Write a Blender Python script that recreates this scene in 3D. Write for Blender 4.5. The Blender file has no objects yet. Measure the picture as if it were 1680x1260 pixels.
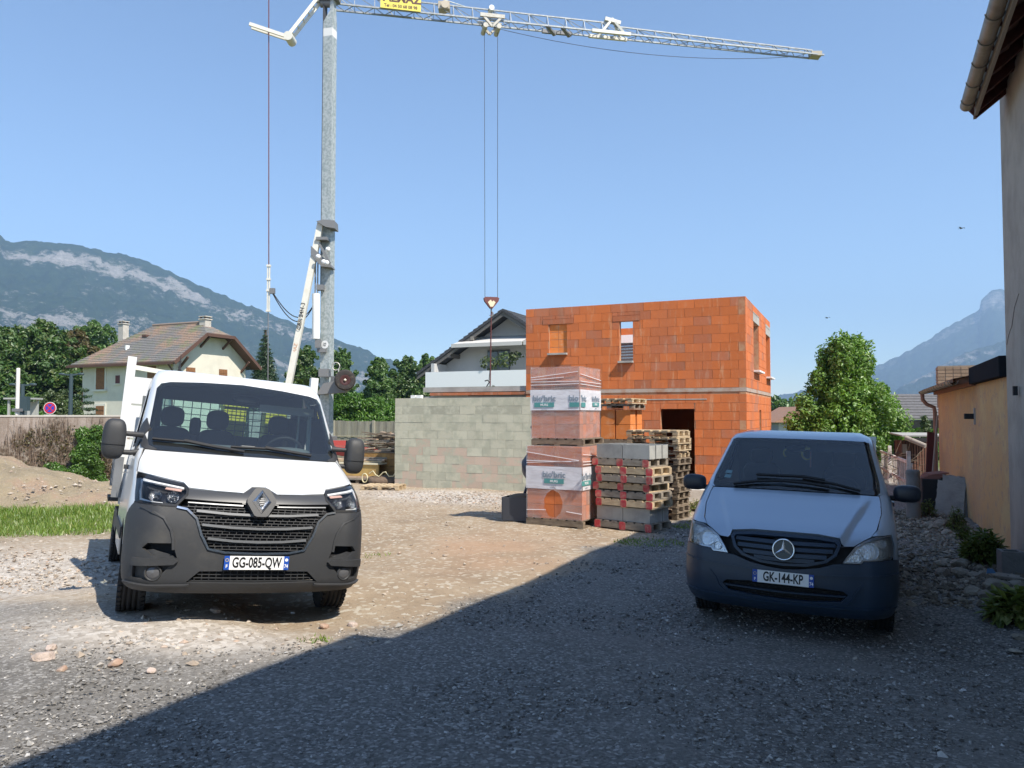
import bpy, bmesh, math, random
import numpy as np
from mathutils import Vector, Matrix, Euler
from mathutils.geometry import delaunay_2d_cdt

random.seed(7)
RNG = np.random.default_rng(11)
SC = bpy.context.scene
COL = SC.collection
rad = math.radians

# ------------------------------------------------------------------ camera
EYE = 1.75
F_PX, CX, CY = 1262.0, 840.0, 630.0
PITCH = math.atan(50 / F_PX)
cam_data = bpy.data.cameras.new("camera")
cam_data.sensor_width = 36.0
cam_data.lens = 36.0 * F_PX / 1680.0
cam_data.clip_start = 0.05
cam_data.clip_end = 30000
cam = bpy.data.objects.new("camera", cam_data)
cam.location = (0, 0, EYE)
cam.rotation_euler = (rad(90) + PITCH, 0, 0)
COL.objects.link(cam)
SC.camera = cam

# ------------------------------------------------------------------ sky, sun, exposure
SUN = Vector((0.58, -0.60, 1.0)).normalized()          # direction to the sun
SUN_EL = math.asin(SUN.z)
SUN_AZ = math.atan2(SUN.x, SUN.y)
world = bpy.data.worlds.new("World")
SC.world = world
world.use_nodes = True
wn = world.node_tree.nodes
wl = world.node_tree.links
for n in list(wn):
    wn.remove(n)
sky = wn.new("ShaderNodeTexSky")
sky.sky_type = 'NISHITA'
sky.sun_disc = False
sky.sun_elevation = SUN_EL
sky.sun_rotation = SUN_AZ
sky.altitude = 450
sky.air_density = 1.0
sky.dust_density = 0.1
sky.ozone_density = 5.6
bg = wn.new("ShaderNodeBackground")
bg.inputs[1].default_value = 0.12
wo = wn.new("ShaderNodeOutputWorld")
wl.new(sky.outputs[0], bg.inputs[0])
wl.new(bg.outputs[0], wo.inputs[0])
sun_data = bpy.data.lights.new("sun", 'SUN')
sun_data.energy = 4.2
sun_data.angle = rad(0.53)
sun_data.color = (1.0, 0.98, 0.945)
sun = bpy.data.objects.new("sun", sun_data)
sun.rotation_euler = SUN.to_track_quat('Z', 'Y').to_euler()
sun.location = (20, -20, 40)
COL.objects.link(sun)
SC.view_settings.view_transform = 'Standard'
SC.view_settings.look = 'None'
SC.view_settings.exposure = 0.95
SC.view_settings.gamma = 1.0
SC.view_settings.use_curve_mapping = False
SC.view_settings.use_white_balance = True
SC.view_settings.white_balance_temperature = 7100
SC.render.engine = 'CYCLES'
SC.cycles.use_denoising = True
SC.cycles.max_bounces = 8
SC.cycles.transparent_max_bounces = 24
SC.cycles.volume_bounces = 0
SC.cycles.sample_clamp_indirect = 4.0


# ------------------------------------------------------------------ where a pixel ray meets a depth or a wall
def ray(px, py):
    u = (px - CX) / F_PX
    v = (CY - py) / F_PX
    return Vector((u, math.cos(PITCH) - v * math.sin(PITCH), math.sin(PITCH) + v * math.cos(PITCH)))


def at(px, py, depth):
    d = ray(px, py)
    return Vector((0, 0, EYE)) + d * (depth / d.y)


def on_wall(px, py, p0, u):
    """distance along direction u from p0 and height z where the view ray meets the vertical wall."""
    d = ray(px, py)
    # p0 + s*u = t*d  (xy)
    det = u[0] * (-d.y) + d.x * u[1]
    s = (-p0[0] * (-d.y) + (-d.x) * p0[1]) / det
    t = (u[0] * (-p0[1]) + p0[0] * u[1]) / det * -1
    t = abs(t)
    return s, EYE + t * d.z


ANG = rad(24.1)                                          # the plots of this street share one direction
U = Vector((math.cos(ANG), -math.sin(ANG), 0))
V = Vector((math.sin(ANG), math.cos(ANG), 0))


# ------------------------------------------------------------------ objects
def prop(o, label=None, cat=None, group=None, kind=None):
    if label:
        o["label"] = label
    if cat:
        o["category"] = cat
    if group:
        o["group"] = group
    if kind:
        o["kind"] = kind
    return o


def empty(name, loc=(0, 0, 0), rotz=0.0, label=None, cat=None, group=None, rot=None, parent=None):
    o = bpy.data.objects.new(name, None)
    o.empty_display_size = 0.2
    o.location = loc
    if rot is not None:
        o.rotation_mode = rot.order
        o.rotation_euler = rot
    else:
        o.rotation_euler = (0, 0, rotz)
    o.parent = parent
    COL.objects.link(o)
    return prop(o, label, cat, group)


def add(name, me, m=None, parent=None, loc=None, rot=None, **kw):
    o = bpy.data.objects.new(name, me)
    if m is not None and isinstance(me, bpy.types.Mesh) and not me.materials:
        me.materials.append(m)
    if parent is not None:
        o.parent = parent
    if loc is not None:
        o.location = loc
    if rot is not None:
        o.rotation_euler = rot
    COL.objects.link(o)
    return prop(o, **kw)


def copy_tree(o, parent=None):
    c = o.copy()
    COL.objects.link(c)
    c.parent = parent
    for ch in list(o.children):
        copy_tree(ch, c)
    return c


class MB:
    """collects boxes, tubes and lathes into one mesh"""

    def __init__(s):
        s.v = []
        s.f = []
        s.sm = []

    def add(s, vs, fs, M=None, smooth=False):
        b = len(s.v)
        if M is not None:
            vs = [M @ Vector(p) for p in vs]
        s.v.extend([tuple(p) for p in vs])
        s.f.extend([tuple(i + b for i in f) for f in fs])
        s.sm.extend([smooth] * len(fs))
        return s

    def box(s, c, d, M=None):
        x, y, z = d[0] / 2, d[1] / 2, d[2] / 2
        vs = [(c[0] + a * x, c[1] + b * y, c[2] + e * z) for a in (-1, 1) for b in (-1, 1) for e in (-1, 1)]
        fs = [(0, 1, 3, 2), (4, 6, 7, 5), (0, 4, 5, 1), (2, 3, 7, 6), (0, 2, 6, 4), (1, 5, 7, 3)]
        return s.add(vs, fs, M)

    def bar(s, p0, p1, w, h, up=(0, 0, 1), M=None):
        p0, p1 = Vector(p0), Vector(p1)
        d = (p1 - p0).normalized()
        up = Vector(up)
        if abs(d.dot(up)) > .98:
            up = Vector((0, 1, 0))
        r = d.cross(up).normalized()
        q = r.cross(d)
        vs = []
        for p in (p0, p1):
            for a, b in ((-1, -1), (1, -1), (1, 1), (-1, 1)):
                vs.append(p + r * a * w / 2 + q * b * h / 2)
        return s.add(vs, [(0, 1, 2, 3), (7, 6, 5, 4), (0, 4, 5, 1), (1, 5, 6, 2), (2, 6, 7, 3), (3, 7, 4, 0)], M)

    def tube(s, pts, r, n=8, M=None, caps=True):
        pts = [Vector(p) for p in pts]
        rs = r if isinstance(r, (list, tuple)) else [r] * len(pts)
        vs = []
        ref = None
        for i, p in enumerate(pts):
            d = (pts[min(i + 1, len(pts) - 1)] - pts[max(i - 1, 0)]).normalized()
            if ref is None:
                ref = Vector((0, 0, 1)) if abs(d.z) < .9 else Vector((1, 0, 0))
            a = d.cross(ref).normalized()
            b = a.cross(d).normalized()
            ref = b
            for k in range(n):
                t = 2 * math.pi * k / n
                vs.append(p + (a * math.cos(t) + b * math.sin(t)) * rs[i])
        fs = []
        for i in range(len(pts) - 1):
            for k in range(n):
                k2 = (k + 1) % n
                fs.append((i * n + k2, i * n + k, (i + 1) * n + k, (i + 1) * n + k2))
        s.add(vs, fs, M, True)
        if caps:
            s.add(vs[:n], [tuple(range(n))], M)
            s.add(vs[-n:], [tuple(range(n - 1, -1, -1))], M)
        return s

    def lathe(s, prof, n=24, M=None, smooth=True):
        """profile [(r, z)] about z"""
        vs, fs = [], []
        for r, z in prof:
            for k in range(n):
                t = 2 * math.pi * k / n
                vs.append((r * math.cos(t), r * math.sin(t), z))
        for i in range(len(prof) - 1):
            for k in range(n):
                k2 = (k + 1) % n
                fs.append((i * n + k, i * n + k2, (i + 1) * n + k2, (i + 1) * n + k))
        return s.add(vs, fs, M, smooth)

    def prism(s, poly, y0, y1, M=None):
        """polygon [(x, z)] counter-clockwise seen from -y, pushed from y0 to y1"""
        n = len(poly)
        vs = [(x, y0, z) for x, z in poly] + [(x, y1, z) for x, z in poly]
        fs = [tuple(range(n)), tuple(range(2 * n - 1, n - 1, -1))]
        for i in range(n):
            j = (i + 1) % n
            fs.append((j, i, n + i, n + j))
        return s.add(vs, fs, M)

    def ellipsoid(s, c, r, e=2.0, nu=20, nv=12, M=None):
        """superellipsoid"""
        def pw(a):
            return math.copysign(abs(a) ** (2 / e), a)
        vs, fs = [], []
        for j in range(nv + 1):
            ph = -math.pi / 2 + math.pi * j / nv
            for i in range(nu):
                th = 2 * math.pi * i / nu
                vs.append((c[0] + r[0] * pw(math.cos(ph)) * pw(math.cos(th)), c[1] + r[1] * pw(math.cos(ph)) * pw(math.sin(th)), c[2] + r[2] * pw(math.sin(ph))))
        for j in range(nv):
            for i in range(nu):
                i2 = (i + 1) % nu
                fs.append((j * nu + i, j * nu + i2, (j + 1) * nu + i2, (j + 1) * nu + i))
        return s.add(vs, fs, M, True)

    def mesh(s, name="m", m=None, sharp=None):
        me = bpy.data.meshes.new(name)
        me.from_pydata(s.v, [], s.f)
        me.polygons.foreach_set("use_smooth", s.sm)
        if m is not None:
            me.materials.append(m)
        me.update()
        if sharp:
            me.set_sharp_from_angle(angle=rad(sharp))
        return me

    def build(s, name, m, parent=None, loc=None, rot=None, sharp=None, **kw):
        return add(name, s.mesh(name, m, sharp), None, parent, loc, rot, **kw)


_boxes = {}


def box_mesh(dx, dy, dz, m, bev=0.0):
    k = (round(dx, 3), round(dy, 3), round(dz, 3), m.name, bev)
    if k not in _boxes:
        if bev:
            bm = bmesh.new()
            bmesh.ops.create_cube(bm, size=1)
            bmesh.ops.scale(bm, vec=(dx, dy, dz), verts=bm.verts)
            bmesh.ops.bevel(bm, geom=list(bm.edges), offset=bev, segments=1, affect='EDGES')
            me = bpy.data.meshes.new("block")
            bm.to_mesh(me)
            bm.free()
            me.materials.append(m)
        else:
            me = MB().box((0, 0, 0), (dx, dy, dz)).mesh("block", m)
        _boxes[k] = me
    return _boxes[k]


def box(name, c, d, m, parent=None, rot=None, bev=0.0, **kw):
    return add(name, box_mesh(d[0], d[1], d[2], m, bev), None, parent, c, rot, **kw)


def np_mesh(name, verts, faces, m, smooth=False):
    """verts (n,3), faces (k,3 or 4) arrays"""
    me = bpy.data.meshes.new(name)
    nv, nf, k = len(verts), len(faces), faces.shape[1]
    me.vertices.add(nv)
    me.vertices.foreach_set("co", np.asarray(verts, np.float32).ravel())
    me.loops.add(nf * k)
    me.loops.foreach_set("vertex_index", np.asarray(faces, np.int32).ravel())
    me.polygons.add(nf)
    me.polygons.foreach_set("loop_start", np.arange(nf, dtype=np.int32) * k)
    me.polygons.foreach_set("use_smooth", np.full(nf, smooth))
    me.materials.append(m)
    me.update(calc_edges=True)
    return me


def attr(me, name, vals):
    a = me.attributes.new(name, 'FLOAT', 'POINT')
    a.data.foreach_set("value", np.asarray(vals, np.float32).ravel())


# ------------------------------------------------------------------ materials
class NT:
    def __init__(s, name):
        s.m = bpy.data.materials.new(name)
        s.m.use_nodes = True
        s.t = s.m.node_tree
        s.b = s.t.nodes["Principled BSDF"]
        s.out = s.t.nodes["Material Output"]

    def n(s, kind, **inp):
        nd = s.t.nodes.new("ShaderNode" + kind)
        for k, v in inp.items():
            if hasattr(nd, k):
                setattr(nd, k, v)
        return nd

    def l(s, a, b):
        s.t.links.new(a, b)

    def pos(s, scale=(1, 1, 1)):
        g = s.n("NewGeometry")
        if scale == (1, 1, 1):
            return g.outputs["Position"]
        mp = s.n("Mapping")
        mp.inputs["Scale"].default_value = scale
        s.l(g.outputs["Position"], mp.inputs["Vector"])
        return mp.outputs[0]

    def objc(s, scale=(1, 1, 1)):
        g = s.n("TexCoord")
        mp = s.n("Mapping")
        mp.inputs["Scale"].default_value = scale
        s.l(g.outputs["Object"], mp.inputs["Vector"])
        return mp.outputs[0]

    def noise(s, vec, scale, detail=4, rough=.6):
        nd = s.n("TexNoise")
        nd.inputs["Scale"].default_value = scale
        nd.inputs["Detail"].default_value = detail
        nd.inputs["Roughness"].default_value = rough
        s.l(vec, nd.inputs["Vector"])
        return nd.outputs["Fac"]

    def ramp(s, fac, stops):
        r = s.n("ValToRGB")
        el = r.color_ramp.elements
        while len(el) < len(stops):
            el.new(0.5)
        for e, (p, c) in zip(el, stops):
            e.position = p
            e.color = (*c, 1) if len(c) == 3 else c
        s.l(fac, r.inputs[0])
        return r.outputs[0]

    def mix(s, fac, a, b, mode='MIX'):
        m = s.n("Mix", data_type='RGBA', blend_type=mode)
        for sock, v in ((m.inputs[0], fac), (m.inputs[6], a), (m.inputs[7], b)):
            if isinstance(v, bpy.types.NodeSocket):
                s.l(v, sock)
            elif isinstance(v, (int, float)):
                sock.default_value = v
            else:
                sock.default_value = (*v, 1)
        return m.outputs[2]

    def math(s, op, a, b=0.0):
        m = s.n("Math", operation=op)
        for sock, v in ((m.inputs[0], a), (m.inputs[1], b)):
            if isinstance(v, bpy.types.NodeSocket):
                s.l(v, sock)
            else:
                sock.default_value = v
        return m.outputs[0]

    def at(s, name):
        a = s.n("Attribute")
        a.attribute_name = name
        return a.outputs["Fac"]

    def smooth(s, v, lo, hi):
        m = s.n("MapRange", interpolation_type='SMOOTHSTEP')
        m.inputs[1].default_value = lo
        m.inputs[2].default_value = hi
        s.l(v, m.inputs[0])
        return m.outputs[0]

    def bump(s, h, dist=.01, strength=1.0):
        b = s.n("Bump")
        b.inputs["Strength"].default_value = strength
        b.inputs["Distance"].default_value = dist
        s.l(h, b.inputs["Height"])
        s.l(b.outputs[0], s.b.inputs["Normal"])


def mat(name, col, rough=.6, metal=0.0, var=None, bump=None, rnd=None, coat=0.0, spec=.5, space='pos', stretch=(1, 1, 1)):
    """var=(scale, second colour, low, high); bump=(scale, distance); rnd=value spread per object"""
    t = NT(name)
    vec = t.pos(stretch) if space == 'pos' else t.objc(stretch)
    t.b.inputs["Roughness"].default_value = rough
    t.b.inputs["Metallic"].default_value = metal
    t.b.inputs["Coat Weight"].default_value = coat
    t.b.inputs["Coat Roughness"].default_value = .05
    t.b.inputs["Specular IOR Level"].default_value = spec
    c = None
    if var:
        sc, c2, lo, hi = var
        c = t.mix(t.smooth(t.noise(vec, sc, 6, .65), lo, hi), col, c2)
    if rnd:
        oi = t.n("ObjectInfo")
        v = t.math('MULTIPLY_ADD', oi.outputs["Random"], 2 * rnd)
        v.node.inputs[2].default_value = 1 - rnd
        h = t.n("HueSaturation")
        if c is None:
            h.inputs["Color"].default_value = (*col, 1)
        else:
            t.l(c, h.inputs["Color"])
        t.l(v, h.inputs["Value"])
        c = h.outputs[0]
    if c is None:
        t.b.inputs["Base Color"].default_value = (*col, 1)
    else:
        t.l(c, t.b.inputs["Base Color"])
    if bump:
        t.bump(t.noise(vec, bump[0], 5, .6), bump[1])
    return t.m


def glass(name, tint=(.55, .62, .63), ior=1.5, gloss=.03, dusty_sheen=0.0):
    t = NT(name)
    tr = t.n("BsdfTransparent")
    tr.inputs[0].default_value = (*tint, 1)
    gl = t.n("BsdfGlossy")
    gl.inputs["Roughness"].default_value = gloss
    fr = t.n("Fresnel")
    fr.inputs[0].default_value = ior
    mx = t.n("MixShader")
    t.l(fr.outputs[0], mx.inputs[0])
    t.l(tr.outputs[0], mx.inputs[1])
    t.l(gl.outputs[0], mx.inputs[2])
    if dusty_sheen:                                   # dusty film, also lightens the glass in place of sky reflection
        df = t.n("BsdfDiffuse")
        df.inputs[0].default_value = (.62, .64, .64, 1)
        m2 = t.n("MixShader")
        m2.inputs[0].default_value = dusty_sheen
        t.l(mx.outputs[0], m2.inputs[1])
        t.l(df.outputs[0], m2.inputs[2])
        mx = m2
    t.l(mx.outputs[0], t.out.inputs[0])
    return t.m


def leafmat(name, c1, c2, c3=None, trans=.35):
    """every leaf its own tint of green"""
    t = NT(name)
    g = t.n("NewGeometry")
    r = g.outputs["Random Per Island"]
    stops = [(0.0, c1), (0.75, c2), (1.0, c3 or c2)]
    c = t.ramp(r, stops)
    big = t.noise(t.pos(), .9, 3, .5)
    hs = t.n("HueSaturation")
    hs.inputs["Saturation"].default_value = 1.0
    t.l(c, hs.inputs["Color"])
    v = t.math('MULTIPLY_ADD', big, .9)
    v.node.inputs[2].default_value = .55
    t.l(v, hs.inputs["Value"])
    c = hs.outputs[0]
    df = t.n("BsdfDiffuse")
    tl = t.n("BsdfTranslucent")
    gl = t.n("BsdfGlossy")
    gl.inputs["Roughness"].default_value = .45
    gl.inputs[0].default_value = (.8, .85, .8, 1)
    t.l(c, df.inputs[0])
    t.l(t.mix(1.0, c, (1.15, 1.25, .6), 'MULTIPLY'), tl.inputs[0])
    m1 = t.n("MixShader")
    m1.inputs[0].default_value = trans
    t.l(df.outputs[0], m1.inputs[1])
    t.l(tl.outputs[0], m1.inputs[2])
    m2 = t.n("MixShader")
    m2.inputs[0].default_value = .05
    t.l(m1.outputs[0], m2.inputs[1])
    t.l(gl.outputs[0], m2.inputs[2])
    t.l(m2.outputs[0], t.out.inputs[0])
    return t.m


FONTS = []


def text(name, body, size, m, parent, loc, rot=(rad(90), 0, 0), ax='CENTER', depth=.001, bold=0.0, sx=1.0, space=1.0):
    c = bpy.data.curves.new(name, 'FONT')
    c.body = body
    c.size = size
    c.align_x = ax
    c.align_y = 'CENTER'
    c.extrude = depth
    c.offset = bold
    c.space_character = space
    c.resolution_u = 4
    c.materials.append(m)
    o = bpy.data.objects.new(name, c)
    o.location = loc
    o.rotation_euler = rot
    o.scale = (sx, 1, 1)
    o.parent = parent
    COL.objects.link(o)
    FONTS.append(o)
    return o

# ------------------------------------------------------------------ the lie of the land
ANCH = np.array([
    (0, 0, 0), (-3, 3, .02), (3, 3, -.06), (0, 5, -.05), (-5, 5, .05), (5, 5, -.15), (-3.325, 6.753, .052), (-1.795, 7.565, -.114),
    (-5.064, 9.99, -.133), (-3.535, 10.803, -.299), (2.035, 8.047, -.248), (3.489, 7.381, -.284), (3.363, 10.957, -.324), (4.818, 10.292, -.359),
    (1, 14.4, -.28), (2.1, 13.5, -.28), (3.1, 14.7, -.28), (.1, 10.5, -.2), (-3.6, 23.7, -.45), (.4, 21.9, -.43), (-1.5, 18, -.40), (7, 10.9, -.2),
    (6.3, 8.5, -.15), (9, 16, -.25), (11, 20.5, -.25), (8, 22, -.35), (6.5, 21.5, -.4), (.4, 24.2, -.4), (-14, 22.5, -.3), (-9, 15, -.28), (-7, 9, -.05),
    (-11, 13, -.2), (-8, 32, -.4), (-5, 35, -.4), (-24, 30, -.4), (15, 30, -.4), (0, 45, -.4), (-30, 55, -.3), (20, 10, -.2), (-20, 8, 0), (3, -4, 0)], float)


def hnp(x, y):
    x = np.asarray(x, float)
    y = np.asarray(y, float)
    d2 = (x[..., None] - ANCH[:, 0]) ** 2 + (y[..., None] - ANCH[:, 1]) ** 2
    w = 1 / (d2 + .02) ** 1.9
    z = (w * ANCH[:, 2]).sum(-1) / w.sum(-1)
    far = np.clip((np.hypot(x, y) - 50) / 60, 0, 1)
    return z * (1 - far) - .4 * far


def h(x, y):
    return float(hnp(np.array([x]), np.array([y]))[0])


def vnoise(x, y, seed=0):
    """smooth value noise in numpy"""
    xi, yi = np.floor(x).astype(np.int64), np.floor(y).astype(np.int64)
    xf, yf = x - xi, y - yi

    def r(a, b):
        n = (a * 374761393 + b * 668265263 + seed * 974634777) & 0x7fffffff
        n = ((n ^ (n >> 13)) * 1274126177) & 0x7fffffff
        return ((n ^ (n >> 16)) & 0xffff) / 65535.0
    u, v = xf * xf * (3 - 2 * xf), yf * yf * (3 - 2 * yf)
    return (r(xi, yi) * (1 - u) + r(xi + 1, yi) * u) * (1 - v) + (r(xi, yi + 1) * (1 - u) + r(xi + 1, yi + 1) * u) * v


def fbm(x, y, oct=4, seed=0):
    s, a, t = 0, 1.0, 0
    for i in range(oct):
        s = s + a * vnoise(x * 2 ** i, y * 2 ** i, seed + i)
        t += a
        a *= .5
    return s / t


def seg_side(x, y, pts):
    """signed distance to a polyline, positive on its right-hand side (walking along it)"""
    best = np.full(np.shape(x), 1e9)
    sgn = np.ones(np.shape(x))
    for (x0, y0), (x1, y1) in zip(pts[:-1], pts[1:]):
        dx, dy = x1 - x0, y1 - y0
        t = np.clip(((x - x0) * dx + (y - y0) * dy) / (dx * dx + dy * dy), 0, 1)
        d = np.hypot(x - x0 - t * dx, y - y0 - t * dy)
        c = (dx * (y - y0) - dy * (x - x0))
        m = d < best - 1e-9
        best = np.where(m, d, best)
        sgn = np.where(m, np.where(c < 0, 1.0, -1.0), sgn)
    return best * sgn


GREY_EDGE = [(-40, 9), (-9, 7.9), (-4.9, 7.25), (-3.5, 6.6), (-2.4, 6.0), (-1.4, 6.2), (-.6, 7.2), (.5, 9.3), (1.4, 11.6), (2.6, 13.6), (4.4, 17), (6.8, 21), (14, 40)]


def zone_grey(x, y):
    d = seg_side(x, y, GREY_EDGE) + (fbm(x * 1.3, y * 1.3, 4, 3) - .5) * 1.1
    return np.clip(d / .5 + .5, 0, 1) * np.clip((34 - y) / 5, 0, 1)


def zone_white(x, y):
    a = np.exp(-(((x + 1.6) * .45 + (y - 20.6) * .0) ** 2 + ((y - 20.4 + .42 * (x + 1.6)) / 1.6) ** 2) * 1.2)
    b = np.exp(-(((x + 5.6) / 2.2) ** 2 + ((y - 9.0) / 1.7) ** 2))
    c = np.exp(-(((x + 2.75) / 1.0) ** 2 + ((y - 6.15) / .45) ** 2))
    n = fbm(x * 2.2, y * 2.2, 4, 9)
    return np.clip((a * 1.6 + b * 1.5 + c * 1.4) * (.60 + .9 * n), 0, 1)


def zone_red(x, y):
    a = np.exp(-(((x + .1) / 1.3) ** 2 + ((y - 11.3) / 1.7) ** 2))
    n = fbm(x * 1.2, y * 1.2, 4, 21)
    return np.clip(a * (n * 2.4 - .35), 0, 1)


def zone_green(x, y):
    # the strip of grass along the mound on the left
    d = np.exp(-(((x + 9.2) / 3.8) ** 4 + ((y - 14.7 - .10 * (x + 9)) / 2.3) ** 4))
    e = np.exp(-(((x + 9.0) / 1.6) ** 2 + ((y - 20.5) / 1.8) ** 2))
    far = np.maximum(np.clip((y - 27) / 6, 0, 1), np.clip((np.abs(x) - 24) / 6, 0, 1) * (y > 12))
    n = fbm(x * 1.7, y * 1.7, 4, 33)
    return np.clip(np.maximum(np.maximum(d, e), far) * (.45 + 1.1 * n), 0, 1)


def mound(x, y):
    """spoil heap beside the street wall"""
    rx, ry = (x + 14.2), (y - 18.6)
    r = np.sqrt((rx / 5.6) ** 2 + (ry / 2.7) ** 2)
    z = 1.28 * np.clip(1 - r, 0, 1) ** .85
    return z * (.82 + .36 * fbm(x * .9, y * .9, 4, 5))


def make_ground():
    def axis(lo, hi, step, far0, far1):
        c = list(np.arange(lo, hi, step))
        s, p, left = step, lo, []
        while p > far0:
            s *= 1.25
            p -= s
            left.append(p)
        s, p, right = step, c[-1], []
        while p < far1:
            s *= 1.25
            p += s
            right.append(p)
        return np.array(left[::-1] + c + right)
    xs = axis(-13, 12, .09, -5200, 5200)
    ys = axis(1.5, 26, .09, -300, 4500)
    X, Y = np.meshgrid(xs, ys)
    Z = hnp(X, Y)
    near = np.clip((45 - np.hypot(X, Y)) / 20, 0, 1)
    Z += near * ((fbm(X * .8, Y * .8, 3, 1) - .5) * .05 + (fbm(X * 4.5, Y * 4.5, 3, 2) - .5) * .028)
    nx, ny = len(xs), len(ys)
    i = np.arange(nx * ny).reshape(ny, nx)
    fa = np.stack([i[:-1, :-1], i[:-1, 1:], i[1:, 1:], i[1:, :-1]], -1).reshape(-1, 4)
    t = NT("site_ground")
    pos = t.pos()
    # fine dark road gravel
    vor = t.n("TexVoronoi")
    vor.inputs["Scale"].default_value = 52
    t.l(pos, vor.inputs["Vector"])
    vcol = t.n("SeparateColor")
    t.l(vor.outputs["Color"], vcol.inputs[0])
    chip = t.ramp(vcol.outputs[0], [(0, (.070, .064, .057)), (.45, (.165, .153, .138)), (.8, (.275, .258, .236)), (1, (.56, .535, .50))])
    fine = t.noise(pos, 160, 3, .7)
    grey = t.mix(.4, chip, t.ramp(fine, [(.3, (.082, .076, .068)), (.7, (.30, .281, .257))]))
    grey = t.mix(t.smooth(t.noise(pos, .5, 5, .6), .35, .7), grey, t.mix(.25, grey, (.19, .175, .15)))
    grey = t.mix(t.math('MULTIPLY', t.at("track"), .55), grey, (.235, .218, .195))
    # dry beige earth
    e1 = t.noise(pos, 1.1, 6, .65)
    earth = t.ramp(e1, [(.25, (.245, .182, .122)), (.5, (.355, .268, .182)), (.75, (.44, .352, .252))])
    earth = t.mix(t.smooth(t.noise(pos, 30, 4, .7), .52, .75), earth, (.20, .155, .10))
    vor2 = t.n("TexVoronoi")
    vor2.inputs["Scale"].default_value = 21
    t.l(pos, vor2.inputs["Vector"])
    v2 = t.n("SeparateColor")
    t.l(vor2.outputs["Color"], v2.inputs[0])
    earth = t.mix(t.smooth(v2.outputs[0], .80, .9), earth, (.50, .44, .35))
    # crushed pale rubble
    pale = t.ramp(v2.outputs[1], [(0, (.36, .315, .265)), (.5, (.50, .445, .385)), (1, (.64, .59, .53))])
    red = (.43, .275, .175)
    green = t.ramp(t.noise(pos, 9, 4, .7), [(.3, (.07, .105, .025)), (.7, (.16, .20, .05))])
    c = t.mix(t.at("grey"), earth, grey)
    c = t.mix(t.math('MULTIPLY', t.at("red"), .75), c, red)
    c = t.mix(t.at("white"), c, pale)
    c = t.mix(t.at("green"), c, green)
    t.l(c, t.b.inputs["Base Color"])
    t.b.inputs["Roughness"].default_value = .95
    t.b.inputs["Specular IOR Level"].default_value = .25
    hgt = t.math('ADD', t.math('MULTIPLY', vcol.outputs[1], .45), t.math('MULTIPLY', v2.outputs[2], .4))
    hgt = t.math('ADD', hgt, t.math('MULTIPLY', t.noise(pos, 45, 5, .75), .8))
    t.bump(hgt, .018, .9)
    me = np_mesh("ground", np.stack([X, Y, Z], -1).reshape(-1, 3), fa, t.m, True)
    attr(me, "grey", zone_grey(X, Y))
    attr(me, "white", zone_white(X, Y) * (1 - .0 * X))
    attr(me, "red", zone_red(X, Y) * (1 - zone_grey(X, Y)))
    tr = 0
    for off in (-.85, .85):
        cx = 1.0 + off + .10 * Y + .35 * np.sin(Y * .35)
        tr = tr + np.exp(-((X - cx) / .28) ** 2)
        cx = -2.6 + off * .9 + .55 * (Y - 6)
        tr = tr + .8 * np.exp(-((X - cx) / .25) ** 2) * np.clip((Y - 2) / 2, 0, 1) * (Y < 9)
    attr(me, "track", np.clip(tr * (fbm(X * 2, Y * 2, 4, 91) * 2 - .35), 0, 1))
    attr(me, "green", zone_green(X, Y))
    add("ground", me, kind="structure")

    # spoil heap
    xs, ys = np.arange(-21, -7.6, .11), np.arange(15.4, 21.9, .11)
    X, Y = np.meshgrid(xs, ys)
    Mz = mound(X, Y)
    Z = hnp(X, Y) + Mz - .06 + (fbm(X * 3, Y * 3, 5, 8) - .5) * .30 * np.clip(Mz * 4, 0, 1)
    i = np.arange(len(xs) * len(ys)).reshape(len(ys), len(xs))
    fa = np.stack([i[:-1, :-1], i[:-1, 1:], i[1:, 1:], i[1:, :-1]], -1).reshape(-1, 4)
    t = NT("spoil_earth")
    pos = t.pos()
    c = t.ramp(t.noise(pos, .9, 6, .7), [(.3, (.33, .265, .175)), (.5, (.44, .35, .23)), (.60, (.46, .32, .22)), (.75, (.52, .45, .34))])
    c = t.mix(t.smooth(t.noise(pos, 14, 5, .75), .55, .72), c, (.52, .46, .38))
    t.l(c, t.b.inputs["Base Color"])
    t.b.inputs["Roughness"].default_value = 1
    t.bump(t.noise(pos, 9, 8, .8), .12, 1)
    me = np_mesh("mound", np.stack([X, Y, Z], -1).reshape(-1, 3), fa, t.m, True)
    add("earth_mound", me, label="heap of dry beige earth and stones against the weathered street wall", cat="earth heap")
    return


make_ground()


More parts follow.
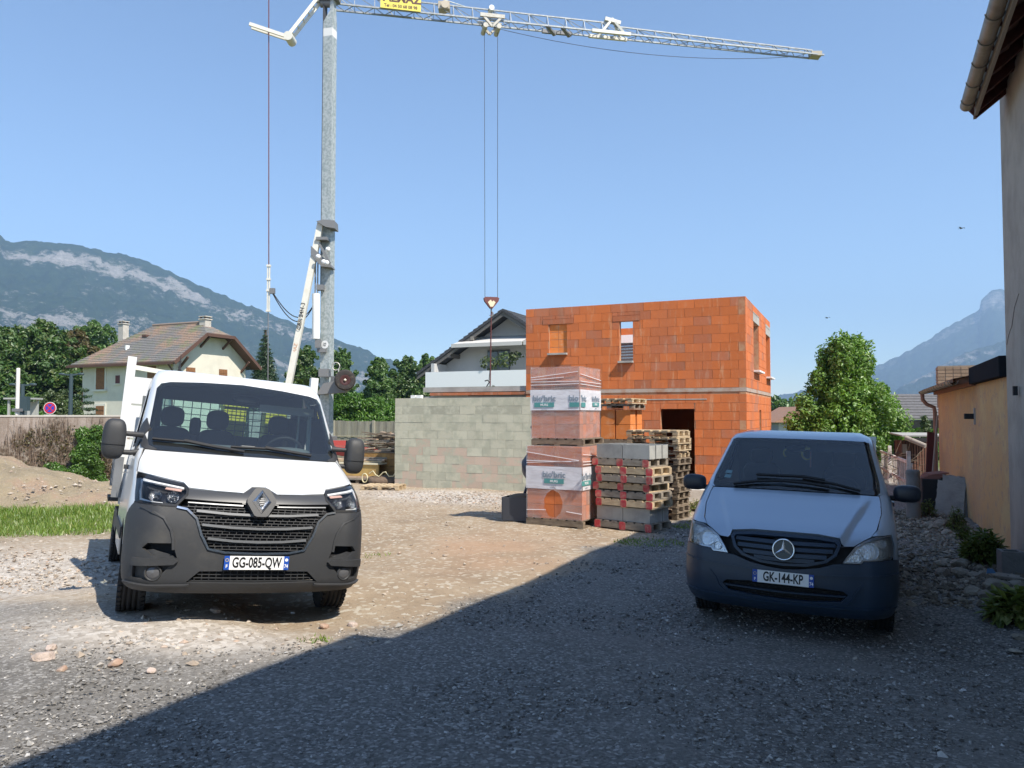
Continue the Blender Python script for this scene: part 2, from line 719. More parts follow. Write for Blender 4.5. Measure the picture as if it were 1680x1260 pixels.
def pebbles(name, x, y, size, m, flat=.6, lift=.25, label=None, cat=None, zfun=None, detail=1):
    """thousands of separate angular stones as one body of gravel"""
    n = len(x)
    if detail == 1:
        base = np.array([(1, 0, 0), (-1, 0, 0), (0, 1, 0), (0, -1, 0), (0, 0, 1), (0, 0, -1)], float)
        fb = np.array([(0, 2, 4), (2, 1, 4), (1, 3, 4), (3, 0, 4), (2, 0, 5), (1, 2, 5), (3, 1, 5), (0, 3, 5)])
    else:
        bm = bmesh.new()
        bmesh.ops.create_icosphere(bm, subdivisions=detail - 1, radius=1)
        base = np.array([v.co[:] for v in bm.verts])
        fb = np.array([[v.index for v in f.verts] for f in bm.faces])
        bm.free()
    k = len(base)
    v = base[None] * (1 + (RNG.random((n, k, 1)) - .5) * .7)
    v = v * (1 + (RNG.random((n, 1, 3)) - .5) * .7)
    v[:, :, 2] *= flat
    a = RNG.random(n) * 6.283
    b = (RNG.random(n) - .5) * 1.0
    ca, sa, cb, sb = np.cos(a), np.sin(a), np.cos(b), np.sin(b)
    X, Yv, Zv = v[..., 0], v[..., 1] * cb[:, None] - v[..., 2] * sb[:, None], v[..., 1] * sb[:, None] + v[..., 2] * cb[:, None]
    X, Yv = X * ca[:, None] - Yv * sa[:, None], X * sa[:, None] + Yv * ca[:, None]
    s = size[:, None]
    z0 = (hnp(x, y) if zfun is None else zfun(x, y)) + size * lift
    P = np.stack([X * s + x[:, None], Yv * s + y[:, None], Zv * s + z0[:, None]], -1).reshape(-1, 3)
    fa = (fb[None] + (np.arange(n) * k)[:, None, None]).reshape(-1, 3)
    me = np_mesh(name, P, fa, m)
    return add(name, me, label=label, cat=cat, kind="stuff")


def stone_mat(name, stops):
    t = NT(name)
    g = t.n("NewGeometry")
    c = t.ramp(g.outputs["Random Per Island"], stops)
    c = t.mix(.5, c, t.ramp(t.noise(t.pos(), 40, 4, .7), [(.3, (.5, .5, .5)), (.7, (1, 1, 1))]), 'MULTIPLY')
    t.l(c, t.b.inputs["Base Color"])
    t.b.inputs["Roughness"].default_value = .9
    t.b.inputs["Specular IOR Level"].default_value = .3
    return t.m


GREYST = stone_mat("road_chippings", [(0, (.095, .087, .077)), (.5, (.215, .199, .18)), (.85, (.35, .33, .30)), (1, (.62, .595, .56))])
PALEST = stone_mat("pale_rubble", [(0, (.28, .22, .17)), (.4, (.44, .37, .30)), (.75, (.55, .485, .41)), (.92, (.42, .29, .21)), (1, (.62, .58, .52))])
DARKST = stone_mat("lane_rubble", [(0, (.125, .104, .078)), (.6, (.26, .222, .172)), (1, (.43, .375, .305))])


def scatter_gravel():
    # road chippings, thicker towards the near edge of the picture
    n = 60000
    y = 2.3 + RNG.random(n) ** 1.6 * 12
    x = (RNG.random(n) * 2 - 1) * (.72 * y + .6)
    keep = RNG.random(n) < zone_grey(x, y)
    x, y = x[keep], y[keep]
    s = .003 + .0075 * RNG.random(len(x)) ** 3.5 * (1 + .1 * y) + .0006 * y
    big = RNG.random(len(x)) < .006
    s = np.where(big, s * 2.1, s)
    pebbles("gravel", x, y, s, GREYST, .6, .15)
    # crushed rubble: in front of the truck, left of it and along the block wall
    n = 60000
    x = RNG.random(n) * 17 - 13
    y = 5.0 + RNG.random(n) * 17
    z = zone_white(x, y) * (1 - .3 * zone_green(x, y))
    keep = RNG.random(n) < z * .8
    x, y = x[keep], y[keep]
    s = .009 + .026 * RNG.random(len(x)) ** 3.5
    s *= np.where(y > 12, 1.3, 1.0)
    pebbles("rubble", x, y, s, PALEST, .6, .2)
    # loose stones over the dry earth
    n = 3000
    x = RNG.random(n) * 14 - 8
    y = 6.0 + RNG.random(n) * 15
    keep = (zone_grey(x, y) < .5) & (zone_green(x, y) < .4)
    x, y = x[keep], y[keep]
    pebbles("loose_stones", x, y, .008 + .022 * RNG.random(len(x)) ** 4, PALEST, .6, .2)
    # stones on the heap
    n = 3800
    x = -20 + RNG.random(n) * 12
    y = 15.6 + RNG.random(n) * 4.5
    keep = (mound(x, y) > .05)
    x, y = x[keep], y[keep]
    pebbles("heap_stones", x, y, .012 + .045 * RNG.random(len(x)) ** 6, PALEST, .65, .2, zfun=lambda a, b: hnp(a, b) + mound(a, b) - .06)
    # lane edge under the walls on the right
    n = 7000
    q = RNG.random(n)
    s_ = q * 9 - 3.6
    o = .15 + RNG.random(n) ** 1.4 * 1.7
    x = 7.03 + .408 * s_ - .913 * o
    y = 10.9 + .913 * s_ + .408 * o
    pebbles("lane_gravel", x, y, .012 + .045 * RNG.random(n) ** 3.5, DARKST, .65, .3)


scatter_gravel()


# ------------------------------------------------------------------ mountains
def mountain(name, prof, base_y, dist_fun, depth, rock, m, jag=1.0, seed=0, nv=70):
    """prof: skyline in picture pixels; the flank runs down towards us from the ridge at dist_fun(px)"""
    pxs = np.array([p[0] for p in prof], float)
    pys = np.array([p[1] for p in prof], float)
    nu = 260
    pu = np.linspace(pxs[0], pxs[-1], nu)
    pv = np.interp(pu, pxs, pys) + (fbm(pu / 9, pu * 0 + seed, 4, seed) - .5) * 7 * jag
    P = np.zeros((nu, nv + 8, 3))
    R = np.zeros((nu, nv + 8))
    for i in range(nu):
        top = at(pu[i], pv[i], dist_fun(pu[i]))
        hh = top.z
        dirv = Vector((top.x, top.y, 0)).normalized()
        for j in range(nv + 8):
            t = j / (nv - 1)
            if t <= 1:
                d = -depth * t ** 1.15 * (.6 + .4 * max(hh, 1) / 600)
                z = hh * (1 - t) ** 1.25 - 6 * t
            else:
                d = (t - 1) * 900
                z = hh * (1 - (t - 1) * 2.5)
            P[i, j] = (top.x + dirv.x * d, top.y + dirv.y * d, z) if t <= 1 else (top.x + dirv.x * d, top.y + dirv.y * d, z)
    # order: back rows first
    order = list(range(nv + 7, nv - 1, -1)) + list(range(nv))
    P = P[:, order]
    tt = np.array([(j / (nv - 1) if j < nv else 0) for j in order])
    X, Y = P[..., 0], P[..., 1]
    # gullies and ledges
    amp = np.clip(np.minimum(tt * 9, 1), 0, 1)[None, :] * np.clip((1 - tt) * 3, 0, 1)[None, :]
    rid = np.abs(fbm(X / 130, Y / 130, 5, seed + 3) - .5) * 2
    P[..., 2] += amp * (rid - .4) * -75 * jag + amp * (fbm(X / 28, Y / 28, 4, seed + 5) - .5) * 34 * jag
    R = rock(np.linspace(0, 1, nu)[:, None] + 0 * X, tt[None, :] + 0 * X, X, Y)
    i = np.arange(P.shape[0] * P.shape[1]).reshape(P.shape[:2])
    fa = np.stack([i[:-1, :-1], i[1:, :-1], i[1:, 1:], i[:-1, 1:]], -1).reshape(-1, 4)
    fa = fa[:, ::-1]
    me = np_mesh(name, P.reshape(-1, 3), fa, m, True)
    attr(me, "rock", R)
    return add(name, me, kind="structure")


def mountain_mat(name, forest, forest2, rockc, rock2):
    t = NT(name)
    pos = t.pos()
    f = t.mix(t.smooth(t.noise(pos, .035, 6, .7), .35, .65), forest, forest2)
    st = t.pos((1, 1, 2.2))
    r = t.mix(t.smooth(t.noise(st, .06, 6, .75), .35, .62), rockc, rock2)
    rk = t.math('ADD', t.at("rock"), t.math('MULTIPLY', t.math('SUBTRACT', t.noise(st, .030, 9, .85), .5), 3.6))
    c = t.mix(t.smooth(rk, .50, .66), f, r)
    t.l(c, t.b.inputs["Base Color"])
    t.b.inputs["Roughness"].default_value = 1
    t.b.inputs["Specular IOR Level"].default_value = 0
    t.bump(t.noise(pos, .08, 8, .75), 9, 1)
    return t.m


def rock_left(u, t, X, Y):
    n = fbm(X / 90, Y / 90, 4, 41)
    # cliff band just under the crest, thickest at the summit shoulder and thinning to the right
    band1 = np.exp(-((t - .09 - .13 * u) / (.075 - .012 * u)) ** 2) * np.clip((u - .20) * 14, 0, 1) * np.clip((.85 - u) * 4, 0, 1)
    band2 = np.exp(-((t - .33 - .05 * np.sin(u * 9)) / .05) ** 2) * .6 * np.clip((.6 - u) * 5, 0, 1)
    band3 = np.exp(-((t - .62 + .10 * u) / .16) ** 2)
    return np.clip((band1 * .95 + band2 * .55 + band3 * .62) * (.35 + 1.1 * n), 0, 1)


def rock_far(u, t, X, Y):
    n = fbm(X / 300, Y / 300, 4, 61)
    return np.clip(np.exp(-((t - .08) / .08) ** 2) * .5 + (n - .5), 0, 1)


MM = mountain_mat("mountain_forest", (.012, .030, .014), (.028, .050, .020), (.38, .36, .33), (.22, .21, .19))
MF = mountain_mat("far_forest", (.018, .032, .022), (.035, .05, .03), (.30, .29, .27), (.18, .17, .16))
mountain("mountain", [(-260, 330), (-120, 352), (0, 385), (18, 399), (40, 396), (60, 394), (110, 400), (190, 415), (240, 428), (290, 450), (340, 474), (400, 498), (450, 517), (500, 537), (560, 560), (600, 575), (640, 594), (700, 622), (760, 648), (830, 672)],
         680, lambda p: 2500 + p * .9, 1500, rock_left, MM, 1.0, 3)
mountain("mountain", [(1180, 676), (1262, 655), (1290, 648), (1340, 636), (1400, 615), (1455, 594), (1500, 571), (1540, 545), (1570, 528), (1606, 509), (1610, 492), (1622, 480), (1640, 474), (1668, 473), (1740, 476), (1900, 480), (2050, 485)],
         680, lambda p: 4900, 1700, rock_far, MF, 1.0, 17)
mountain("mountain", [(1380, 678), (1450, 652), (1520, 614), (1565, 586), (1600, 572), (1640, 562), (1700, 548), (1850, 520)], 680, lambda p: 3300, 1000, rock_far, MF, .8, 29)
mountain("mountain", [(1150, 684), (1230, 660), (1262, 652), (1280, 650), (1300, 655), (1330, 664), (1380, 682)], 680, lambda p: 4700, 800, rock_far, MF, .5, 37)
mountain("mountain", [(520, 684), (600, 652), (700, 642), (780, 640), (880, 650), (960, 665), (1040, 682)], 680, lambda p: 4700, 900, rock_far, MF, .6, 43)

# the hazy air of the valley
hz = NT("haze")
hz.t.nodes.remove(hz.b)
pv = hz.n("VolumePrincipled")
pv.inputs["Color"].default_value = (.46, .70, 1.0, 1)
pv.inputs["Density"].default_value = .00021
pv.inputs["Anisotropy"].default_value = .1
hz.l(pv.outputs[0], hz.out.inputs["Volume"])
HB = MB().box((0, 2650, 432), (14600, 6400, 894)).build("haze", hz.m, kind="stuff")


# ------------------------------------------------------------------ leaves
def leaf_cloud(blobs, n, size, up=.25, seed=0, aspect=.55, shell=.55):
    """leaf-sized quads spread through the volume of overlapping lumps [(cx,cy,cz,rx,ry,rz)]"""
    r = np.random.default_rng(seed)
    B = np.array(blobs, float)
    vol = (B[:, 3] * B[:, 4] * B[:, 5]) ** .72
    pick = r.choice(len(B), n, p=vol / vol.sum())
    d = r.normal(size=(n, 3))
    d /= np.linalg.norm(d, axis=1)[:, None]
    rr = (shell + (1 - shell) * r.random(n)) ** .9
    c = B[pick, :3] + d * rr[:, None] * B[pick, 3:]
    nrm = d * .75 + r.normal(size=(n, 3)) * .55 + np.array([0, 0, up])
    nrm /= np.linalg.norm(nrm, axis=1)[:, None]
    a = np.cross(nrm, r.normal(size=(n, 3)))
    a /= np.linalg.norm(a, axis=1)[:, None]
    b = np.cross(nrm, a)
    s = (size * (.55 + .9 * r.random(n)))[:, None]
    w = s * aspect
    bend = nrm * s * .18
    P = np.stack([c - a * s, c + b * w + bend, c + a * s, c - b * w + bend], 1).reshape(-1, 3)
    f = np.arange(n * 4).reshape(n, 4)
    return P, f


def lumps(cx, cy, z0, rx, ry, hgt, n, seed, taper=.5, lump=.38, vary=.35):
    r = np.random.default_rng(seed)
    n, lump = int(n * 2.2), lump * .68
    out = []
    for i in range(n):
        t = (i + r.random()) / n
        env = (1 - t) ** taper * (.45 + .55 * min(1, t * 4 + .3))
        a = r.random() * 6.283
        q = r.random() ** .5 * env
        s = lump * (.6 + .8 * r.random()) * (1 - .45 * t)
        out.append((cx + rx * q * math.cos(a), cy + ry * q * math.sin(a), z0 + hgt * (t * .88 + .06), rx * s, ry * s, max(rx, ry) * s * (.8 + vary * r.random())))
    for i in range(5):                        # fill of the crown
        t = (i + .5) / 5
        env = (1 - t) ** taper * (.5 + .5 * min(1, t * 4 + .3)) * .72
        out.append((cx, cy, z0 + hgt * (t * .84 + .04), rx * env, ry * env, hgt * .13))
    return out


def tree(label, base, cat, blobs, n, size, m, trunk_h, trunk_r, bark, group=None, name="tree", up=.25, seed=1, shell=.5, limbs=5, aspect=.55):
    b = Vector(base)
    t = empty(name, b, 0, label, cat, group)
    P, f = leaf_cloud(blobs, n, size, up, seed, aspect, shell)
    P = P - np.array(b)
    add("crown", np_mesh("crown", P, f, m), parent=t)
    mb = MB()
    mb.tube([(0, 0, -.2), (.03, 0, trunk_h * .4), (.05, .04, trunk_h)], [trunk_r * 1.25, trunk_r, trunk_r * .55], 8)
    r = random.Random(seed)
    for bl in r.sample(blobs, min(limbs, len(blobs))):
        e = Vector(bl[:3]) - b
        mb.tube([(.03, 0, trunk_h * (.35 + .5 * r.random())), e * .55 + Vector((0, 0, .25)), e], [trunk_r * .45, trunk_r * .3, trunk_r * .12], 6)
    mb.build("trunk", bark, t)
    return t


BARK = mat("bark", (.10, .075, .055), .9, var=(9, (.05, .04, .03), .4, .7), bump=(20, .03))
L_BRIGHT = leafmat("laurel_leaf", (.085, .18, .024), (.17, .30, .05), (.23, .31, .09))
L_DARK = leafmat("dark_leaf", (.04, .092, .02), (.08, .155, .032), (.14, .16, .045))
L_MID = leafmat("poplar_leaf", (.05, .115, .022), (.10, .19, .04), (.14, .21, .055))
L_HEDGE = leafmat("hedge_leaf", (.045, .12, .014), (.095, .205, .028), (.14, .24, .045))
L_NEEDLE = leafmat("spruce_needle", (.018, .045, .018), (.04, .08, .032), (.05, .085, .036), .1)
L_BROWN = leafmat("autumn_leaf", (.12, .07, .025), (.09, .10, .03), (.16, .10, .04))
L_OLIVE = leafmat("olive_leaf", (.05, .085, .025), (.10, .14, .05), (.15, .17, .08))


def place(px, depth):
    p = at(px, 680, depth)
    return Vector((p.x, p.y, h(p.x, p.y)))


def top_z(py, depth):
    return at(840, py, depth).z


def vegetation():
    # the big laurel behind the silver van
    b = place(1393, 27)
    hh = top_z(553, 27) - b.z
    bl = []
    rl = random.Random(21)
    for i in range(190):
        t = ((i + .5) / 190) ** .92
        env = 1.95 * min(1, .80 + t * 1.2) * (1 - t) ** .58 + .10
        a = i * 2.39996
        q = env * (.50 + .62 * rl.random() ** 1.6 + .10 * math.sin(a * 3 + t * 9))
        z = .36 * (1 - .4 * t) * (.55 + 1.0 * rl.random())
        bl.append((b.x - .1 + q * math.cos(a), b.y + .85 * q * math.sin(a), b.z + .25 + hh * .93 * t + .15 * rl.gauss(0, 1), z, z, z * (1.0 + .6 * rl.random())))
    for i in range(7):
        t = (i + .5) / 7
        env = 2.0 * min(1, .72 + t * 1.6) * (1 - t) ** .62 * .66
        bl.append((b.x - .1, b.y, b.z + .25 + hh * .9 * t, env, env * .85, hh * .1))
    bl += [(b.x - 1.75 - .12 * k, b.y - .2, b.z + hh * (.22 + .08 * k), .42, .4, .40) for k in range(3)] + [(b.x + 1.45, b.y, b.z + hh * .5, .4, .4, .5), (b.x - .95, b.y, b.z + hh * .72, .3, .3, .45), (b.x + .75, b.y, b.z + hh * .8, .24, .24, .42)]
    bl += [(b.x - .5, b.y, b.z + hh * .93, .22, .22, .42), (b.x + .42, b.y, b.z + hh * .96, .2, .2, .42), (b.x, b.y - .2, b.z + hh * .92, .3, .3, .4)]
    tree("bushy bright green laurel tree behind the silver van, beside the orange brick house", b, "tree", bl, 52000, .062, L_BRIGHT, hh * .7, .12, BARK, up=.35, seed=5, name="laurel_tree", shell=.3)
    b2 = place(1350, 28.5)
    bl = lumps(b2.x, b2.y, b2.z, 1.25, 1.1, 2.6, 12, 15, .5, .42)
    tree("low dark shrub at the left foot of the bushy laurel tree", b2, "shrub", bl, 4200, .10, L_DARK, 1.2, .06, BARK, up=.3, seed=15, name="shrub")
    # left wood behind the street wall
    specs = [(-5, 60, 533, 5.2, L_DARK, "dark green broadleaf tree at the left edge of the photo behind the street wall"),
             (62, 62, 527, 5.4, L_DARK, "tall dark green tree behind the white pole on the street wall"),
             (118, 66, 540, 3.6, L_BROWN, "tree with browning crown left of the cream house"),
             (150, 90, 523, 5.2, L_MID, "light green tree rising behind the roof end of the cream house")]
    for k, (px, d, ty, rx, m, lab) in enumerate(specs):
        b = place(px, d)
        hh = top_z(ty, d) - b.z
        bl = lumps(b.x, b.y, b.z + .3, rx, rx, hh, 70, 50 + k, .35, .22)
        tree(lab, b, "tree", bl, 34000, .17, m, hh * .7, .3, BARK, "trees behind the street wall", up=.35, seed=60 + k)
    b = place(85, 40)
    bl = lumps(b.x, b.y, b.z, 2.0, 1.4, top_z(637, 40) - b.z, 16, 71, .3, .4)
    tree("olive green bush behind the round road sign on the street wall", b, "shrub", bl, 15000, .08, L_OLIVE, 2, .06, BARK, seed=71, name="shrub")
    b = place(20, 36)
    bl = lumps(b.x, b.y, b.z, 2.2, 1.4, top_z(668, 36) - b.z, 12, 73, .3, .4)
    tree("low green shrub beside the white roadside shelter", b, "shrub", bl, 4200, .13, L_HEDGE, 1.2, .05, BARK, seed=73, name="shrub")
    # twiggy conifer in front of the cream house
    b = place(133, 44)
    bl = []
    hh = top_z(636, 44) - b.z
    for j in range(9):
        z = b.z + hh * (1 - j / 10)
        w = .25 + .10 * j
        bl += [(b.x + w * .8, b.y, z - .15, w * .9, .3, .09), (b.x - w * .6, b.y, z - .1, w * .7, .3, .09)]
    tree("thin young conifer with drooping twigs in front of the cream house", b, "tree", bl, 2400, .09, L_NEEDLE, hh, .05, BARK, seed=81, limbs=8, aspect=.25, name="young_conifer")
    # spruce right of the cream house
    b = place(433, 62)
    hh = top_z(541, 62) - b.z
    bl = []
    rr = random.Random(3)
    for j in range(26):
        t = j / 25
        w = 2.3 * (1 - t) ** .9 + .10
        for q in range(7):
            a = q * .898 + j * .7
            bl.append((b.x + math.cos(a) * w * .55, b.y + math.sin(a) * w * .55, b.z + .3 + hh * .95 * t - .10 * w, w * .50, w * .50, .12 + .10 * w))
        bl.append((b.x, b.y, b.z + .3 + hh * .95 * t, w * .5, w * .5, .3))
    tree("dark pointed spruce right of the cream house behind the crane rope", b, "tree", bl, 30000, .13, L_NEEDLE, hh, .16, BARK, seed=91, aspect=.25, name="spruce_tree", shell=.3)
    # behind the crane and over the plank fence
    specs = [(500, 75, 566, 2.6, L_DARK, "dark tree behind the leaning white crane strut"),
             (560, 80, 568, 2.3, L_MID, "tree just right of the crane mast, above the spare wheel"),
             (622, 70, 588, 2.4, L_MID, "tall slim tree right of the crane wheel, left of the white gable house"),
             (668, 74, 582, 2.9, L_DARK, "tall tree next to the eave of the white gable house"),
             (700, 90, 579, 2.0, L_MID, "loose topped tree peeping over the left eave of the gable house")]
    for k, (px, d, ty, rx, m, lab) in enumerate(specs):
        b = place(px, d)
        hh = top_z(ty, d) - b.z
        bl = lumps(b.x, b.y, b.z + .3, rx, rx, hh, 46, 150 + k, .36, .26)
        tree(lab, b, "tree", bl, 24000, .14, m, hh * .75, .22, BARK, "trees behind the plank fence", up=.35, seed=160 + k)
    # hedge bushes right behind the plank fence
    for k, (px, d, ty, rx, lab) in enumerate([(556, 41, 640, 1.7, "bright green bush over the plank fence, nearest to the crane mast"), (590, 42, 648, 1.7, "bright green bush over the plank fence, middle one of the three"),
                                              (628, 43, 652, 1.8, "bright green bush over the plank fence, next to the block wall"), ]):
        b = place(px, d)
        hh = top_z(ty, d) - b.z
        bl = lumps(b.x, b.y, b.z, rx, 1.2, hh, 18, 180 + k, .22, .42)
        tree(lab, b, "shrub", bl, 15000, .085, L_HEDGE, 1.6, .05, BARK, "bright bushes over the plank fence", seed=190 + k, name="shrub")
    b = place(500, 39)
    t = empty("palm", b, 0, "yellowish palm with stiff fan leaves behind the leaning crane strut", "palm")
    mb = MB()
    hh = top_z(612, 39) - b.z
    for k in range(26):
        a = RNG.random() * 6.28
        e = -.2 + 1.4 * RNG.random()
        d = Vector((math.cos(a) * math.cos(e), math.sin(a) * math.cos(e), math.sin(e)))
        p0 = Vector((0, 0, hh * .78))
        q = d.cross(Vector((0, 0, 1))).normalized()
        L = .95
        for f in range(-4, 5):
            dd = (d + q * f * .16).normalized()
            tip = p0 + d * .35 + dd * L * (.65 - .03 * abs(f)) - Vector((0, 0, .1))
            mb.add([p0 + d * .3, p0 + d * .45 + dd * .2 + q * .03, tip, p0 + d * .45 + dd * .2 - q * .03], [(0, 1, 2, 3)])
    mb.build("crown", L_OLIVE, t)
    MB().tube([(0, 0, -.2), (0, 0, hh * .8)], [.12, .10], 8).build("trunk", BARK, t)
    # far right: clipped hedge, small shrub
    b = place(1500, 36)
    bl = []
    for k in range(9):
        p = place(1450 + k * 14, 36)
        bl.append((p.x, p.y, p.z + .75, .5, .5, .78))
    tree("clipped light green hedge strip in front of the house with the grey roof", b, "hedge", bl, 6500, .07, L_HEDGE, .8, .04, BARK, seed=201, name="hedge", shell=.75)
    b = place(1516, 33)
    bl = lumps(b.x, b.y, b.z, .55, .5, top_z(678, 33) - b.z, 10, 211, .4, .4)
    tree("small loose shrub beside the downpipe of the orange shed", b, "shrub", bl, 1500, .08, L_OLIVE, 1.6, .03, BARK, seed=211, name="shrub")
    for k, (px, d, ty, rx, lab) in enumerate([(1278, 120, 655, 5, "distant dark tree beside the right edge of the orange brick house"), (1306, 150, 660, 5, "distant tree just left of the bushy laurel tree")]):
        b = place(px, d)
        hh = top_z(ty, d) - b.z
        bl = lumps(b.x, b.y, b.z, rx, rx, hh, 14, 220 + k, .35, .4)
        tree(lab, b, "tree", bl, 2500, .5, L_MID, hh * .6, .3, BARK, "distant trees", seed=230 + k)


vegetation()


def grass(name, x, y, hgt, m, n_per=1, label=None, zfun=None, lean=.5):
    n = len(x)
    a = RNG.random(n) * 6.283
    l = hgt * (.5 + RNG.random(n))
    z = hnp(x, y) if zfun is None else zfun(x, y)
    w = .006 + .05 * hgt
    base = np.stack([x, y, z], -1)
    sd = np.stack([np.cos(a) * w, np.sin(a) * w, 0 * a], -1)
    b = RNG.random(n) * 6.283
    ln = np.stack([np.cos(b) * l * lean, np.sin(b) * l * lean, l], -1) * (.4 + .6 * RNG.random((n, 1)))
    P = np.stack([base - sd, base + sd, base + ln], 1).reshape(-1, 3)
    return add(name, np_mesh(name, P, np.arange(n * 3).reshape(n, 3), m), kind="stuff", label=label)


GRASS = leafmat("grass_blade", (.10, .185, .022), (.19, .27, .045), (.28, .29, .09), .3)


def lawns():
    n = 90000
    x = RNG.random(n) * 10 - 14.5
    y = 11.8 + RNG.random(n) * 10.5
    k = RNG.random(n) < (zone_green(x, y) * 1.15 - .12) * np.clip(fbm(x * 3.1, y * 3.1, 3, 77) * 2.6 - .5, .15, 1)
    k &= mound(x, y) < .25
    grass("grass", x[k], y[k], .06 + .09 * fbm(x[k] * 1.3, y[k] * 1.3, 3, 78), GRASS)
    # sparse tufts over the earth yard
    pts = []
    for cx, cy, r_, c in [(at(1065, 888, 1).x * 12.3, 12.3, .38, 420), (-1.6, 6.3, .10, 45), (3.4, 14.0, .35, 500), (3.75, 14.6, .3, 400), (-2.0, 11.0, .2, 40)]:
        for _ in range(c):
            a = RNG.random() * 6.28
            q = RNG.random() ** .5 * r_
            pts.append((cx + math.cos(a) * q * 1.5, cy + math.sin(a) * q))
    pts = np.array(pts)
    grass("grass_tufts", pts[:, 0], pts[:, 1], .045, GRASS)


lawns()


# ------------------------------------------------------------------ brick house under construction
BRICK = mat("hollow_brick", (.60, .155, .040), .85, var=(1.3, (.52, .15, .055), .42, .72), rnd=.10, bump=(38, .004), stretch=(1, 1, .25))
BRICK_OLD = mat("weathered_brick", (.47, .14, .058), .9, var=(2.2, (.40, .16, .09), .4, .7), rnd=.12, bump=(38, .004), stretch=(1, 1, .3))
BRICK_NEW = mat("fresh_brick", (.74, .22, .05), .85, var=(5, (.74, .36, .18), .5, .75), rnd=.08, bump=(38, .004))


def smear(m, amount, col):
    """pale mortar smears and rain streaks running down the courses"""
    nt = m.node_tree
    b = nt.nodes["Principled BSDF"]
    src = b.inputs["Base Color"].links[0].from_socket
    g = nt.nodes.new("ShaderNodeNewGeometry")
    mp = nt.nodes.new("ShaderNodeMapping")
    mp.inputs["Scale"].default_value = (7, 7, 1.1)
    nz = nt.nodes.new("ShaderNodeTexNoise")
    nz.inputs["Scale"].default_value = 1.0
    nz.inputs["Detail"].default_value = 7
    nz.inputs["Roughness"].default_value = .72
    mr = nt.nodes.new("ShaderNodeMapRange")
    mr.interpolation_type = 'SMOOTHSTEP'
    mr.inputs[1].default_value, mr.inputs[2].default_value, mr.inputs[4].default_value = .52, .74, amount
    mx = nt.nodes.new("ShaderNodeMix")
    mx.data_type = 'RGBA'
    mx.inputs[7].default_value = (*col, 1)
    for a, c in ((g.outputs["Position"], mp.inputs[0]), (mp.outputs[0], nz.inputs["Vector"]), (nz.outputs["Fac"], mr.inputs[0]), (mr.outputs[0], mx.inputs[0]), (src, mx.inputs[6]), (mx.outputs[2], b.inputs["Base Color"])):
        nt.links.new(a, c)


smear(BRICK, .75, (.66, .36, .20))
smear(BRICK_OLD, .75, (.58, .36, .25))
MORTAR = mat("mortar", (.50, .27, .15), .95, var=(3, (.42, .14, .06), .4, .65))
CONC = mat("concrete", (.42, .40, .36), .9, var=(2.5, (.30, .285, .26), .4, .7), bump=(30, .006))
BEAM = mat("beam_mortar", (.44, .36, .30), .95, var=(3, (.40, .22, .14), .42, .7))
CONC_D = mat("dark_concrete", (.20, .195, .185), .9, var=(2.5, (.14, .135, .13), .4, .7), bump=(30, .006))
PLASTER_G = mat("grey_render", (.41, .37, .315), .95, var=(1.6, (.31, .28, .235), .35, .7), bump=(55, .006))
WHITE = mat("white_paint", (.80, .80, .78), .6, var=(1.5, (.74, .74, .72), .4, .7))
BLACKV = mat("dark_void", (.02, .02, .022), .9)

A_ROT = -ANG


def wall_bricks(parent, length, z0, z1, bw, bh, thick, opens, mats, keep, xf, seed=0, gap=.010, stagger=.5, name="brick", extra=(), jit=.0025, rev=False):
    """courses of single bricks on the local plane y=0 facing -y, x from 0 to length; returns list of (mesh args)"""
    r = random.Random(seed)
    out = []
    nrow = int(round((z1 - z0) / bh))
    for i in range(nrow):
        za, zb = z0 + i * bh, z0 + (i + 1) * bh
        off = (bw * stagger if i % 2 else 0) + (r.random() * .08 * bw)
        xs = [0.0]
        x = off if off > .1 * bw else bw
        while x < length - .06:
            xs.append(x)
            x += bw
        xs.append(length)
        for a, b in zip(xs[:-1], xs[1:]):
            segs = [(a, b, za, zb)]
            for (u0, u1, w0, w1) in opens:
                ns = []
                for (p, q, c, d) in segs:
                    if q <= u0 + .01 or p >= u1 - .01 or d <= w0 + .02 or c >= w1 - .02:
                        ns.append((p, q, c, d))
                        continue
                    if p < u0 - .02:
                        ns.append((p, u0, c, d))
                    if q > u1 + .02:
                        ns.append((u1, q, c, d))
                    p2, q2 = max(p, u0), min(q, u1)
                    if c < w0 - .02:
                        ns.append((p2, q2, c, w0))
                    if d > w1 + .02:
                        ns.append((p2, q2, w1, d))
                segs = ns
            for (p, q, c, d) in segs:
                if q - p < .04:
                    continue
                out.append(((p + q) / 2, (c + d) / 2, q - p - gap, d - c - gap, r.random()))
    res = []
    for (cx, cz, dx, dz, q) in out:
        res.append((xf @ Matrix.Translation((cx, thick / 2 + (q - .5) * jit * 2, cz)), dx, thick, dz, mats(cx, cz, q)))
    return res


def emit_bricks(parent, items, limit, name="brick", far=None):
    """the nearest ones as objects, what is past the limit joined in one part"""
    for M, dx, dy, dz, m in items[:limit]:
        o = add(name, box_mesh(round(dx, 2), dy, round(dz, 2), m), parent=parent)
        o.matrix_local = M
    rest = {}
    for M, dx, dy, dz, m in items[limit:]:
        rest.setdefault(m.name, (m, MB()))[1].box((0, 0, 0), (dx, dy, dz), M)
    for m, mb in rest.values():
        mb.build(name, m, parent, kind="stuff")


HB_P = at(1225, 680, 21.5)
HOUSE_Z = -.42
HZ = Vector((HB_P.x, HB_P.y, HOUSE_Z))


def win_rect(x0, x1, y0, y1, p0, u):
    s0, za = on_wall(x0, y0, p0, u)
    s1, _ = on_wall(x1, y0, p0, u)
    xm = (x0 + x1) / 2
    _, zt = on_wall(xm, y0, p0, u)
    _, zb = on_wall(xm, y1, p0, u)
    return s0, s1, zb - HOUSE_Z, zt - HOUSE_Z


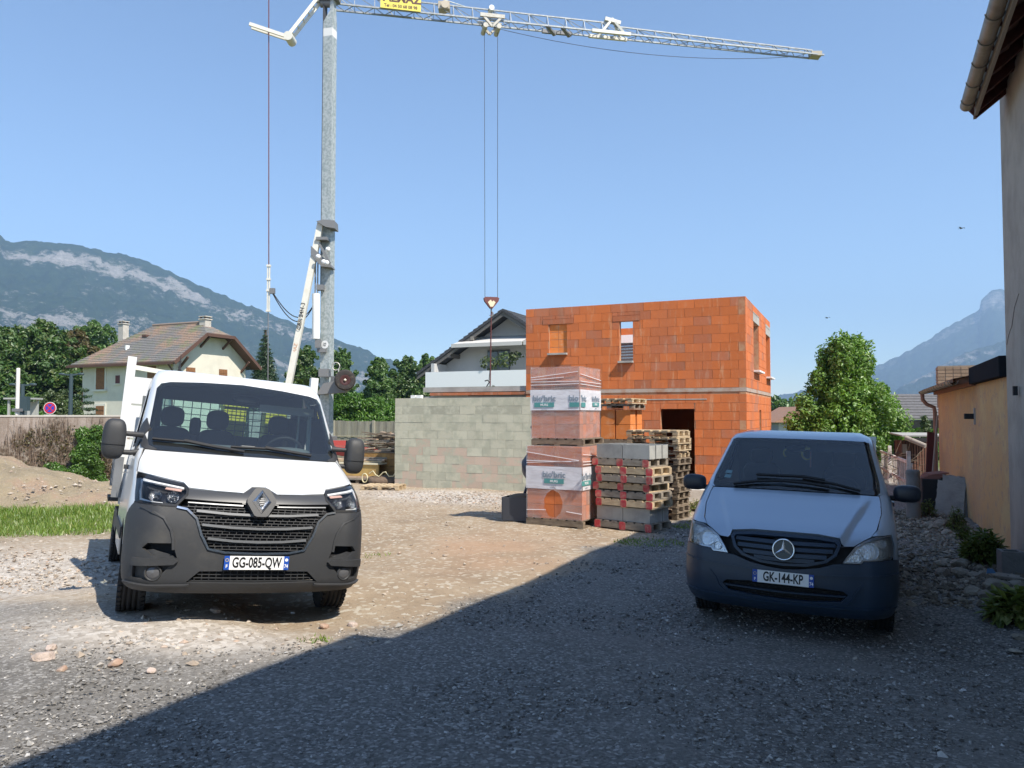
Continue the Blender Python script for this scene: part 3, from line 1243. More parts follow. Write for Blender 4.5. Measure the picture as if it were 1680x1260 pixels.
def brick_house():
    W = 6.70
    D = 6.75
    TOP = at(1225, 485.5, 21.5).z - HOUSE_Z
    BAND = at(1225, 641, 21.5).z - HOUSE_Z
    t = empty("brick_house", HZ, A_ROT, "two storey orange brick house shell without a roof behind the pallet stacks", "house")
    u2 = (U.x, U.y)
    P0 = (HB_P.x, HB_P.y)
    wins = []
    for r in ((901, 930, 532, 582), (1016, 1038, 527, 595)):
        a, b, c, d = win_rect(*r, P0, u2)
        wins.append((a + W, b + W, c, d))
    a, b, c, d = win_rect(1083.5, 1139, 671, 800, P0, u2)
    door = (a + W, b + W, 0, d)
    th = .20
    fx = Matrix.Translation((-W, 0, 0))
    lint = []
    for w in wins:
        lint.append((w[0] - .22, w[1] + .22, w[3], w[3] + .17))

    def fm(cx, cz, q):
        return BRICK_OLD if q > .84 or any(l[0] - .1 < cx < l[1] + .1 and cz > l[3] for l in lint) else BRICK
    up = BAND + .10
    opens = wins + lint + [door] + [(0, W, BAND - .02, up)]
    items = wall_bricks(t, W, 0, BAND - .02, .5, .25, th, opens, fm, None, fx, 3)
    items += wall_bricks(t, W, up, TOP, .5, .256, th, opens, fm, None, fx, 5)
    # side wall: local frame turned so that its face looks to +x
    vx = (V.x, V.y)
    sw = []
    for r in ((1236, 1244.5, 531, 611), (1256.5, 1262.5, 551, 621)):
        a, b, c, d = win_rect(*r, P0, vx)
        sw.append((a, b, c, d))
    a, b, c, d = win_rect(1246, 1249, 673, 760, P0, vx)
    slit = (a, b, c, d)
    sx = Matrix.Translation((0, 0, 0)) @ Matrix.Rotation(rad(90), 4, 'Z')
    lint2 = [(w[0] - .12, w[1] + .12, w[3], TOP - .22) for w in sw]
    op2 = sw + lint2 + [slit, (0, D, BAND - .02, up)]
    side = wall_bricks(t, D, 0, BAND - .02, .5, .25, th, op2, fm, None, sx, 7)
    side += wall_bricks(t, D, up, TOP, .5, .256, th, op2, fm, None, sx, 9)
    # hidden low bricks behind the pallets go to the end of the list
    hid = [i for i in items if i[0].translation.z < 1.6 and i[0].translation.x < -1.4]
    vis = [i for i in items if not (i[0].translation.z < 1.6 and i[0].translation.x < -1.4)]
    side.sort(key=lambda i: i[0].translation.y)
    emit_bricks(t, vis + side + hid, 300)
    # mortar core behind the faces
    core = MB()

    def strip(mb, L, z0, z1, opens, M, y0=.012, y1=.188):
        xs = sorted({0, L} | {o[0] for o in opens} | {o[1] for o in opens})
        for a, b in zip(xs[:-1], xs[1:]):
            if b - a < .01 or a < -.001 or b > L + .001:
                continue
            m = (a + b) / 2
            zs = [z0]
            for o in sorted([o for o in opens if o[0] < m < o[1]], key=lambda o: o[2]):
                if o[3] <= z0 or o[2] >= z1:
                    continue
                zs += [max(o[2], z0), min(o[3], z1)]
            zs.append(z1)
            for c, d in zip(zs[::2], zs[1::2]):
                if d - c > .01:
                    mb.box((m, (y0 + y1) / 2, (c + d) / 2), (b - a, y1 - y0, d - c), M)
    strip(core, W - .02, 0, TOP - .02, wins + [door], fx)
    strip(core, D - .02, 0, TOP - .02, sw + [slit], sx)
    core.build("mortar", MORTAR, t)
    # ring beams
    box("floor_beam", (-W / 2, .085, BAND + .04), (W - .008, .186, .105), BEAM, t)
    box("floor_beam", (-.085, D / 2, BAND + .04), (.186, D - .02, .105), BEAM, t)
    # lintels and sills
    for l in lint:
        MB().box(((l[0] + l[1]) / 2 - W, .09, (l[2] + l[3]) / 2), (l[1] - l[0] - .02, .20, l[3] - l[2] - .015)).build("lintel", BRICK_OLD, t)
    for w in wins:
        box("sill", ((w[0] + w[1]) / 2 - W, .02, w[2] + .02), (w[1] - w[0] + .04, .30, .055), CONC, t)
    for l in lint2:
        for z0, z1 in ((l[2], l[2] + .25), (l[2] + .26, l[3])):
            MB().box((-.09, (l[0] + l[1]) / 2, (z0 + z1) / 2), (.20, l[1] - l[0] - .02, z1 - z0 - .01)).build("shutter_box", CONC, t)
    for w in sw:
        box("sill", (-.0, (w[0] + w[1]) / 2, w[2] + .02), (.34, w[1] - w[0] + .05, .055), WHITE, t)
    # mortar smear over the door
    box("lintel", ((door[0] + door[1]) / 2 - W - .1, .004, door[3] + .28), (1.9, .03, .03), CONC, t)
    # bricked up window
    w = wins[0]
    cols, rows = 2, 4
    for i in range(cols):
        for j in range(rows):
            dx, dz = (w[1] - w[0]) / cols, (w[3] - w[2]) / rows
            box("brick", (w[0] + dx * (i + .5) - W, .105, w[2] + dz * (j + .5)), (dx - .012, .10, dz - .012), BRICK_NEW, t)
    MB().box(((w[0] + w[1]) / 2 - W, .120, (w[2] + w[3]) / 2), (w[1] - w[0], .11, w[3] - w[2])).build("mortar", CONC, t)
    # floor slab, far walls
    box("floor_slab", (-W / 2, D / 2, BAND - .12), (W - .42, D - .42, .2), CONC, t)
    box("floor_slab", (-W / 2, D / 2, -.1), (W - .42, D - .42, .2), CONC, t)
    # the far wall: the opening seen through the narrow window
    bw = MB()
    pr = HB_P + V * (D - .2)
    o0, _ = on_wall(1003, 560, (pr.x, pr.y), u2)
    o1, _ = on_wall(1050, 560, (pr.x, pr.y), u2)
    zt = on_wall(1027, 549.5, (pr.x, pr.y), u2)[1] - HOUSE_Z
    zm = on_wall(1027, 562.5, (pr.x, pr.y), u2)[1] - HOUSE_Z
    zl = BAND + .6
    oc, ow = (o0 + o1) / 2, o1 - o0
    for x0, x1 in ((-W, o0), (o1, 0)):
        bw.box(((x0 + x1) / 2, D - .1, TOP / 2), (x1 - x0, .2, TOP))
    bw.box((oc, D - .1, zl / 2), (ow, .2, zl))
    bw.box((oc, D - .1, (TOP + zt) / 2), (ow, .2, TOP - zt))
    bw.build("rear_wall", BRICK, t)
    MB().box((oc, D - .13, (zt + zm) / 2), (ow - .004, .16, zt - zm - .004)).build("shutter_box", mat("shutter_box_white", (.8, .8, .78), .6), t)
    sh = empty("roller_shutter", (0, 0, 0), parent=t)
    mg = mat("grey_shutter", (.09, .095, .10), .6)
    n = int((zm - zl) / .11)
    for k in range(n):
        box("slat", (oc, D - .14, zm - .06 - k * (zm - zl) / n), (ow - .01, .03, .10), mg, sh)
    MB().box((-W + .1, D / 2, TOP / 2), (.2, D - .42, TOP)).build("rear_wall", BRICK, t)
    # single storey wing to the left with its slab
    box("wing_wall", (-W - 1.9, .25, (BAND - .06) / 2), (3.78, .2, BAND - .06), CONC, t)
    for k in range(7):
        box("brick", (-W - .25 - k * .5, .13, BAND + .01), (.49, .22, .09), BRICK_OLD, t)
    box("wing_slab", (-W - 1.9, 1.2, BAND + .16), (3.8, 2.2, .16), CONC, t)
    return t


HOUSE = brick_house()


def block_wall():
    """garage wall of grey concrete blocks"""
    P = at(648, 680, 23.7)
    zb = -.46
    top = at(648, 653.5, 23.7).z
    t = empty("block_wall", (P.x, P.y, zb), A_ROT, "wall of grey concrete blocks with patchy damp tones behind the white truck", "wall")
    B1 = mat("concrete_block", (.50, .48, .37), .95, var=(3.2, (.41, .405, .31), .42, .62), rnd=.07, bump=(60, .006))
    B2 = mat("pinkish_block", (.53, .41, .32), .95, var=(3.0, (.45, .43, .33), .45, .62), rnd=.07, bump=(60, .006))
    B3 = mat("damp_block", (.36, .35, .27), .95, var=(4, (.46, .45, .35), .45, .62), rnd=.1, bump=(60, .006))
    hh = top - zb
    bh = hh / 11

    def fm(cx, cz, q):
        row = int(cz / bh)
        if row == 9:
            return B3 if q > .4 else B1
        return B2 if row < 6 and q > .60 and row not in (5,) or (row == 5 and q > .8) else B1
    L = 5.3
    items = wall_bricks(t, L, 0, hh, .5, bh, .2, [], fm, None, Matrix.Identity(4), 21, gap=.010, jit=.004)
    emit_bricks(t, items, 300, "block")
    mm = mat("block_mortar", (.44, .43, .34), .95, bump=(60, .01))
    MB().box((L / 2, .10, hh / 2 - .004), (L - .01, .19, hh - .012)).build("mortar", mm, t)
    MB().box((.1, 2.4, hh / 2 - .1), (.2, 4.4, hh - .2)).build("return_wall", mm, t)
    MB().box((L - .1, 1.2, hh / 2 - .1), (.2, 2.0, hh - .2)).build("return_wall", mm, t)
    # two white offcuts lying on the top course
    for k, x in enumerate((.62, .82)):
        prop(box("plaster_block", Vector((P.x, P.y, 0)) + U * x + V * .1 + Vector((0, 0, top + .045)), (.16, .14, .09), WHITE, rot=(0, 0, A_ROT)),
             ("small white block on top of the grey block wall, left of the pair", "small white block on top of the grey block wall, right of the pair")[k], "block", "white offcuts on the block wall")


block_wall()


# ------------------------------------------------------------------ neighbouring houses
def gable_house():
    """white gable house with balcony behind the site"""
    d = 50
    P = at(707, 680, d)
    z0 = -.4
    t = empty("gable_house", (P.x, P.y, z0), A_ROT, "white house with dark tiled gable roof, grey awnings and a long white balcony", "house")
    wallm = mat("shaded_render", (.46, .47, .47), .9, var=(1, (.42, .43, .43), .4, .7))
    roofm = mat("dark_tile", (.045, .048, .055), .8, bump=(14, .05), var=(5, (.07, .07, .075), .4, .7))
    wood = mat("grey_wood", (.13, .12, .11), .8)
    awn = mat("awning_cloth", (.55, .53, .50), .8)
    W = 13.5
    apx, apz = on_wall(822, 506, (P.x, P.y), (U.x, U.y))
    apz -= z0
    ex, ez = on_wall(680, 612, (P.x, P.y), (U.x, U.y))
    ez -= z0
    s = (apz - ez) / (apx - ex)
    R = 2 * apx - ex
    # gable wall set back behind the balcony
    wz = lambda x: apz - abs(x - apx) * s - .25
    poly = [(0, 0), (2 * apx, 0), (2 * apx, wz(2 * apx)), (apx, wz(apx)), (0, wz(0))]
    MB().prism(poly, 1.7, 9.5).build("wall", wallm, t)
    # side cheek walls of the loggia
    MB().box((.12, .85, (wz(0.1)) / 2), (.24, 1.72, wz(0.1) - .02)).build("wall", mat("loggia_wall", (.5, .5, .49), .9), t)
    # roof slabs with stepped tile edge
    for sg in (-1, 1):
        mb = MB()
        n = 18
        for k in range(n):
            x0 = apx + sg * (abs(ex - apx)) * k / n
            x1 = apx + sg * (abs(ex - apx)) * (k + 1) / n
            za, zb = apz - abs(x0 - apx) * s, apz - abs(x1 - apx) * s
            p = [(x0, za + .02), (x0, za - .16), (x1, zb - .16), (x1, zb + .09)]
            mb.prism(p if sg > 0 else p[::-1], .25, 10)
        mb.build("roof", roofm, t)
        MB().prism([(apx, apz - .18), (apx, apz - .42), (apx + sg * abs(ex - apx), ez - .42), (apx + sg * abs(ex - apx), ez - .18)][::sg], .32, .42).build("bargeboard", wood, t)
        for k in (.35, .62, .86):
            xx = apx + sg * abs(ex - apx) * k
            MB().box((xx, 1.0, apz - abs(xx - apx) * s - .38), (.22, 1.4, .26)).build("purlin", mat("purlin_wood", (.22, .20, .17), .8) if k == .35 else wood, t)
    # balcony
    x0, zt = on_wall(711, 612, (P.x, P.y), (U.x, U.y))
    _, zb_ = on_wall(711, 636.5, (P.x, P.y), (U.x, U.y))
    zt -= z0
    zb_ -= z0
    box("balcony_front", (x0 + 4.6, -.95, (zt + zb_) / 2), (9.2, .12, zt - zb_), mat("balcony_panel", (.82, .82, .81), .5), t)
    box("balcony_floor", (x0 + 4.6, .40, zb_ + .05), (9.2, 2.56, .2), WHITE, t)
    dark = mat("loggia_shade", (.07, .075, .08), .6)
    box("window", (x0 + 5.2, 1.66, zb_ - .95), (7.0, .10, 1.7), dark, t)  # dark panel painted for the shade under the balcony, no real window
    # windows behind the balcony
    gl = mat("window_pane", (.03, .045, .06), .08, spec=.8)
    for xx, ww in ((4.3, 1.6), (7.6, 1.6)):
        f = box("window", (x0 + xx - .4, 1.67, zt + .35), (ww, .08, 2.3), mat("window_frame", (.10, .11, .12), .5) if xx < 5 else bpy.data.materials["window_frame"], t)
        for q in (-1, 1):
            box("pane", (x0 + xx - .4 + q * ww / 4, 1.61, zt + .35), (ww / 2 - .08, .03, 2.16), gl, f).location = (q * ww / 4, -.06, 0)
    # awnings
    za = zt + 1.78
    for xx, L in ((1.55, 4.9), (6.55, 5.0)):
        a = MB()
        a.add([(x0 + xx + .5, 1.6, za + .62), (x0 + xx + L, 1.6, za + .62), (x0 + xx + L, -.4, za), (x0 + xx, -.4, za)], [(3, 2, 1, 0)])
        a.add([(x0 + xx + .5, 1.6, za + .58), (x0 + xx + L, 1.6, za + .58), (x0 + xx + L, -.4, za - .04), (x0 + xx, -.4, za - .04)], [(0, 1, 2, 3)])
        a.box((x0 + xx + L / 2, -.42, za - .10), (L, .06, .24))
        a.build("awning", awn, t)
    # plants on the balcony
    for k, (px, py, n, r_, lab) in enumerate(((816, 596, 260, .75, "leafy potted plant showing over the white balcony rail, under the awning gap"), (808, 640, 140, .5, "small plant on the slab top below the white balcony, at the foot of the chain"))):
        q = at(px, py, 47.5 if k == 0 else 26.2)
        if k == 0:
            bl = [(q.x - .5, q.y, q.z, .6, .4, .45), (q.x + .5, q.y, q.z + .2, .7, .4, .5), (q.x + 1.1, q.y, q.z + .45, .5, .4, .3)]
            zb2 = q.z - 1.3
        else:
            bl = [(q.x, q.y, q.z, .28, .2, .14)]
            zb2 = q.z - .16
        tree(lab, (q.x, q.y, zb2), "plant", bl, n * 2, .10 if k == 0 else .05, L_OLIVE, .8 if k == 0 else .1, .02, BARK, seed=301 + k, name="potted_plant")


gable_house()


def shutter(parent, x, y, z, w, hh, m, n=4):
    """a pair of closed plank shutters on the wall plane y"""
    f = empty("shutter", (x, y, z), parent=parent)
    for k in range(n):
        box("plank", (-w / 2 + w * (k + .5) / n, 0, 0), (w / n - .015, .05, hh), m, f)
    for q in (-1, 1):
        box("batten", (0, -.03, q * hh * .32), (w * .96, .03, .09), m, f)
    return f


def cream_house():
    d = 54
    P = at(283, 680, d)
    z0 = -.4
    L = 9.3
    D = 7.0
    t = empty("cream_house", (P.x, P.y, z0), A_ROT, "cream rendered house with mossy hipped tile roof and brown shutters on the left", "house")
    wallm = mat("cream_render", (.66, .62, .52), .9, var=(1.2, (.60, .56, .47), .4, .7), bump=(20, .01))
    wood = mat("brown_shutter", (.26, .115, .045), .7, var=(6, (.17, .075, .035), .4, .7))
    trim = mat("brown_eave", (.10, .05, .035), .7)
    sur = mat("window_surround", (.68, .65, .56), .8)
    ez = at(283, 583, d).z - z0
    rz = at(325, 529, d + 3.3).z - z0
    # mossy roof material
    tm = NT("mossy_tile")
    pos = tm.objc()
    base = tm.mix(tm.smooth(tm.noise(pos, .45, 5, .6), .42, .62), (.20, .19, .185), (.36, .23, .16))
    base = tm.mix(tm.smooth(tm.noise(pos, .8, 5, .7), .5, .66), base, (.20, .215, .10))
    base = tm.mix(tm.smooth(tm.noise(pos, 14, 3, .7), .45, .65), base, (.13, .13, .12))
    tm.l(base, tm.b.inputs["Base Color"])
    tm.b.inputs["Roughness"].default_value = .95
    tm.bump(tm.noise(pos, 16, 4, .7), .04)
    roofm = tm.m
    # walls: long face on y=0 from x=-L to 0, gable on x=0 from y=0 to D
    MB().box((-L / 2, D / 2, (ez - .1) / 2), (L, D, ez - .1)).build("wall", wallm, t)
    gz = ez + (rz - ez) * .62                 # half hip: gable wall cut off there
    hw = D / 2 * (1 - .62)
    g = MB()
    g.add([(-.002, 0, ez - .1), (-.002, D, ez - .1), (-.002, D / 2 + hw, gz - .12), (-.002, D / 2 - hw, gz - .12), (-.3, 0, ez - .1), (-.3, D, ez - .1), (-.3, D / 2 + hw, gz - .12), (-.3, D / 2 - hw, gz - .12)],
          [(0, 1, 2, 3), (7, 6, 5, 4), (1, 5, 6, 2), (0, 3, 7, 4), (3, 2, 6, 7)])
    g.build("gable_wall", wallm, t)
    # roof planes, each course of tiles a step
    ov, og = .75, .95
    sl = (rz - ez) / (D / 2)
    n = 22
    rend = -L + 3.2                           # ridge starts here over the hipped left end

    def course(mb, a0, a1, b0, b1):
        """quad from lower edge a0-a1 to upper edge b0-b1 with a small butt thickness"""
        mb.add([a0, a1, b1, b0, tuple(Vector(a0) - Vector((0, 0, .10))), tuple(Vector(a1) - Vector((0, 0, .10)))], [(0, 1, 2, 3), (4, 5, 1, 0)])
    fr, bk, hp, hh2 = MB(), MB(), MB(), MB()
    ylo = -ov
    for k in range(n):
        f0, f1 = k / n, (k + 1) / n
        y0, y1 = ylo + (D / 2 - ylo) * f0, ylo + (D / 2 - ylo) * f1
        za, zb = ez - sl * ov + sl * (y0 + ov) + .06, ez + sl * y1
        xl0, xl1 = -L - ov + (rend + L + ov) * f0, -L - ov + (rend + L + ov) * f1
        frac = lambda z: max(0.0, (z - gz) / (rz - gz))
        xr0, xr1 = og - (og + .9) * frac(za), og - (og + .9) * frac(zb)
        course(fr, (xl0, y0, za), (xr0, y0, za), (xl1, y1, zb), (xr1, y1, zb))
        course(bk, (xr0, D - y0, za), (xl0, D - y0, za), (xr1, D - y1, zb), (xl1, D - y1, zb))
        course(hp, (xl0, D - y0, za), (xl0, y0, za), (xl1, D - y1, zb), (xl1, y1, zb))
        if zb > gz:
            q0, q1 = D / 2 - y0, D / 2 - y1
            course(hh2, (xr0, y0, za), (xr0, D - y0, za), (xr1, y1, zb), (xr1, D - y1, zb))
    for mb in (fr, bk, hp, hh2):
        mb.build("roof", roofm, t)
    MB().tube([(rend, D / 2, rz + .05), (-.9, D / 2, rz + .05)], .11, 8).build("ridge", mat("ridge_tile", (.22, .17, .14), .9), t)
    # under-roof closing board, fascia, gutter
    zs = ez - sl * ov
    MB().box((-L / 2 - .0, -ov + .02, zs - .02), (L + ov + og, .09, .17)).build("gutter", trim, t)
    MB().box((-L / 2 + .1, -ov / 2, zs + .10), (L + ov + og - .2, ov - .06, .05)).build("soffit", trim, t)
    for sg in (0, 1):
        f = (lambda y: y) if sg == 0 else (lambda y: D - y)
        ytop = D / 2 - hw
        MB().bar((og - .02, f(-ov), zs - .02), (og - .02, f(ytop), gz - .04), .07, .24).build("bargeboard", trim, t)
        MB().bar((og * .5, f(-ov + .1), zs), (og * .5, f(ytop + .1), gz), og, .05, up=(0, 0, 1)).build("soffit", trim, t)
        MB().bar((.0, f(.5), ez - .9), (og - .1, f(.5), ez - .1), .12, .14).build("bracket", trim, t)
        MB().bar((.0, f(ytop + .25), gz - .9), (og - .1, f(ytop + .25), gz - .2), .12, .14).build("bracket", trim, t)
    MB().bar((og - .02, D / 2 - hw - .05, gz - .04), (og - .02, D / 2 + hw + .05, gz - .04), .07, .24).build("bargeboard", trim, t)
    MB().box((og / 2, D / 2, gz - .06), (og, hw * 2, .05)).build("soffit", trim, t)
    # windows with closed shutters
    def win(px0, px1, py0, py1):
        a, b, c, dd = [v for v in win2(px0, px1, py0, py1)]
        return (a + b) / 2, (c + dd) / 2, b - a, dd - c

    def win2(px0, px1, py0, py1):
        s0, _ = on_wall(px0, py0, (P.x, P.y), (U.x, U.y))
        s1, _ = on_wall(px1, py0, (P.x, P.y), (U.x, U.y))
        _, zt = on_wall((px0 + px1) / 2, py0, (P.x, P.y), (U.x, U.y))
        _, zb = on_wall((px0 + px1) / 2, py1, (P.x, P.y), (U.x, U.y))
        return s0, s1, zb - z0, zt - z0
    for r in ((159, 172.5, 604, 639), (158.5, 171.5, 666, 700), (243, 257, 601, 640)):
        x, z, w, hh = win(*r)
        f = empty("window", (x, 0, z), parent=t)
        box("surround", (0, -.02, hh / 2 + .09), (w + .34, .06, .17), sur, f)
        for q in (-1, 1):
            box("surround", (q * (w / 2 + .09), -.02, 0), (.16, .06, hh), sur, f)
        box("sill", (0, -.08, -hh / 2 - .08), (w + .55, .24, .14), sur, f)
        shutter(f, 0, -.05, 0, w, hh, wood)
    x, z, w, hh = win(190.5, 196.5, 616, 629)
    box("small_window", (x, -.03, z), (w, .06, hh), mat("red_shutter", (.13, .04, .04), .7), t)
    box("sill", (x, -.06, z - hh / 2 - .06), (w + .3, .14, .08), sur, t)
    # gable windows, tops of the shutters above the truck roof
    for px0, px1, py0 in ((305, 319.5, 603.5), (359, 372, 606.5)):
        s0, _ = on_wall(px0, py0, (P.x, P.y), (V.x, V.y))
        s1, zt = on_wall(px1, py0, (P.x, P.y), (V.x, V.y))
        f = empty("window", (0, (s0 + s1) / 2, zt - z0 - .75), rotz=rad(90), parent=t)
        shutter(f, 0, -.05, 0, s1 - s0, 1.5, wood)
        box("sill", (0, -.08, -.84), (s1 - s0 + .5, .22, .14), sur, f)
    # downpipe, lamp bracket, chimneys
    MB().tube([(.1, -.6, zs), (.06, -.12, zs - .5), (.06, -.1, zs - 5)], .06, 8).build("downpipe", trim, t)
    cm = mat("chimney_render", (.50, .46, .40), .9, var=(3, (.40, .37, .32), .4, .7))
    for px, ptop, w, dd in ((337, 519, .58, D / 2 + .3), (203, 527, .56, D / 2 + 1.2)):
        q = at(px, ptop, 54 + 3.4 + (7.0 if px < 300 else 0))
        loc = (Matrix.Rotation(ANG, 4, 'Z') @ (Vector((q.x, q.y, 0)) - Vector((P.x, P.y, 0))))
        zt = q.z - z0
        c = MB().box((loc.x, loc.y, zt - 1.1), (w, w, 1.7)).build("chimney", cm, t)
        MB().box((loc.x, loc.y, zt - .23), (w + .14, w + .14, .08)).build("chimney_cap", cm, c)
        for a in (-1, 1):
            for b in (-1, 1):
                MB().box((loc.x + a * w * .36, loc.y + b * w * .36, zt - .13), (.1, .1, .14)).build("chimney_post", trim, c)
        MB().box((loc.x, loc.y, zt - .03), (w + .1, w + .1, .07)).build("chimney_cap", cm, c)
    # vent and skylight on the long roof slope
    for px, py, w, m in ((205, 550, .45, trim), (195.5, 572, .12, WHITE)):
        q = at(px, py, 56.5)
        loc = Matrix.Rotation(ANG, 4, 'Z') @ (Vector((q.x, q.y, 0)) - Vector((P.x, P.y, 0)))
        yy = (q.z - z0 - ez) / sl
        MB().box((loc.x, yy, ez + sl * yy + .12), (w, .3, .36 if m is WHITE else .16)).build("roof_vent", m, t)


cream_house()


def far_houses():
    tile = mat("grey_roof_tile", (.11, .105, .105), .8, var=(6, (.15, .14, .14), .4, .7))
    wallm = mat("far_render", (.42, .41, .38), .9)
    # grey roof between laurel and shed
    P = at(1468, 680, 50)
    t = empty("grey_roof_house", (P.x, P.y, -.4), A_ROT * .4, "house with grey tiled roof between the laurel tree and the orange shed", "house")
    zt = at(1490, 647, 53).z + .4
    zb = at(1490, 687, 50).z + .4
    n = 9
    for k in range(n):
        f0, f1 = k / n, (k + 1) / n
        MB().add([(-.6, -.5 + 3 * f0, zb + (zt - zb) * f0 + .06), (7.5, -.5 + 3 * f0, zb + (zt - zb) * f0 + .06), (7.5, -.5 + 3 * f1, zb + (zt - zb) * f1), (-.6, -.5 + 3 * f1, zb + (zt - zb) * f1),
                  (-.6, -.5 + 3 * f0, zb + (zt - zb) * f0 - .02), (7.5, -.5 + 3 * f0, zb + (zt - zb) * f0 - .02)], [(0, 1, 2, 3), (4, 5, 1, 0)]).build("tile_course", tile, t)
    MB().box((3.4, 3.0, (zb - .1) / 2), (7.0, 5.6, zb - .1)).build("wall", mat("dark_boards", (.09, .09, .095), .8), t)
    MB().prism([(2.2, zb - .05), (5.6, zb - .05), (3.9, zb + 1.1)], -1.6, 1.0).build("dormer", tile, t)
    MB().box((1.2, .18, zb - .5), (1.4, .06, .7)).build("window", mat("far_pane", (.03, .04, .05), .1), t)
    # orange roof further off, right of the brick house
    P = at(1276, 680, 95)
    t = empty("orange_roof_house", (P.x, P.y, -.4), 0, "distant house with orange tiled roof just right of the brick house", "house")
    zt, zb = at(1290, 667, 95).z + .4, at(1290, 693, 95).z + .4
    om = mat("orange_roof_tile", (.36, .19, .12), .9, var=(2, (.28, .16, .11), .4, .7))
    MB().prism([(-.8, zb), (7.5, zb), (6.2, zt), (2.6, zt)], -1, 7).build("roof", om, t)
    MB().box((3.5, 3, zb / 2 - .05), (7, 6.6, zb - .1)).build("wall", wallm, t)
    MB().box((2.0, -.33, zb - 1.2), (1.0, .08, 1.1)).build("window", bpy.data.materials["far_pane"], t)
    MB().box((4.6, -.33, zb - 1.2), (1.0, .08, 1.1)).build("window", bpy.data.materials["far_pane"], t)


far_houses()


# ------------------------------------------------------------------ grey house and orange shed on the right
RC = at(1653, 680, 10.9)
RC.z = -.25
UH = Vector((.905, -.425, 0))
VH = Vector((.425, .905, 0))
RH = -math.atan2(.425, .905)


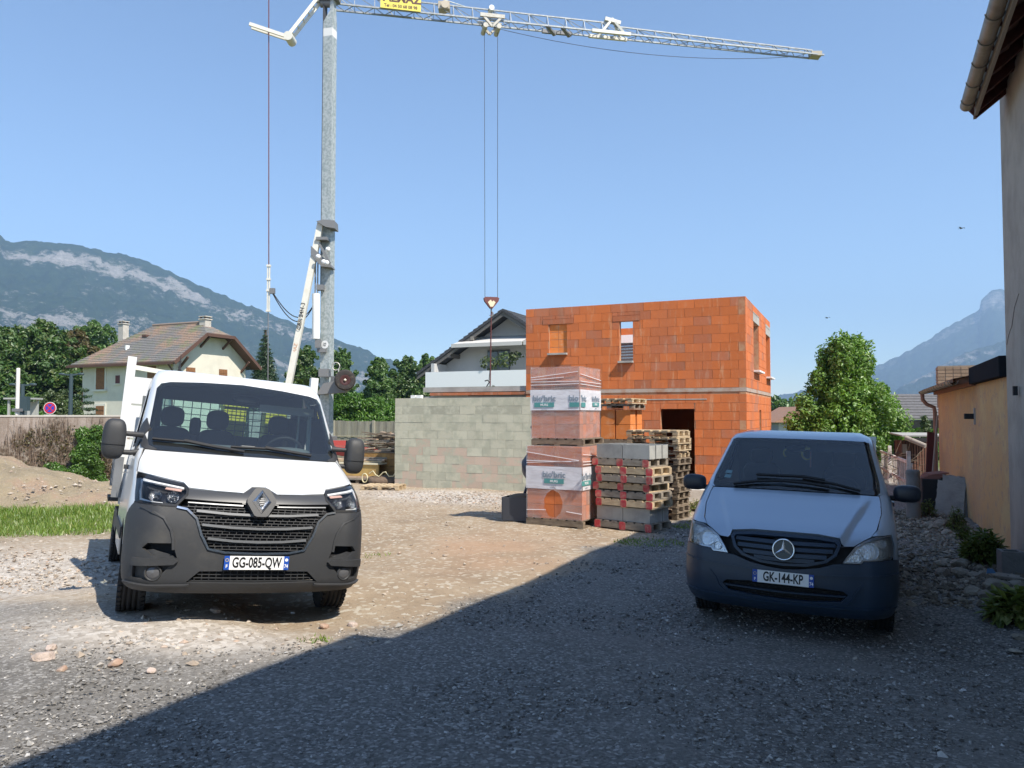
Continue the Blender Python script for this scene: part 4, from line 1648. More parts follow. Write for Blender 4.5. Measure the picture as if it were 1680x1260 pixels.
def right_house():
    t = empty("grey_house", RC, RH, "tall house with rough grey render and a tiled eave at the right edge", "house")
    # local x = away from the lane, y = along the lane away from us
    W, L = 10.0, 17.0
    H = 6.28 - RC.z
    wl_ = MB()
    sl = .78
    pts = [(0, 0), (W, 0), (W, H), (W / 2, H + sl * W / 2), (0, H)]
    wl_.prism(pts, -L, 0)
    wallm = PLASTER_G
    wl_.build("wall", wallm, t)
    roofm = mat("old_roof_tile", (.17, .09, .06), .9, var=(4, (.10, .06, .045), .4, .7), bump=(10, .05))
    red = mat("red_brown_wood", (.10, .030, .022), .8, var=(6, (.06, .02, .016), .4, .7))
    zinc = mat("old_zinc", (.30, .27, .22), .55, .5, var=(3, (.20, .17, .13), .4, .7))
    ov = .42
    E1 = -.55                                 # far end of the roof
    ez = H - .02
    for sg in (0, 1):
        f = (lambda x: x) if sg == 0 else (lambda x: W - x)
        n = 20
        for k in range(n):
            x0, x1 = -ov + (W / 2 + ov) * k / n, -ov + (W / 2 + ov) * (k + 1) / n
            za, zb = ez + sl * (x0) + .19, ez + sl * (x1) + .13
            mb = MB()
            q = [(f(x0), -L - .5, za), (f(x0), E1, za), (f(x1), E1, zb), (f(x1), -L - .5, zb), (f(x0), -L - .5, za - .07), (f(x0), E1, za - .07), (f(x1), E1, zb - .07), (f(x1), -L - .5, zb - .07)]
            mb.add(q, [(0, 1, 2, 3), (4, 5, 1, 0), (5, 6, 2, 1), (7, 6, 5, 4)])
            mb.build("tile_course", roofm, t)
    # boarding and rafters under the eave
    MB().bar((-ov + .03, -L / 2 + E1 / 2, ez - sl * ov + .16), (.6, -L / 2 + E1 / 2, ez + sl * .6 + .10), L + E1 + .2, .02, up=(-sl, 0, 1)).build("soffit_boards", red, t)
    for k in range(26):
        y = E1 - .1 - k * .62
        MB().bar((-ov + .05, y, ez - sl * ov + .05), (.3, y, ez + sl * .3 + .03), .09, .13).build("rafter", red, t)
    # half-round gutter with hoops
    R_ = .085
    gx, gz = -ov - .06, ez - sl * ov + .08
    g = MB()
    n = 12
    ys = (-L - .5, E1 - .16)
    vs, fs = [], []
    for y in ys:
        for rr in (R_, R_ - .008):
            for k in range(n + 1):
                a = math.pi + math.pi * k / n
                vs.append((gx + rr * math.cos(a), y, gz + rr * math.sin(a)))
    m_ = n + 1
    for k in range(n):
        fs += [(k, k + 1, 2 * m_ + k + 1, 2 * m_ + k), (m_ + k + 1, m_ + k, 3 * m_ + k, 3 * m_ + k + 1), (2 * m_ + k, 2 * m_ + k + 1, 3 * m_ + k + 1, 3 * m_ + k), (k + 1, k, m_ + k, m_ + k + 1)]
    g.add(vs, fs, None, True)
    g.lathe([(0, 0), (R_, 0), (R_, .01), (0, .01)], 20, Matrix.Translation((gx, E1 - .16, gz)) @ Matrix.Rotation(rad(90), 4, 'X'), False)
    g.build("gutter", zinc, t)
    for k in range(9):
        y = E1 - .4 - k * .62
        hb = MB()
        pts = [(gx + (R_ + .006) * math.cos(math.pi + math.pi * j / 10), y, gz + (R_ + .006) * math.sin(math.pi + math.pi * j / 10)) for j in range(11)]
        hb.tube(pts, .007, 5)
        hb.build("gutter_bracket", zinc, t)
    # board behind the gutter
    MB().box((-ov + .06, -L / 2 + E1 / 2, ez - sl * ov + .06), (.04, L + E1 + .2, .2)).build("fascia", mat("grey_fascia", (.25, .22, .18), .8), t)
    # verge board of the far gable
    MB().bar((-ov, E1 - .02, ez - sl * ov + .02), (W / 2, E1 - .02, ez + sl * W / 2 + .02), .05, .22).build("bargeboard", red, t)
    MB().bar((W + ov, E1 - .02, ez - sl * ov + .02), (W / 2, E1 - .02, ez + sl * W / 2 + .02), .05, .22).build("bargeboard", red, t)
    # unseen slab added out of the frame to widen the shade on the road
    MB().box((-.62, -13.6, ez - .28), (.62, 8.6, .10)).build("shade_caster", roofm, t)
    # crack in the render and a small pipe stub
    cr = MB()
    p = [(-.004, -1.2, 3.55), (-.004, -.85, 3.42), (-.004, -.6, 3.2), (-.004, -.3, 3.1), (-.004, -.12, 2.98)]
    cr.tube(p, .003, 4)
    cr.build("render_crack", mat("crack", (.13, .125, .115), .95), t)
    s0, z0 = on_wall(1673, 641, (RC.x, RC.y), (VH.x, VH.y))
    MB().box((-.05, s0, z0 - RC.z), (.05, .07, .12)).build("wall_bracket", BLACKV, t)
    return t


right_house()


def shed():
    P = RC + U * .02
    L = 10.3
    t = empty("orange_shed", (P.x, P.y, -.3), A_ROT, "long low shed with orange render and a gutter, joined to the grey house", "shed")
    tm = NT("orange_render")
    pos = tm.pos()
    c = tm.mix(tm.smooth(tm.noise(pos, .55, 5, .6), .35, .65), (.57, .345, .155), (.48, .315, .185))
    c = tm.mix(tm.smooth(tm.noise(pos, 1.1, 5, .7), .50, .62), c, (.58, .40, .19))
    c = tm.mix(tm.smooth(tm.noise(pos, 6, 5, .75), .52, .66), c, (.40, .27, .19))
    tm.l(c, tm.b.inputs["Base Color"])
    tm.b.inputs["Roughness"].default_value = .95
    tm.bump(tm.noise(pos, 50, 4, .7), .006)
    H = 2.72
    # the wall stands at local x=0 facing -x, running along +y
    MB().box((2.0, L / 2 + .02, H / 2), (4.0, L - .04, H)).build("wall", tm.m, t)
    wood = mat("pink_brown_wood", (.30, .16, .11), .8, var=(5, (.22, .11, .08), .4, .7))
    zinc = bpy.data.materials["old_zinc"]
    n = 8
    for k in range(n):
        x0, x1 = -.36 + 4.8 * k / n, -.36 + 4.8 * (k + 1) / n
        za, zb = H + .04 + x0 * .30, H + .02 + x1 * .30
        MB().add([(x0, 3.2, za + .05), (x0, L + .3, za + .05), (x1, L + .3, zb), (x1, 3.2, zb), (x0, 3.2, za - .02), (x0, L + .3, za - .02)], [(3, 2, 1, 0), (0, 1, 5, 4)]).build("tile_course", bpy.data.materials["old_roof_tile"], t)
        if k:
            MB().box(((x0 + x1) / 2, 1.6, (za + zb) / 2 + .01), (x1 - x0 + .0, 3.16, .09), Matrix.Identity(4)).build("tile_course", bpy.data.materials["old_roof_tile"], t)
    box("fascia", (-.05, 3.2 + (L - 3.0) / 2, H - .05), (.07, L - 2.9, .20), wood, t)
    # rafter ends
    for k in range(13):
        MB().bar((-.30, 3.35 + k * .56, H - .08), (0, 3.35 + k * .56, H - .0), .07, .10).build("rafter", wood, t)
    g = MB()
    R_ = .075
    gx, gz = -.36, H - .06
    for (y0, y1) in ((3.1, L + .35),):
        m_ = 11
        vs, fs = [], []
        for y in (y0, y1):
            for k in range(m_):
                a = math.pi + math.pi * k / (m_ - 1)
                vs.append((gx + R_ * math.cos(a), y, gz + R_ * math.sin(a)))
        for k in range(m_ - 1):
            fs.append((k, k + 1, m_ + k + 1, m_ + k))
        g.add(vs, fs, None, True)
        g.add([vs[k] for k in range(m_, 2 * m_)], [tuple(range(m_))])
    g.build("gutter", zinc, t)
    for k in range(13):
        y = 3.3 + k * .58
        MB().tube([(gx + (R_ + .005) * math.cos(math.pi + math.pi * j / 8), y, gz + (R_ + .005) * math.sin(math.pi + math.pi * j / 8)) for j in range(9)], .007, 5).build("gutter_bracket", zinc, t)
    MB().tube([(gx, L + .1, gz - .06), (gx + .01, L + .1, gz - .22), (gx + .10, L + .1, gz - .34), (-.09, L + .1, gz - .42), (-.07, L + .1, gz - .55), (-.07, L + .1, .1)], .05, 10).build("downpipe", mat("weathered_pipe", (.26, .15, .11), .6, .2), t)
    # dark sheet flashing at the house end
    box("flashing", (.06, 1.62, H + .02), (.34, 3.2, .30), mat("dark_flashing", (.018, .02, .024), .95, spec=.05), t, bev=.01)
    # little window: black box on a grey plate
    s, z = on_wall(1600, 683, (P.x, P.y), (V.x, V.y))
    z += .3
    box("lamp_plate", (-.012, s, z), (.024, .10, .30), mat("grey_plate", (.32, .31, .30), .7), t)
    b = box("wall_lamp", (-.09, s + .04, z + .0), (.16, .13, .10), BLACKV, t, bev=.008)
    # brick chimney, a lattice of pale bricks
    q = at(1568, 613, 20.5)
    loc = Matrix.Rotation(ANG, 4, 'Z') @ (q - Vector((P.x, P.y, 0)))
    cm = mat("chimney_brick", (.34, .24, .16), .9, rnd=.22)
    ch = MB().box((loc.x, loc.y, q.z + .3 - .35), (.86, .56, 1.1)).build("chimney", mat("chimney_mortar", (.30, .25, .2), .95), t)
    for r_ in range(5):
        for k in range(5):
            box("brick", (loc.x - .36 + k * .18, loc.y - .28, q.z + .3 - .28 + r_ * .09 + .05), (.165, .03, .075), cm, ch)
            if k < 3:
                box("brick", (loc.x - .43, loc.y - .19 + k * .19, q.z + .3 - .28 + r_ * .09 + .05), (.03, .175, .075), cm, ch)
    return t


shed()


# ------------------------------------------------------------------ vehicles: panels cut from a lofted shell
def pchip(xs, ys):
    xs, ys = np.array(xs, float), np.array(ys, float)
    hh, n = np.diff(xs), len(xs)
    d = np.diff(ys) / hh
    m = np.zeros(n)
    for i in range(1, n - 1):
        if d[i - 1] * d[i] > 0:
            w1, w2 = 2 * hh[i] + hh[i - 1], hh[i] + 2 * hh[i - 1]
            m[i] = (w1 + w2) / (w1 / d[i - 1] + w2 / d[i])
    m[0], m[-1] = d[0], d[-1]

    def f(x):
        x = min(max(x, xs[0]), xs[-1])
        i = min(max(int(np.searchsorted(xs, x)) - 1, 0), n - 2)
        t = (x - xs[i]) / hh[i]
        return (2 * t ** 3 - 3 * t * t + 1) * ys[i] + (t ** 3 - 2 * t * t + t) * hh[i] * m[i] + (-2 * t ** 3 + 3 * t * t) * ys[i + 1] + (t ** 3 - t * t) * hh[i] * m[i + 1]
    return f


class Shell:
    """plan sections of a vehicle nose stacked by height: z, y0, half width, bow, corner rx, ry"""

    def __init__(s, tab):
        z = [r[0] for r in tab]
        s.fn = [pchip(z, [r[i] for r in tab]) for i in range(1, 6)]
        s.c = {}

    def par(s, z):
        k = round(z, 4)
        if k not in s.c:
            s.c[k] = [f(k) for f in s.fn]
        return s.c[k]

    def F(s, x, z):
        y0, w, k, rx, ry = s.par(z)
        a, xf = abs(x), w - rx
        if a <= xf:
            return x
        return math.copysign(xf + math.asin(min(1, (a - xf) / rx)) * (rx + ry) / 2, x)

    def S(s, sg, y, z):
        y0, w, k, rx, ry = s.par(z)
        xf = w - rx
        ys = y0 + k * xf * xf + ry
        if y >= ys:
            return sg * (xf + math.pi / 4 * (rx + ry) + y - ys)
        return sg * (xf + math.acos(min(1, max(-1, 1 - (y - (ys - ry)) / ry))) * (rx + ry) / 2)

    def P(s, t, z):
        y0, w, k, rx, ry = s.par(z)
        a, xf = abs(t), w - rx
        q = math.pi / 4 * (rx + ry)
        if a <= xf:
            return Vector((t, y0 + k * t * t, z))
        if a <= xf + q:
            th = (a - xf) / ((rx + ry) / 2)
            return Vector((math.copysign(xf + rx * math.sin(th), t), y0 + k * xf * xf + ry * (1 - math.cos(th)), z))
        return Vector((math.copysign(w, t), y0 + k * xf * xf + ry + a - xf - q, z))

    def N(s, t, z):
        e = .004
        a = s.P(t + e, z) - s.P(t - e, z)
        b = s.P(t, z + e) - s.P(t, z - e)
        n = a.cross(b)
        return n.normalized() if n.length > 1e-12 else Vector((0, -1, 0))

    def Q(s, t, z, d):
        return s.P(t, z) + s.N(t, z) * d

    def outline(s, pts, res, mir=1):
        """points ('f', x, z) seen from the front or ('s', y, z) seen from the side (sign from mir)"""
        out = []
        n = len(pts)
        for i in range(n):
            a, b = pts[i], pts[(i + 1) % n]
            L = math.hypot(a[1] - b[1], a[2] - b[2])
            same = a[0] == b[0]
            k = max(1, int(L / res)) if same else max(1, int(abs(s.conv(*a, mir) - s.conv(*b, mir)) / res))
            for j in range(k):
                f = j / k
                if same:
                    x, z = a[1] + (b[1] - a[1]) * f, a[2] + (b[2] - a[2]) * f
                    t = s.conv(a[0], x, z, mir)
                else:
                    ta, tb = s.conv(*a, mir), s.conv(*b, mir)
                    t, z = ta + (tb - ta) * f, a[2] + (b[2] - a[2]) * f
                out.append((t, z))
        return out

    def conv(s, kd, x, z, mir):
        if kd == 'f':
            return s.F(x * mir, z)
        if kd == 's':
            return s.S(mir, x, z)
        return s.S(-mir, x, z)          # 'o': the other side


def fr(*pts):
    return [('f', x, z) for x, z in pts]


def sym(half):
    """half outline from the centre line outwards, completed by its mirror image"""
    return fr(*half) + fr(*[(-x, z) for x, z in half[::-1] if abs(x) > 1e-6])


def in_poly(p, lp):
    c = False
    for i in range(len(lp)):
        a, b = lp[i], lp[i - 1]
        if (a[1] > p[1]) != (b[1] > p[1]) and p[0] < (b[0] - a[0]) * (p[1] - a[1]) / (b[1] - a[1]) + a[0]:
            c = not c
    return c


def cut_holes(rv, rf, outer, holes):
    out = []
    for f in rf:
        c = sum((rv[i] for i in f), Vector((0, 0))) / len(f)
        if in_poly(c, outer) and not any(in_poly(c, lp) for lp in holes):
            out.append(f)
    return out


def panel(sh, name, pts, m, parent, d=0.0, th=.012, holes=(), res=.045, mir=1, sharp=40, tilt=0.0, lift=None):
    o = sh.outline(pts, res, mir)
    loops = [o] + [sh.outline(hh, res, mir) for hh in holes]
    vs, es = [], []
    for lp in loops:
        b = len(vs)
        vs += [Vector(p) for p in lp]
        es += [(b + i, b + (i + 1) % len(lp)) for i in range(len(lp))]
    t0, t1 = min(p[0] for p in o), max(p[0] for p in o)
    z0, z1 = min(p[1] for p in o), max(p[1] for p in o)
    nz, nt = int((z1 - z0) / res), int((t1 - t0) / res)
    for i in range(1, nt):
        for j in range(1, nz):
            vs.append(Vector((t0 + (t1 - t0) * (i + .25 * (j % 2)) / nt, z0 + (z1 - z0) * j / nz)))
    rv, re, rf, *_ = delaunay_2d_cdt(vs, es, [], 1, 1e-5)
    rf = cut_holes(rv, rf, loops[0], loops[1:])
    used = sorted({i for f in rf for i in f})
    new = {i: k for k, i in enumerate(used)}
    rv = [rv[i] for i in used]
    rf = [[new[i] for i in f] for f in rf]
    V3 = [sh.Q(p.x, p.y, d - tilt * (p.y - z0) / (z1 - z0) + (lift(p.x, p.y) if lift else 0)) for p in rv]
    F3 = [tuple(f) for f in rf]
    if th:
        n = len(V3)
        V3 += [sh.Q(p.x, p.y, d - th) for p in rv]
        ec = {}
        for f in F3:
            for i in range(len(f)):
                ec[(f[i], f[(i + 1) % len(f)])] = 1
        rim = [(a, b) for (a, b) in ec if (b, a) not in ec]
        F3 = F3 + [tuple(i + n for i in f[::-1]) for f in F3] + [(b, a, a + n, b + n) for a, b in rim]
    me = bpy.data.meshes.new(name)
    me.from_pydata(V3, [], F3)
    me.polygons.foreach_set("use_smooth", [True] * len(F3))
    me.materials.append(m)
    me.update()
    me.set_sharp_from_angle(angle=rad(sharp))
    return add(name, me, parent=parent)


def ribbon(sh, pts, w, th, d, mir=1, mb=None, step=.05, kd='f'):
    """a bar laid along the shell through front-view points"""
    mb = mb or MB()
    P = []
    for (a, b) in zip(pts[:-1], pts[1:]):
        k = max(1, int(math.dist(a, b) / step))
        for j in range(k):
            P.append((a[0] + (b[0] - a[0]) * j / k, a[1] + (b[1] - a[1]) * j / k))
    P.append(pts[-1])
    base = len(mb.v)
    C = []
    for x, z in P:
        t = sh.conv(kd, x, z, mir)
        C.append((sh.P(t, z), sh.N(t, z)))
    vs = []
    for i, (c, n) in enumerate(C):
        tg = (C[min(i + 1, len(C) - 1)][0] - C[max(i - 1, 0)][0]).normalized()
        sd = n.cross(tg).normalized()
        for a, b in ((-1, 0), (1, 0), (1, 1), (-1, 1)):
            vs.append(c + sd * a * w / 2 + n * (d + (th if b else 0)))
    fs = []
    for i in range(len(C) - 1):
        for k in range(4):
            k2 = (k + 1) % 4
            fs.append((i * 4 + k, i * 4 + k2, i * 4 + 4 + k2, i * 4 + 4 + k))
    fs += [(3, 2, 1, 0), tuple(len(vs) - 4 + k for k in range(4))]
    mb.add(vs, fs)
    return mb


def wheel(parent, x, y, r, w, tyre_m, rim_m, sg, steer=0.0, z=None):
    t = empty("wheel", (x, y, r if z is None else z), rotz=steer, parent=parent)
    R = Matrix.Rotation(rad(90) * sg, 4, 'Y')
    g = MB()
    ri = r * .60
    prof = [(ri, -w * .42), (r * .80, -w * .50), (r * .93, -w * .49), (r * .985, -w * .40)]
    for k in range(4):
        a = -w * .36 + k * w * .18
        prof += [(r, a), (r, a + w * .11), (r - .011, a + w * .12), (r - .011, a + w * .17)]
    prof += [(r, w * .36), (r * .985, w * .40), (r * .93, w * .49), (r * .80, w * .50), (ri, w * .42)]
    g.lathe(prof, 40, R)
    for k in range(40):                       # shoulder blocks
        a = k / 40 * 2 * math.pi
        for s_ in (-1, 1):
            M = Matrix.Rotation(a, 4, 'X') @ Matrix.Translation((s_ * w * .405, 0, r * .985))
            g.box((0, 0, 0), (w * .15, r * .085, .022), M)
    g.build("tyre", tyre_m, t)
    k_ = MB()
    k_.lathe([(ri, w * .40), (ri * .96, w * .44), (ri * .90, w * .30), (ri * .80, w * .16), (ri * .52, w * .20), (ri * .46, w * .34), (ri * .30, w * .36), (.0, w * .36)], 32, R)
    k_.lathe([(ri, -w * .40), (0, -w * .3)], 24, R)
    k_.build("rim", rim_m, t)
    return t


def plate(parent, sh, z, chars, m_txt, d=.02, w=.52, hh=.11):
    y0 = sh.par(z)[0]
    p = empty("number_plate", (0, y0 - d, z), parent=parent)
    wm, bm_ = bpy.data.materials["plate_white"], bpy.data.materials["plate_blue"]
    box("plate_blank", (0, 0, 0), (w - .085, .008, hh), wm, p)
    for q in (-1, 1):
        box("blue_band", (q * (w / 2 - .0215), 0, 0), (.042, .008, hh), bm_, p)
    text("letters", chars, .116, m_txt, p, (0, -.0046, -.001), sx=.62, bold=.0028, space=1.0)
    text("letters", "F", .034, wm, p, (-w / 2 + .0215, -.0046, -.028), bold=.001)
    text("letters", "74", .042, wm, p, (w / 2 - .0215, -.0046, -.026), sx=.75, bold=.001)
    ring = MB()
    for k in range(12):
        a = k * math.pi / 6
        ring.lathe([(.0026, 0), (0, .0006)], 6, Matrix.Translation((-w / 2 + .0215 + .012 * math.cos(a), -.0045, .022 + .012 * math.sin(a))) @ Matrix.Rotation(rad(90), 4, 'X'))
    ring.build("stars", mat("plate_star", (.75, .6, .1), .5) if "plate_star" not in bpy.data.materials else bpy.data.materials["plate_star"], p)
    MB().lathe([(.013, 0), (0, .0006)], 14, Matrix.Translation((w / 2 - .0215, -.0045, .026)) @ Matrix.Rotation(rad(90), 4, 'X')).build("emblem", wm, p)
    return p


mat("plate_white", (.78, .78, .76), .35, coat=.2)
mat("plate_blue", (.015, .075, .36), .35, coat=.2)
PLATE_TXT = mat("plate_black", (.012, .012, .014), .4)
CARBLACK = mat("car_plastic", (.032, .033, .035), .58, bump=(260, .0012), var=(3.5, (.060, .057, .052), .48, .78))
GLOSSBLK = mat("gloss_black", (.010, .010, .011), .2)
TRIM = mat("soft_black", (.013, .013, .014), .7)
TYRE = mat("tyre_rubber", (.016, .016, .017), .85, var=(9, (.05, .045, .04), .55, .8))
CHROME = mat("chrome", (.82, .83, .84), .2, 1.0)
SATIN = mat("satin_chrome", (.50, .51, .53), .28, 1.0)
STEELRIM = mat("steel_rim", (.09, .09, .095), .5, .3)
CLEARLENS = glass("headlamp_lens", (.93, .94, .95), 1.45, .02)
WINDS = glass("windscreen_glass", (.74, .86, .87), 2.0, .01, .016)
SIDEGL = glass("side_glass", (.40, .47, .46), 1.52, .01)
CABIN = mat("cabin_grey", (.10, .11, .115), .75)
CABIN_L = mat("cabin_light", (.22, .23, .23), .8)
SEAT = mat("seat_cloth", (.028, .030, .034), .9, bump=(90, .003))
LAMPIN = mat("lamp_bowl", (.88, .89, .90), .16, .45, bump=(38, .02))
DARKBOWL = mat("smoked_bowl", (.62, .63, .65), .18, 1.0, bump=(45, .03))
AMBER = mat("amber", (.52, .33, .28), .3)

MASTER = [(.20, .16, .90, .10, .30, .34), (.27, .06, .95, .11, .28, .34), (.36, .01, .985, .12, .27, .36), (.55, 0, 1.0, .12, .27, .38), (.75, .01, 1.0, .12, .27, .40), (.92, .04, .995, .13, .26, .42),
          (1.02, .08, .985, .14, .25, .46), (1.08, .14, .98, .15, .22, .46), (1.14, .27, .975, .14, .20, .42), (1.24, .55, .97, .12, .18, .34), (1.34, .84, .96, .11, .15, .26), (1.41, 1.02, .95, .11, .13, .20), (1.50, 1.10, .94, .12, .13, .20),
          (1.80, 1.37, .90, .12, .13, .20), (2.06, 1.61, .862, .11, .13, .20), (2.14, 1.70, .85, .10, .15, .22), (2.21, 1.81, .82, .09, .18, .25), (2.27, 2.02, .775, .06, .2, .28), (2.295, 2.4, .70, .03, .2, .3)]
VITO = [(.18, .18, .84, .14, .30, .34), (.24, .06, .90, .15, .30, .36), (.34, .01, .935, .16, .29, .38), (.50, 0, .95, .16, .28, .40), (.62, .01, .95, .16, .28, .42), (.72, .02, .945, .17, .27, .44),
        (.82, .05, .94, .18, .25, .46), (.90, .10, .935, .18, .23, .46), (.96, .20, .93, .17, .20, .40), (1.02, .35, .925, .16, .18, .34), (1.12, .60, .915, .14, .15, .28), (1.20, .79, .90, .13, .13, .22), (1.25, .89, .88, .13, .12, .2), (1.32, .97, .86, .13, .11, .18),
        (1.50, 1.23, .81, .13, .11, .18), (1.72, 1.57, .75, .12, .11, .18), (1.77, 1.65, .735, .11, .13, .2), (1.81, 1.77, .71, .1, .16, .23), (1.84, 1.95, .67, .07, .18, .26), (1.855, 2.3, .60, .03, .2, .28)]


def arch(cy, cz, r, a0, a1, n=16):
    return [('s', cy + r * math.cos(math.radians(a0 + (a1 - a0) * k / n)), cz + r * math.sin(math.radians(a0 + (a1 - a0) * k / n))) for k in range(n + 1)]


def mesh_bars(sh, zs, zstep, xlim, w, th, d, vstep, parent, m, name="grille"):
    """woven grille: thin horizontal bars and staggered uprights between them; xlim(z) gives the half width"""
    mb = MB()
    z = zs[0]
    row = 0
    while z < zs[1] - .004:
        X = xlim(z)
        if X > .05:
            ribbon(sh, [(-X, z), (X, z)], w, th, d, mb=mb, step=.08)
        zn = min(z + zstep, zs[1])
        X2 = min(xlim(z), xlim(zn))
        x = -X2 + (vstep * .5 if row % 2 else 0) + .01
        while x < X2:
            t = sh.F(x, (z + zn) / 2)
            c, n = sh.Q(t, (z + zn) / 2, d + th / 2), sh.N(t, (z + zn) / 2)
            a = sh.P(t, zn) - sh.P(t, z)
            mb.bar(sh.Q(t, z, d + th / 2), sh.Q(t, zn, d + th / 2), w * .9, th * .8, up=n)
            x += vstep
        z += zstep
        row += 1
    return mb.build(name, m, parent)


def roof_sheet(sh, z, yr):
    """flat rear part of a roof, from the front curve back to yr"""
    mb = MB()
    y0, w, k, rx, ry = sh.par(z)
    T = sh.S(1, y0 + k * (w - rx) ** 2 + ry, z)
    a = [sh.P(T * (i / 14 - 1), z) for i in range(29)]
    n = len(a)
    vs = [tuple(p) for p in a] + [(p.x, yr, z + .004) for p in a]
    mb.add(vs, [(i, i + 1, n + i + 1, n + i) for i in range(n - 1)], None, True)
    return mb


def truck():
    sh = Shell(MASTER)
    paint = mat("white_truck_paint", (.67, .68, .68), .32, coat=.5, var=(2.2, (.63, .625, .60), .48, .75))
    e = Euler((rad(-2.88), rad(5.48), rad(28.24)), 'YXZ')
    t = empty("flatbed_truck", (-2.154, 6.402, .012), label="white tipper truck with dark grey bumper and black mirrors parked on the gravel", cat="truck", rot=e)
    # bonnet and cab
    panel(sh, "bonnet", sym([(0, 1.388), (.41, 1.390), (.80, 1.393), (.89, 1.398), (.93, 1.30), (.945, 1.20), (.818, 1.176), (.60, 1.134), (.567, 1.096), (.363, 1.081), (.14, 1.074), (.10, 1.10), (.055, 1.128), (0, 1.130)]), paint, t, res=.04)
    for mir in (1, -1):
        ribbon(sh, [(.80, 1.3935), (.888, 1.399), (.931, 1.30), (.946, 1.205)], .007, .003, -.001, mir).build("bonnet_gap", BLACKV, t)
        ribbon(sh, [(.955, .957), (.87, .948), (.655, .939)], .007, .003, .0, mir).build("bumper_gap", BLACKV, t)
    ribbon(sh, [(-.80, 1.3935), (-.41, 1.391), (0, 1.389), (.41, 1.391), (.80, 1.3935)], .010, .003, -.001).build("cowl_gap", BLACKV, t)
    glass_half = [(0, 2.145), (.4, 2.125), (.70, 2.098), (.785, 2.075), (.822, 2.02), (.868, 1.60), (.876, 1.46), (.855, 1.415), (.80, 1.402), (.41, 1.397), (0, 1.394)]
    inner = [(0, 2.115), (.4, 2.096), (.69, 2.070), (.760, 2.045), (.790, 1.99), (.835, 1.60), (.838, 1.52), (.815, 1.487), (.78, 1.478), (.41, 1.470), (0, 1.466)]
    arch_pts = [('s', 1.36, 1.425), ('s', 1.62, 1.74), ('s', 1.92, 2.045), ('s', 2.6, 2.05), ('s', 2.6, 2.292)] + [('o', 2.6, 2.292), ('o', 2.6, 2.05), ('o', 1.92, 2.045), ('o', 1.62, 1.74), ('o', 1.36, 1.425)] + \
        fr(*[(-.905, 1.405)] + [(-x, z) for x, z in glass_half[::-1][2:]][0:8]) + fr(*glass_half[0:9]) + fr((.905, 1.405))
    panel(sh, "cab_shell", arch_pts, paint, t, res=.05, sharp=50)
    roof_sheet(sh, 2.292, 2.6).build("roof", paint, t)
    panel(sh, "windscreen_border", sym(glass_half), GLOSSBLK, t, d=-.006, th=.004, holes=[sym(inner)], res=.04)
    panel(sh, "windscreen", sym(glass_half), WINDS, t, d=-.001, th=0, res=.05)
    for mir in (1, -1):
        panel(sh, "cowl_corner", fr((.905, 1.57), (.925, 1.52), (.915, 1.42), (.88, 1.398), (.80, 1.392), (.79, 1.40), (.855, 1.432), (.876, 1.50)), CARBLACK, t, d=.012, th=.016, mir=mir, res=.03)
    # bumper
    U_half = [(0, .583), (.259, .590), (.386, .615), (.449, .726), (.495, .853), (.571, .922), (.649, .936)]
    intake = fr((.835, .648), (.652, .652), (.612, .536), (.788, .548), (.872, .605))
    fogp = fr((.92, .475), (.66, .47), (.72, .40), (.80, .355), (.915, .37))
    lowg = sym([(0, .442), (.435, .436), (.530, .345), (0, .338)])
    outer = [(0, .583)] + U_half[1:] + [(.877, .945), (.955, .955)]
    half = fr(*outer) + [('s', .53, .80), ('s', .47, .62), ('s', .44, .44), ('s', .47, .30)] + fr((.90, .268), (.535, .252), (0, .250))
    other = [('o', p[1], p[2]) if p[0] == 's' else ('f', -p[1], p[2]) for p in half[::-1] if not (p[0] == 'f' and abs(p[1]) < 1e-6)]
    mirror_f = lambda L: [('f', -p[1], p[2]) for p in L]
    panel(sh, "bumper", half + other, CARBLACK, t, th=.03, holes=[intake, mirror_f(intake), lowg, fogp, mirror_f(fogp)], res=.04)
    panel(sh, "dark_backing", sym([(0, 1.08), (.56, 1.09), (.93, 1.17), (.93, .95), (.90, .34), (0, .30)]), BLACKV, t, d=-.075, th=0, res=.08)  # black sheet standing in for the darkness inside the nose
    for mir in (1, -1):
        # sculpted brow, ledge and fog lamp
        ribbon(sh, [(.905, .93), (.823, .89), (.735, .848), (.675, .76), (.655, .69), (.645, .60)], .020, .012, .0, mir).build("bumper_crease", CARBLACK, t)
        panel(sh, "bumper_ledge", fr((.915, .53), (.63, .53), (.60, .515), (.63, .487), (.915, .468)), CARBLACK, t, d=.030, th=.035, mir=mir, res=.03)
        panel(sh, "intake_floor", fr((.80, .60), (.66, .56), (.615, .534), (.79, .545), (.86, .59)), CARBLACK, t, d=-.03, th=.01, mir=mir, res=.03)
        panel(sh, "fog_recess", fogp, CARBLACK, t, d=-.028, th=.006, mir=mir, res=.04)
        c = sh.Q(sh.F(.775 * mir, .416), .416, -.02)
        n = sh.N(sh.F(.775 * mir, .416), .416)
        M = Matrix.Translation(c) @ n.to_track_quat('Z', 'Y').to_matrix().to_4x4()
        f = MB().lathe([(.068, 0), (.066, .018), (.056, .022), (.050, .006)], 24, M).build("fog_lamp", CARBLACK, t)
        MB().lathe([(.050, .012), (.035, .020), (0, .024)], 20, M).build("fog_lens", mat("fog_glass", (.10, .10, .105), .1), f)
    ribbon(sh, [(.96, .33), (.80, .318), (.535, .325), (.5, .330)], .016, .02, .0).build("bumper_lip", CARBLACK, t)
    ribbon(sh, [(-.96, .33), (-.80, .318), (-.535, .325), (-.5, .330)], .016, .02, .0).build("bumper_lip", CARBLACK, t)
    mesh_bars(sh, (.352, .436), .028, lambda z: .515 - (z - .34) * .95, .007, .012, -.03, .055, t, CARBLACK)
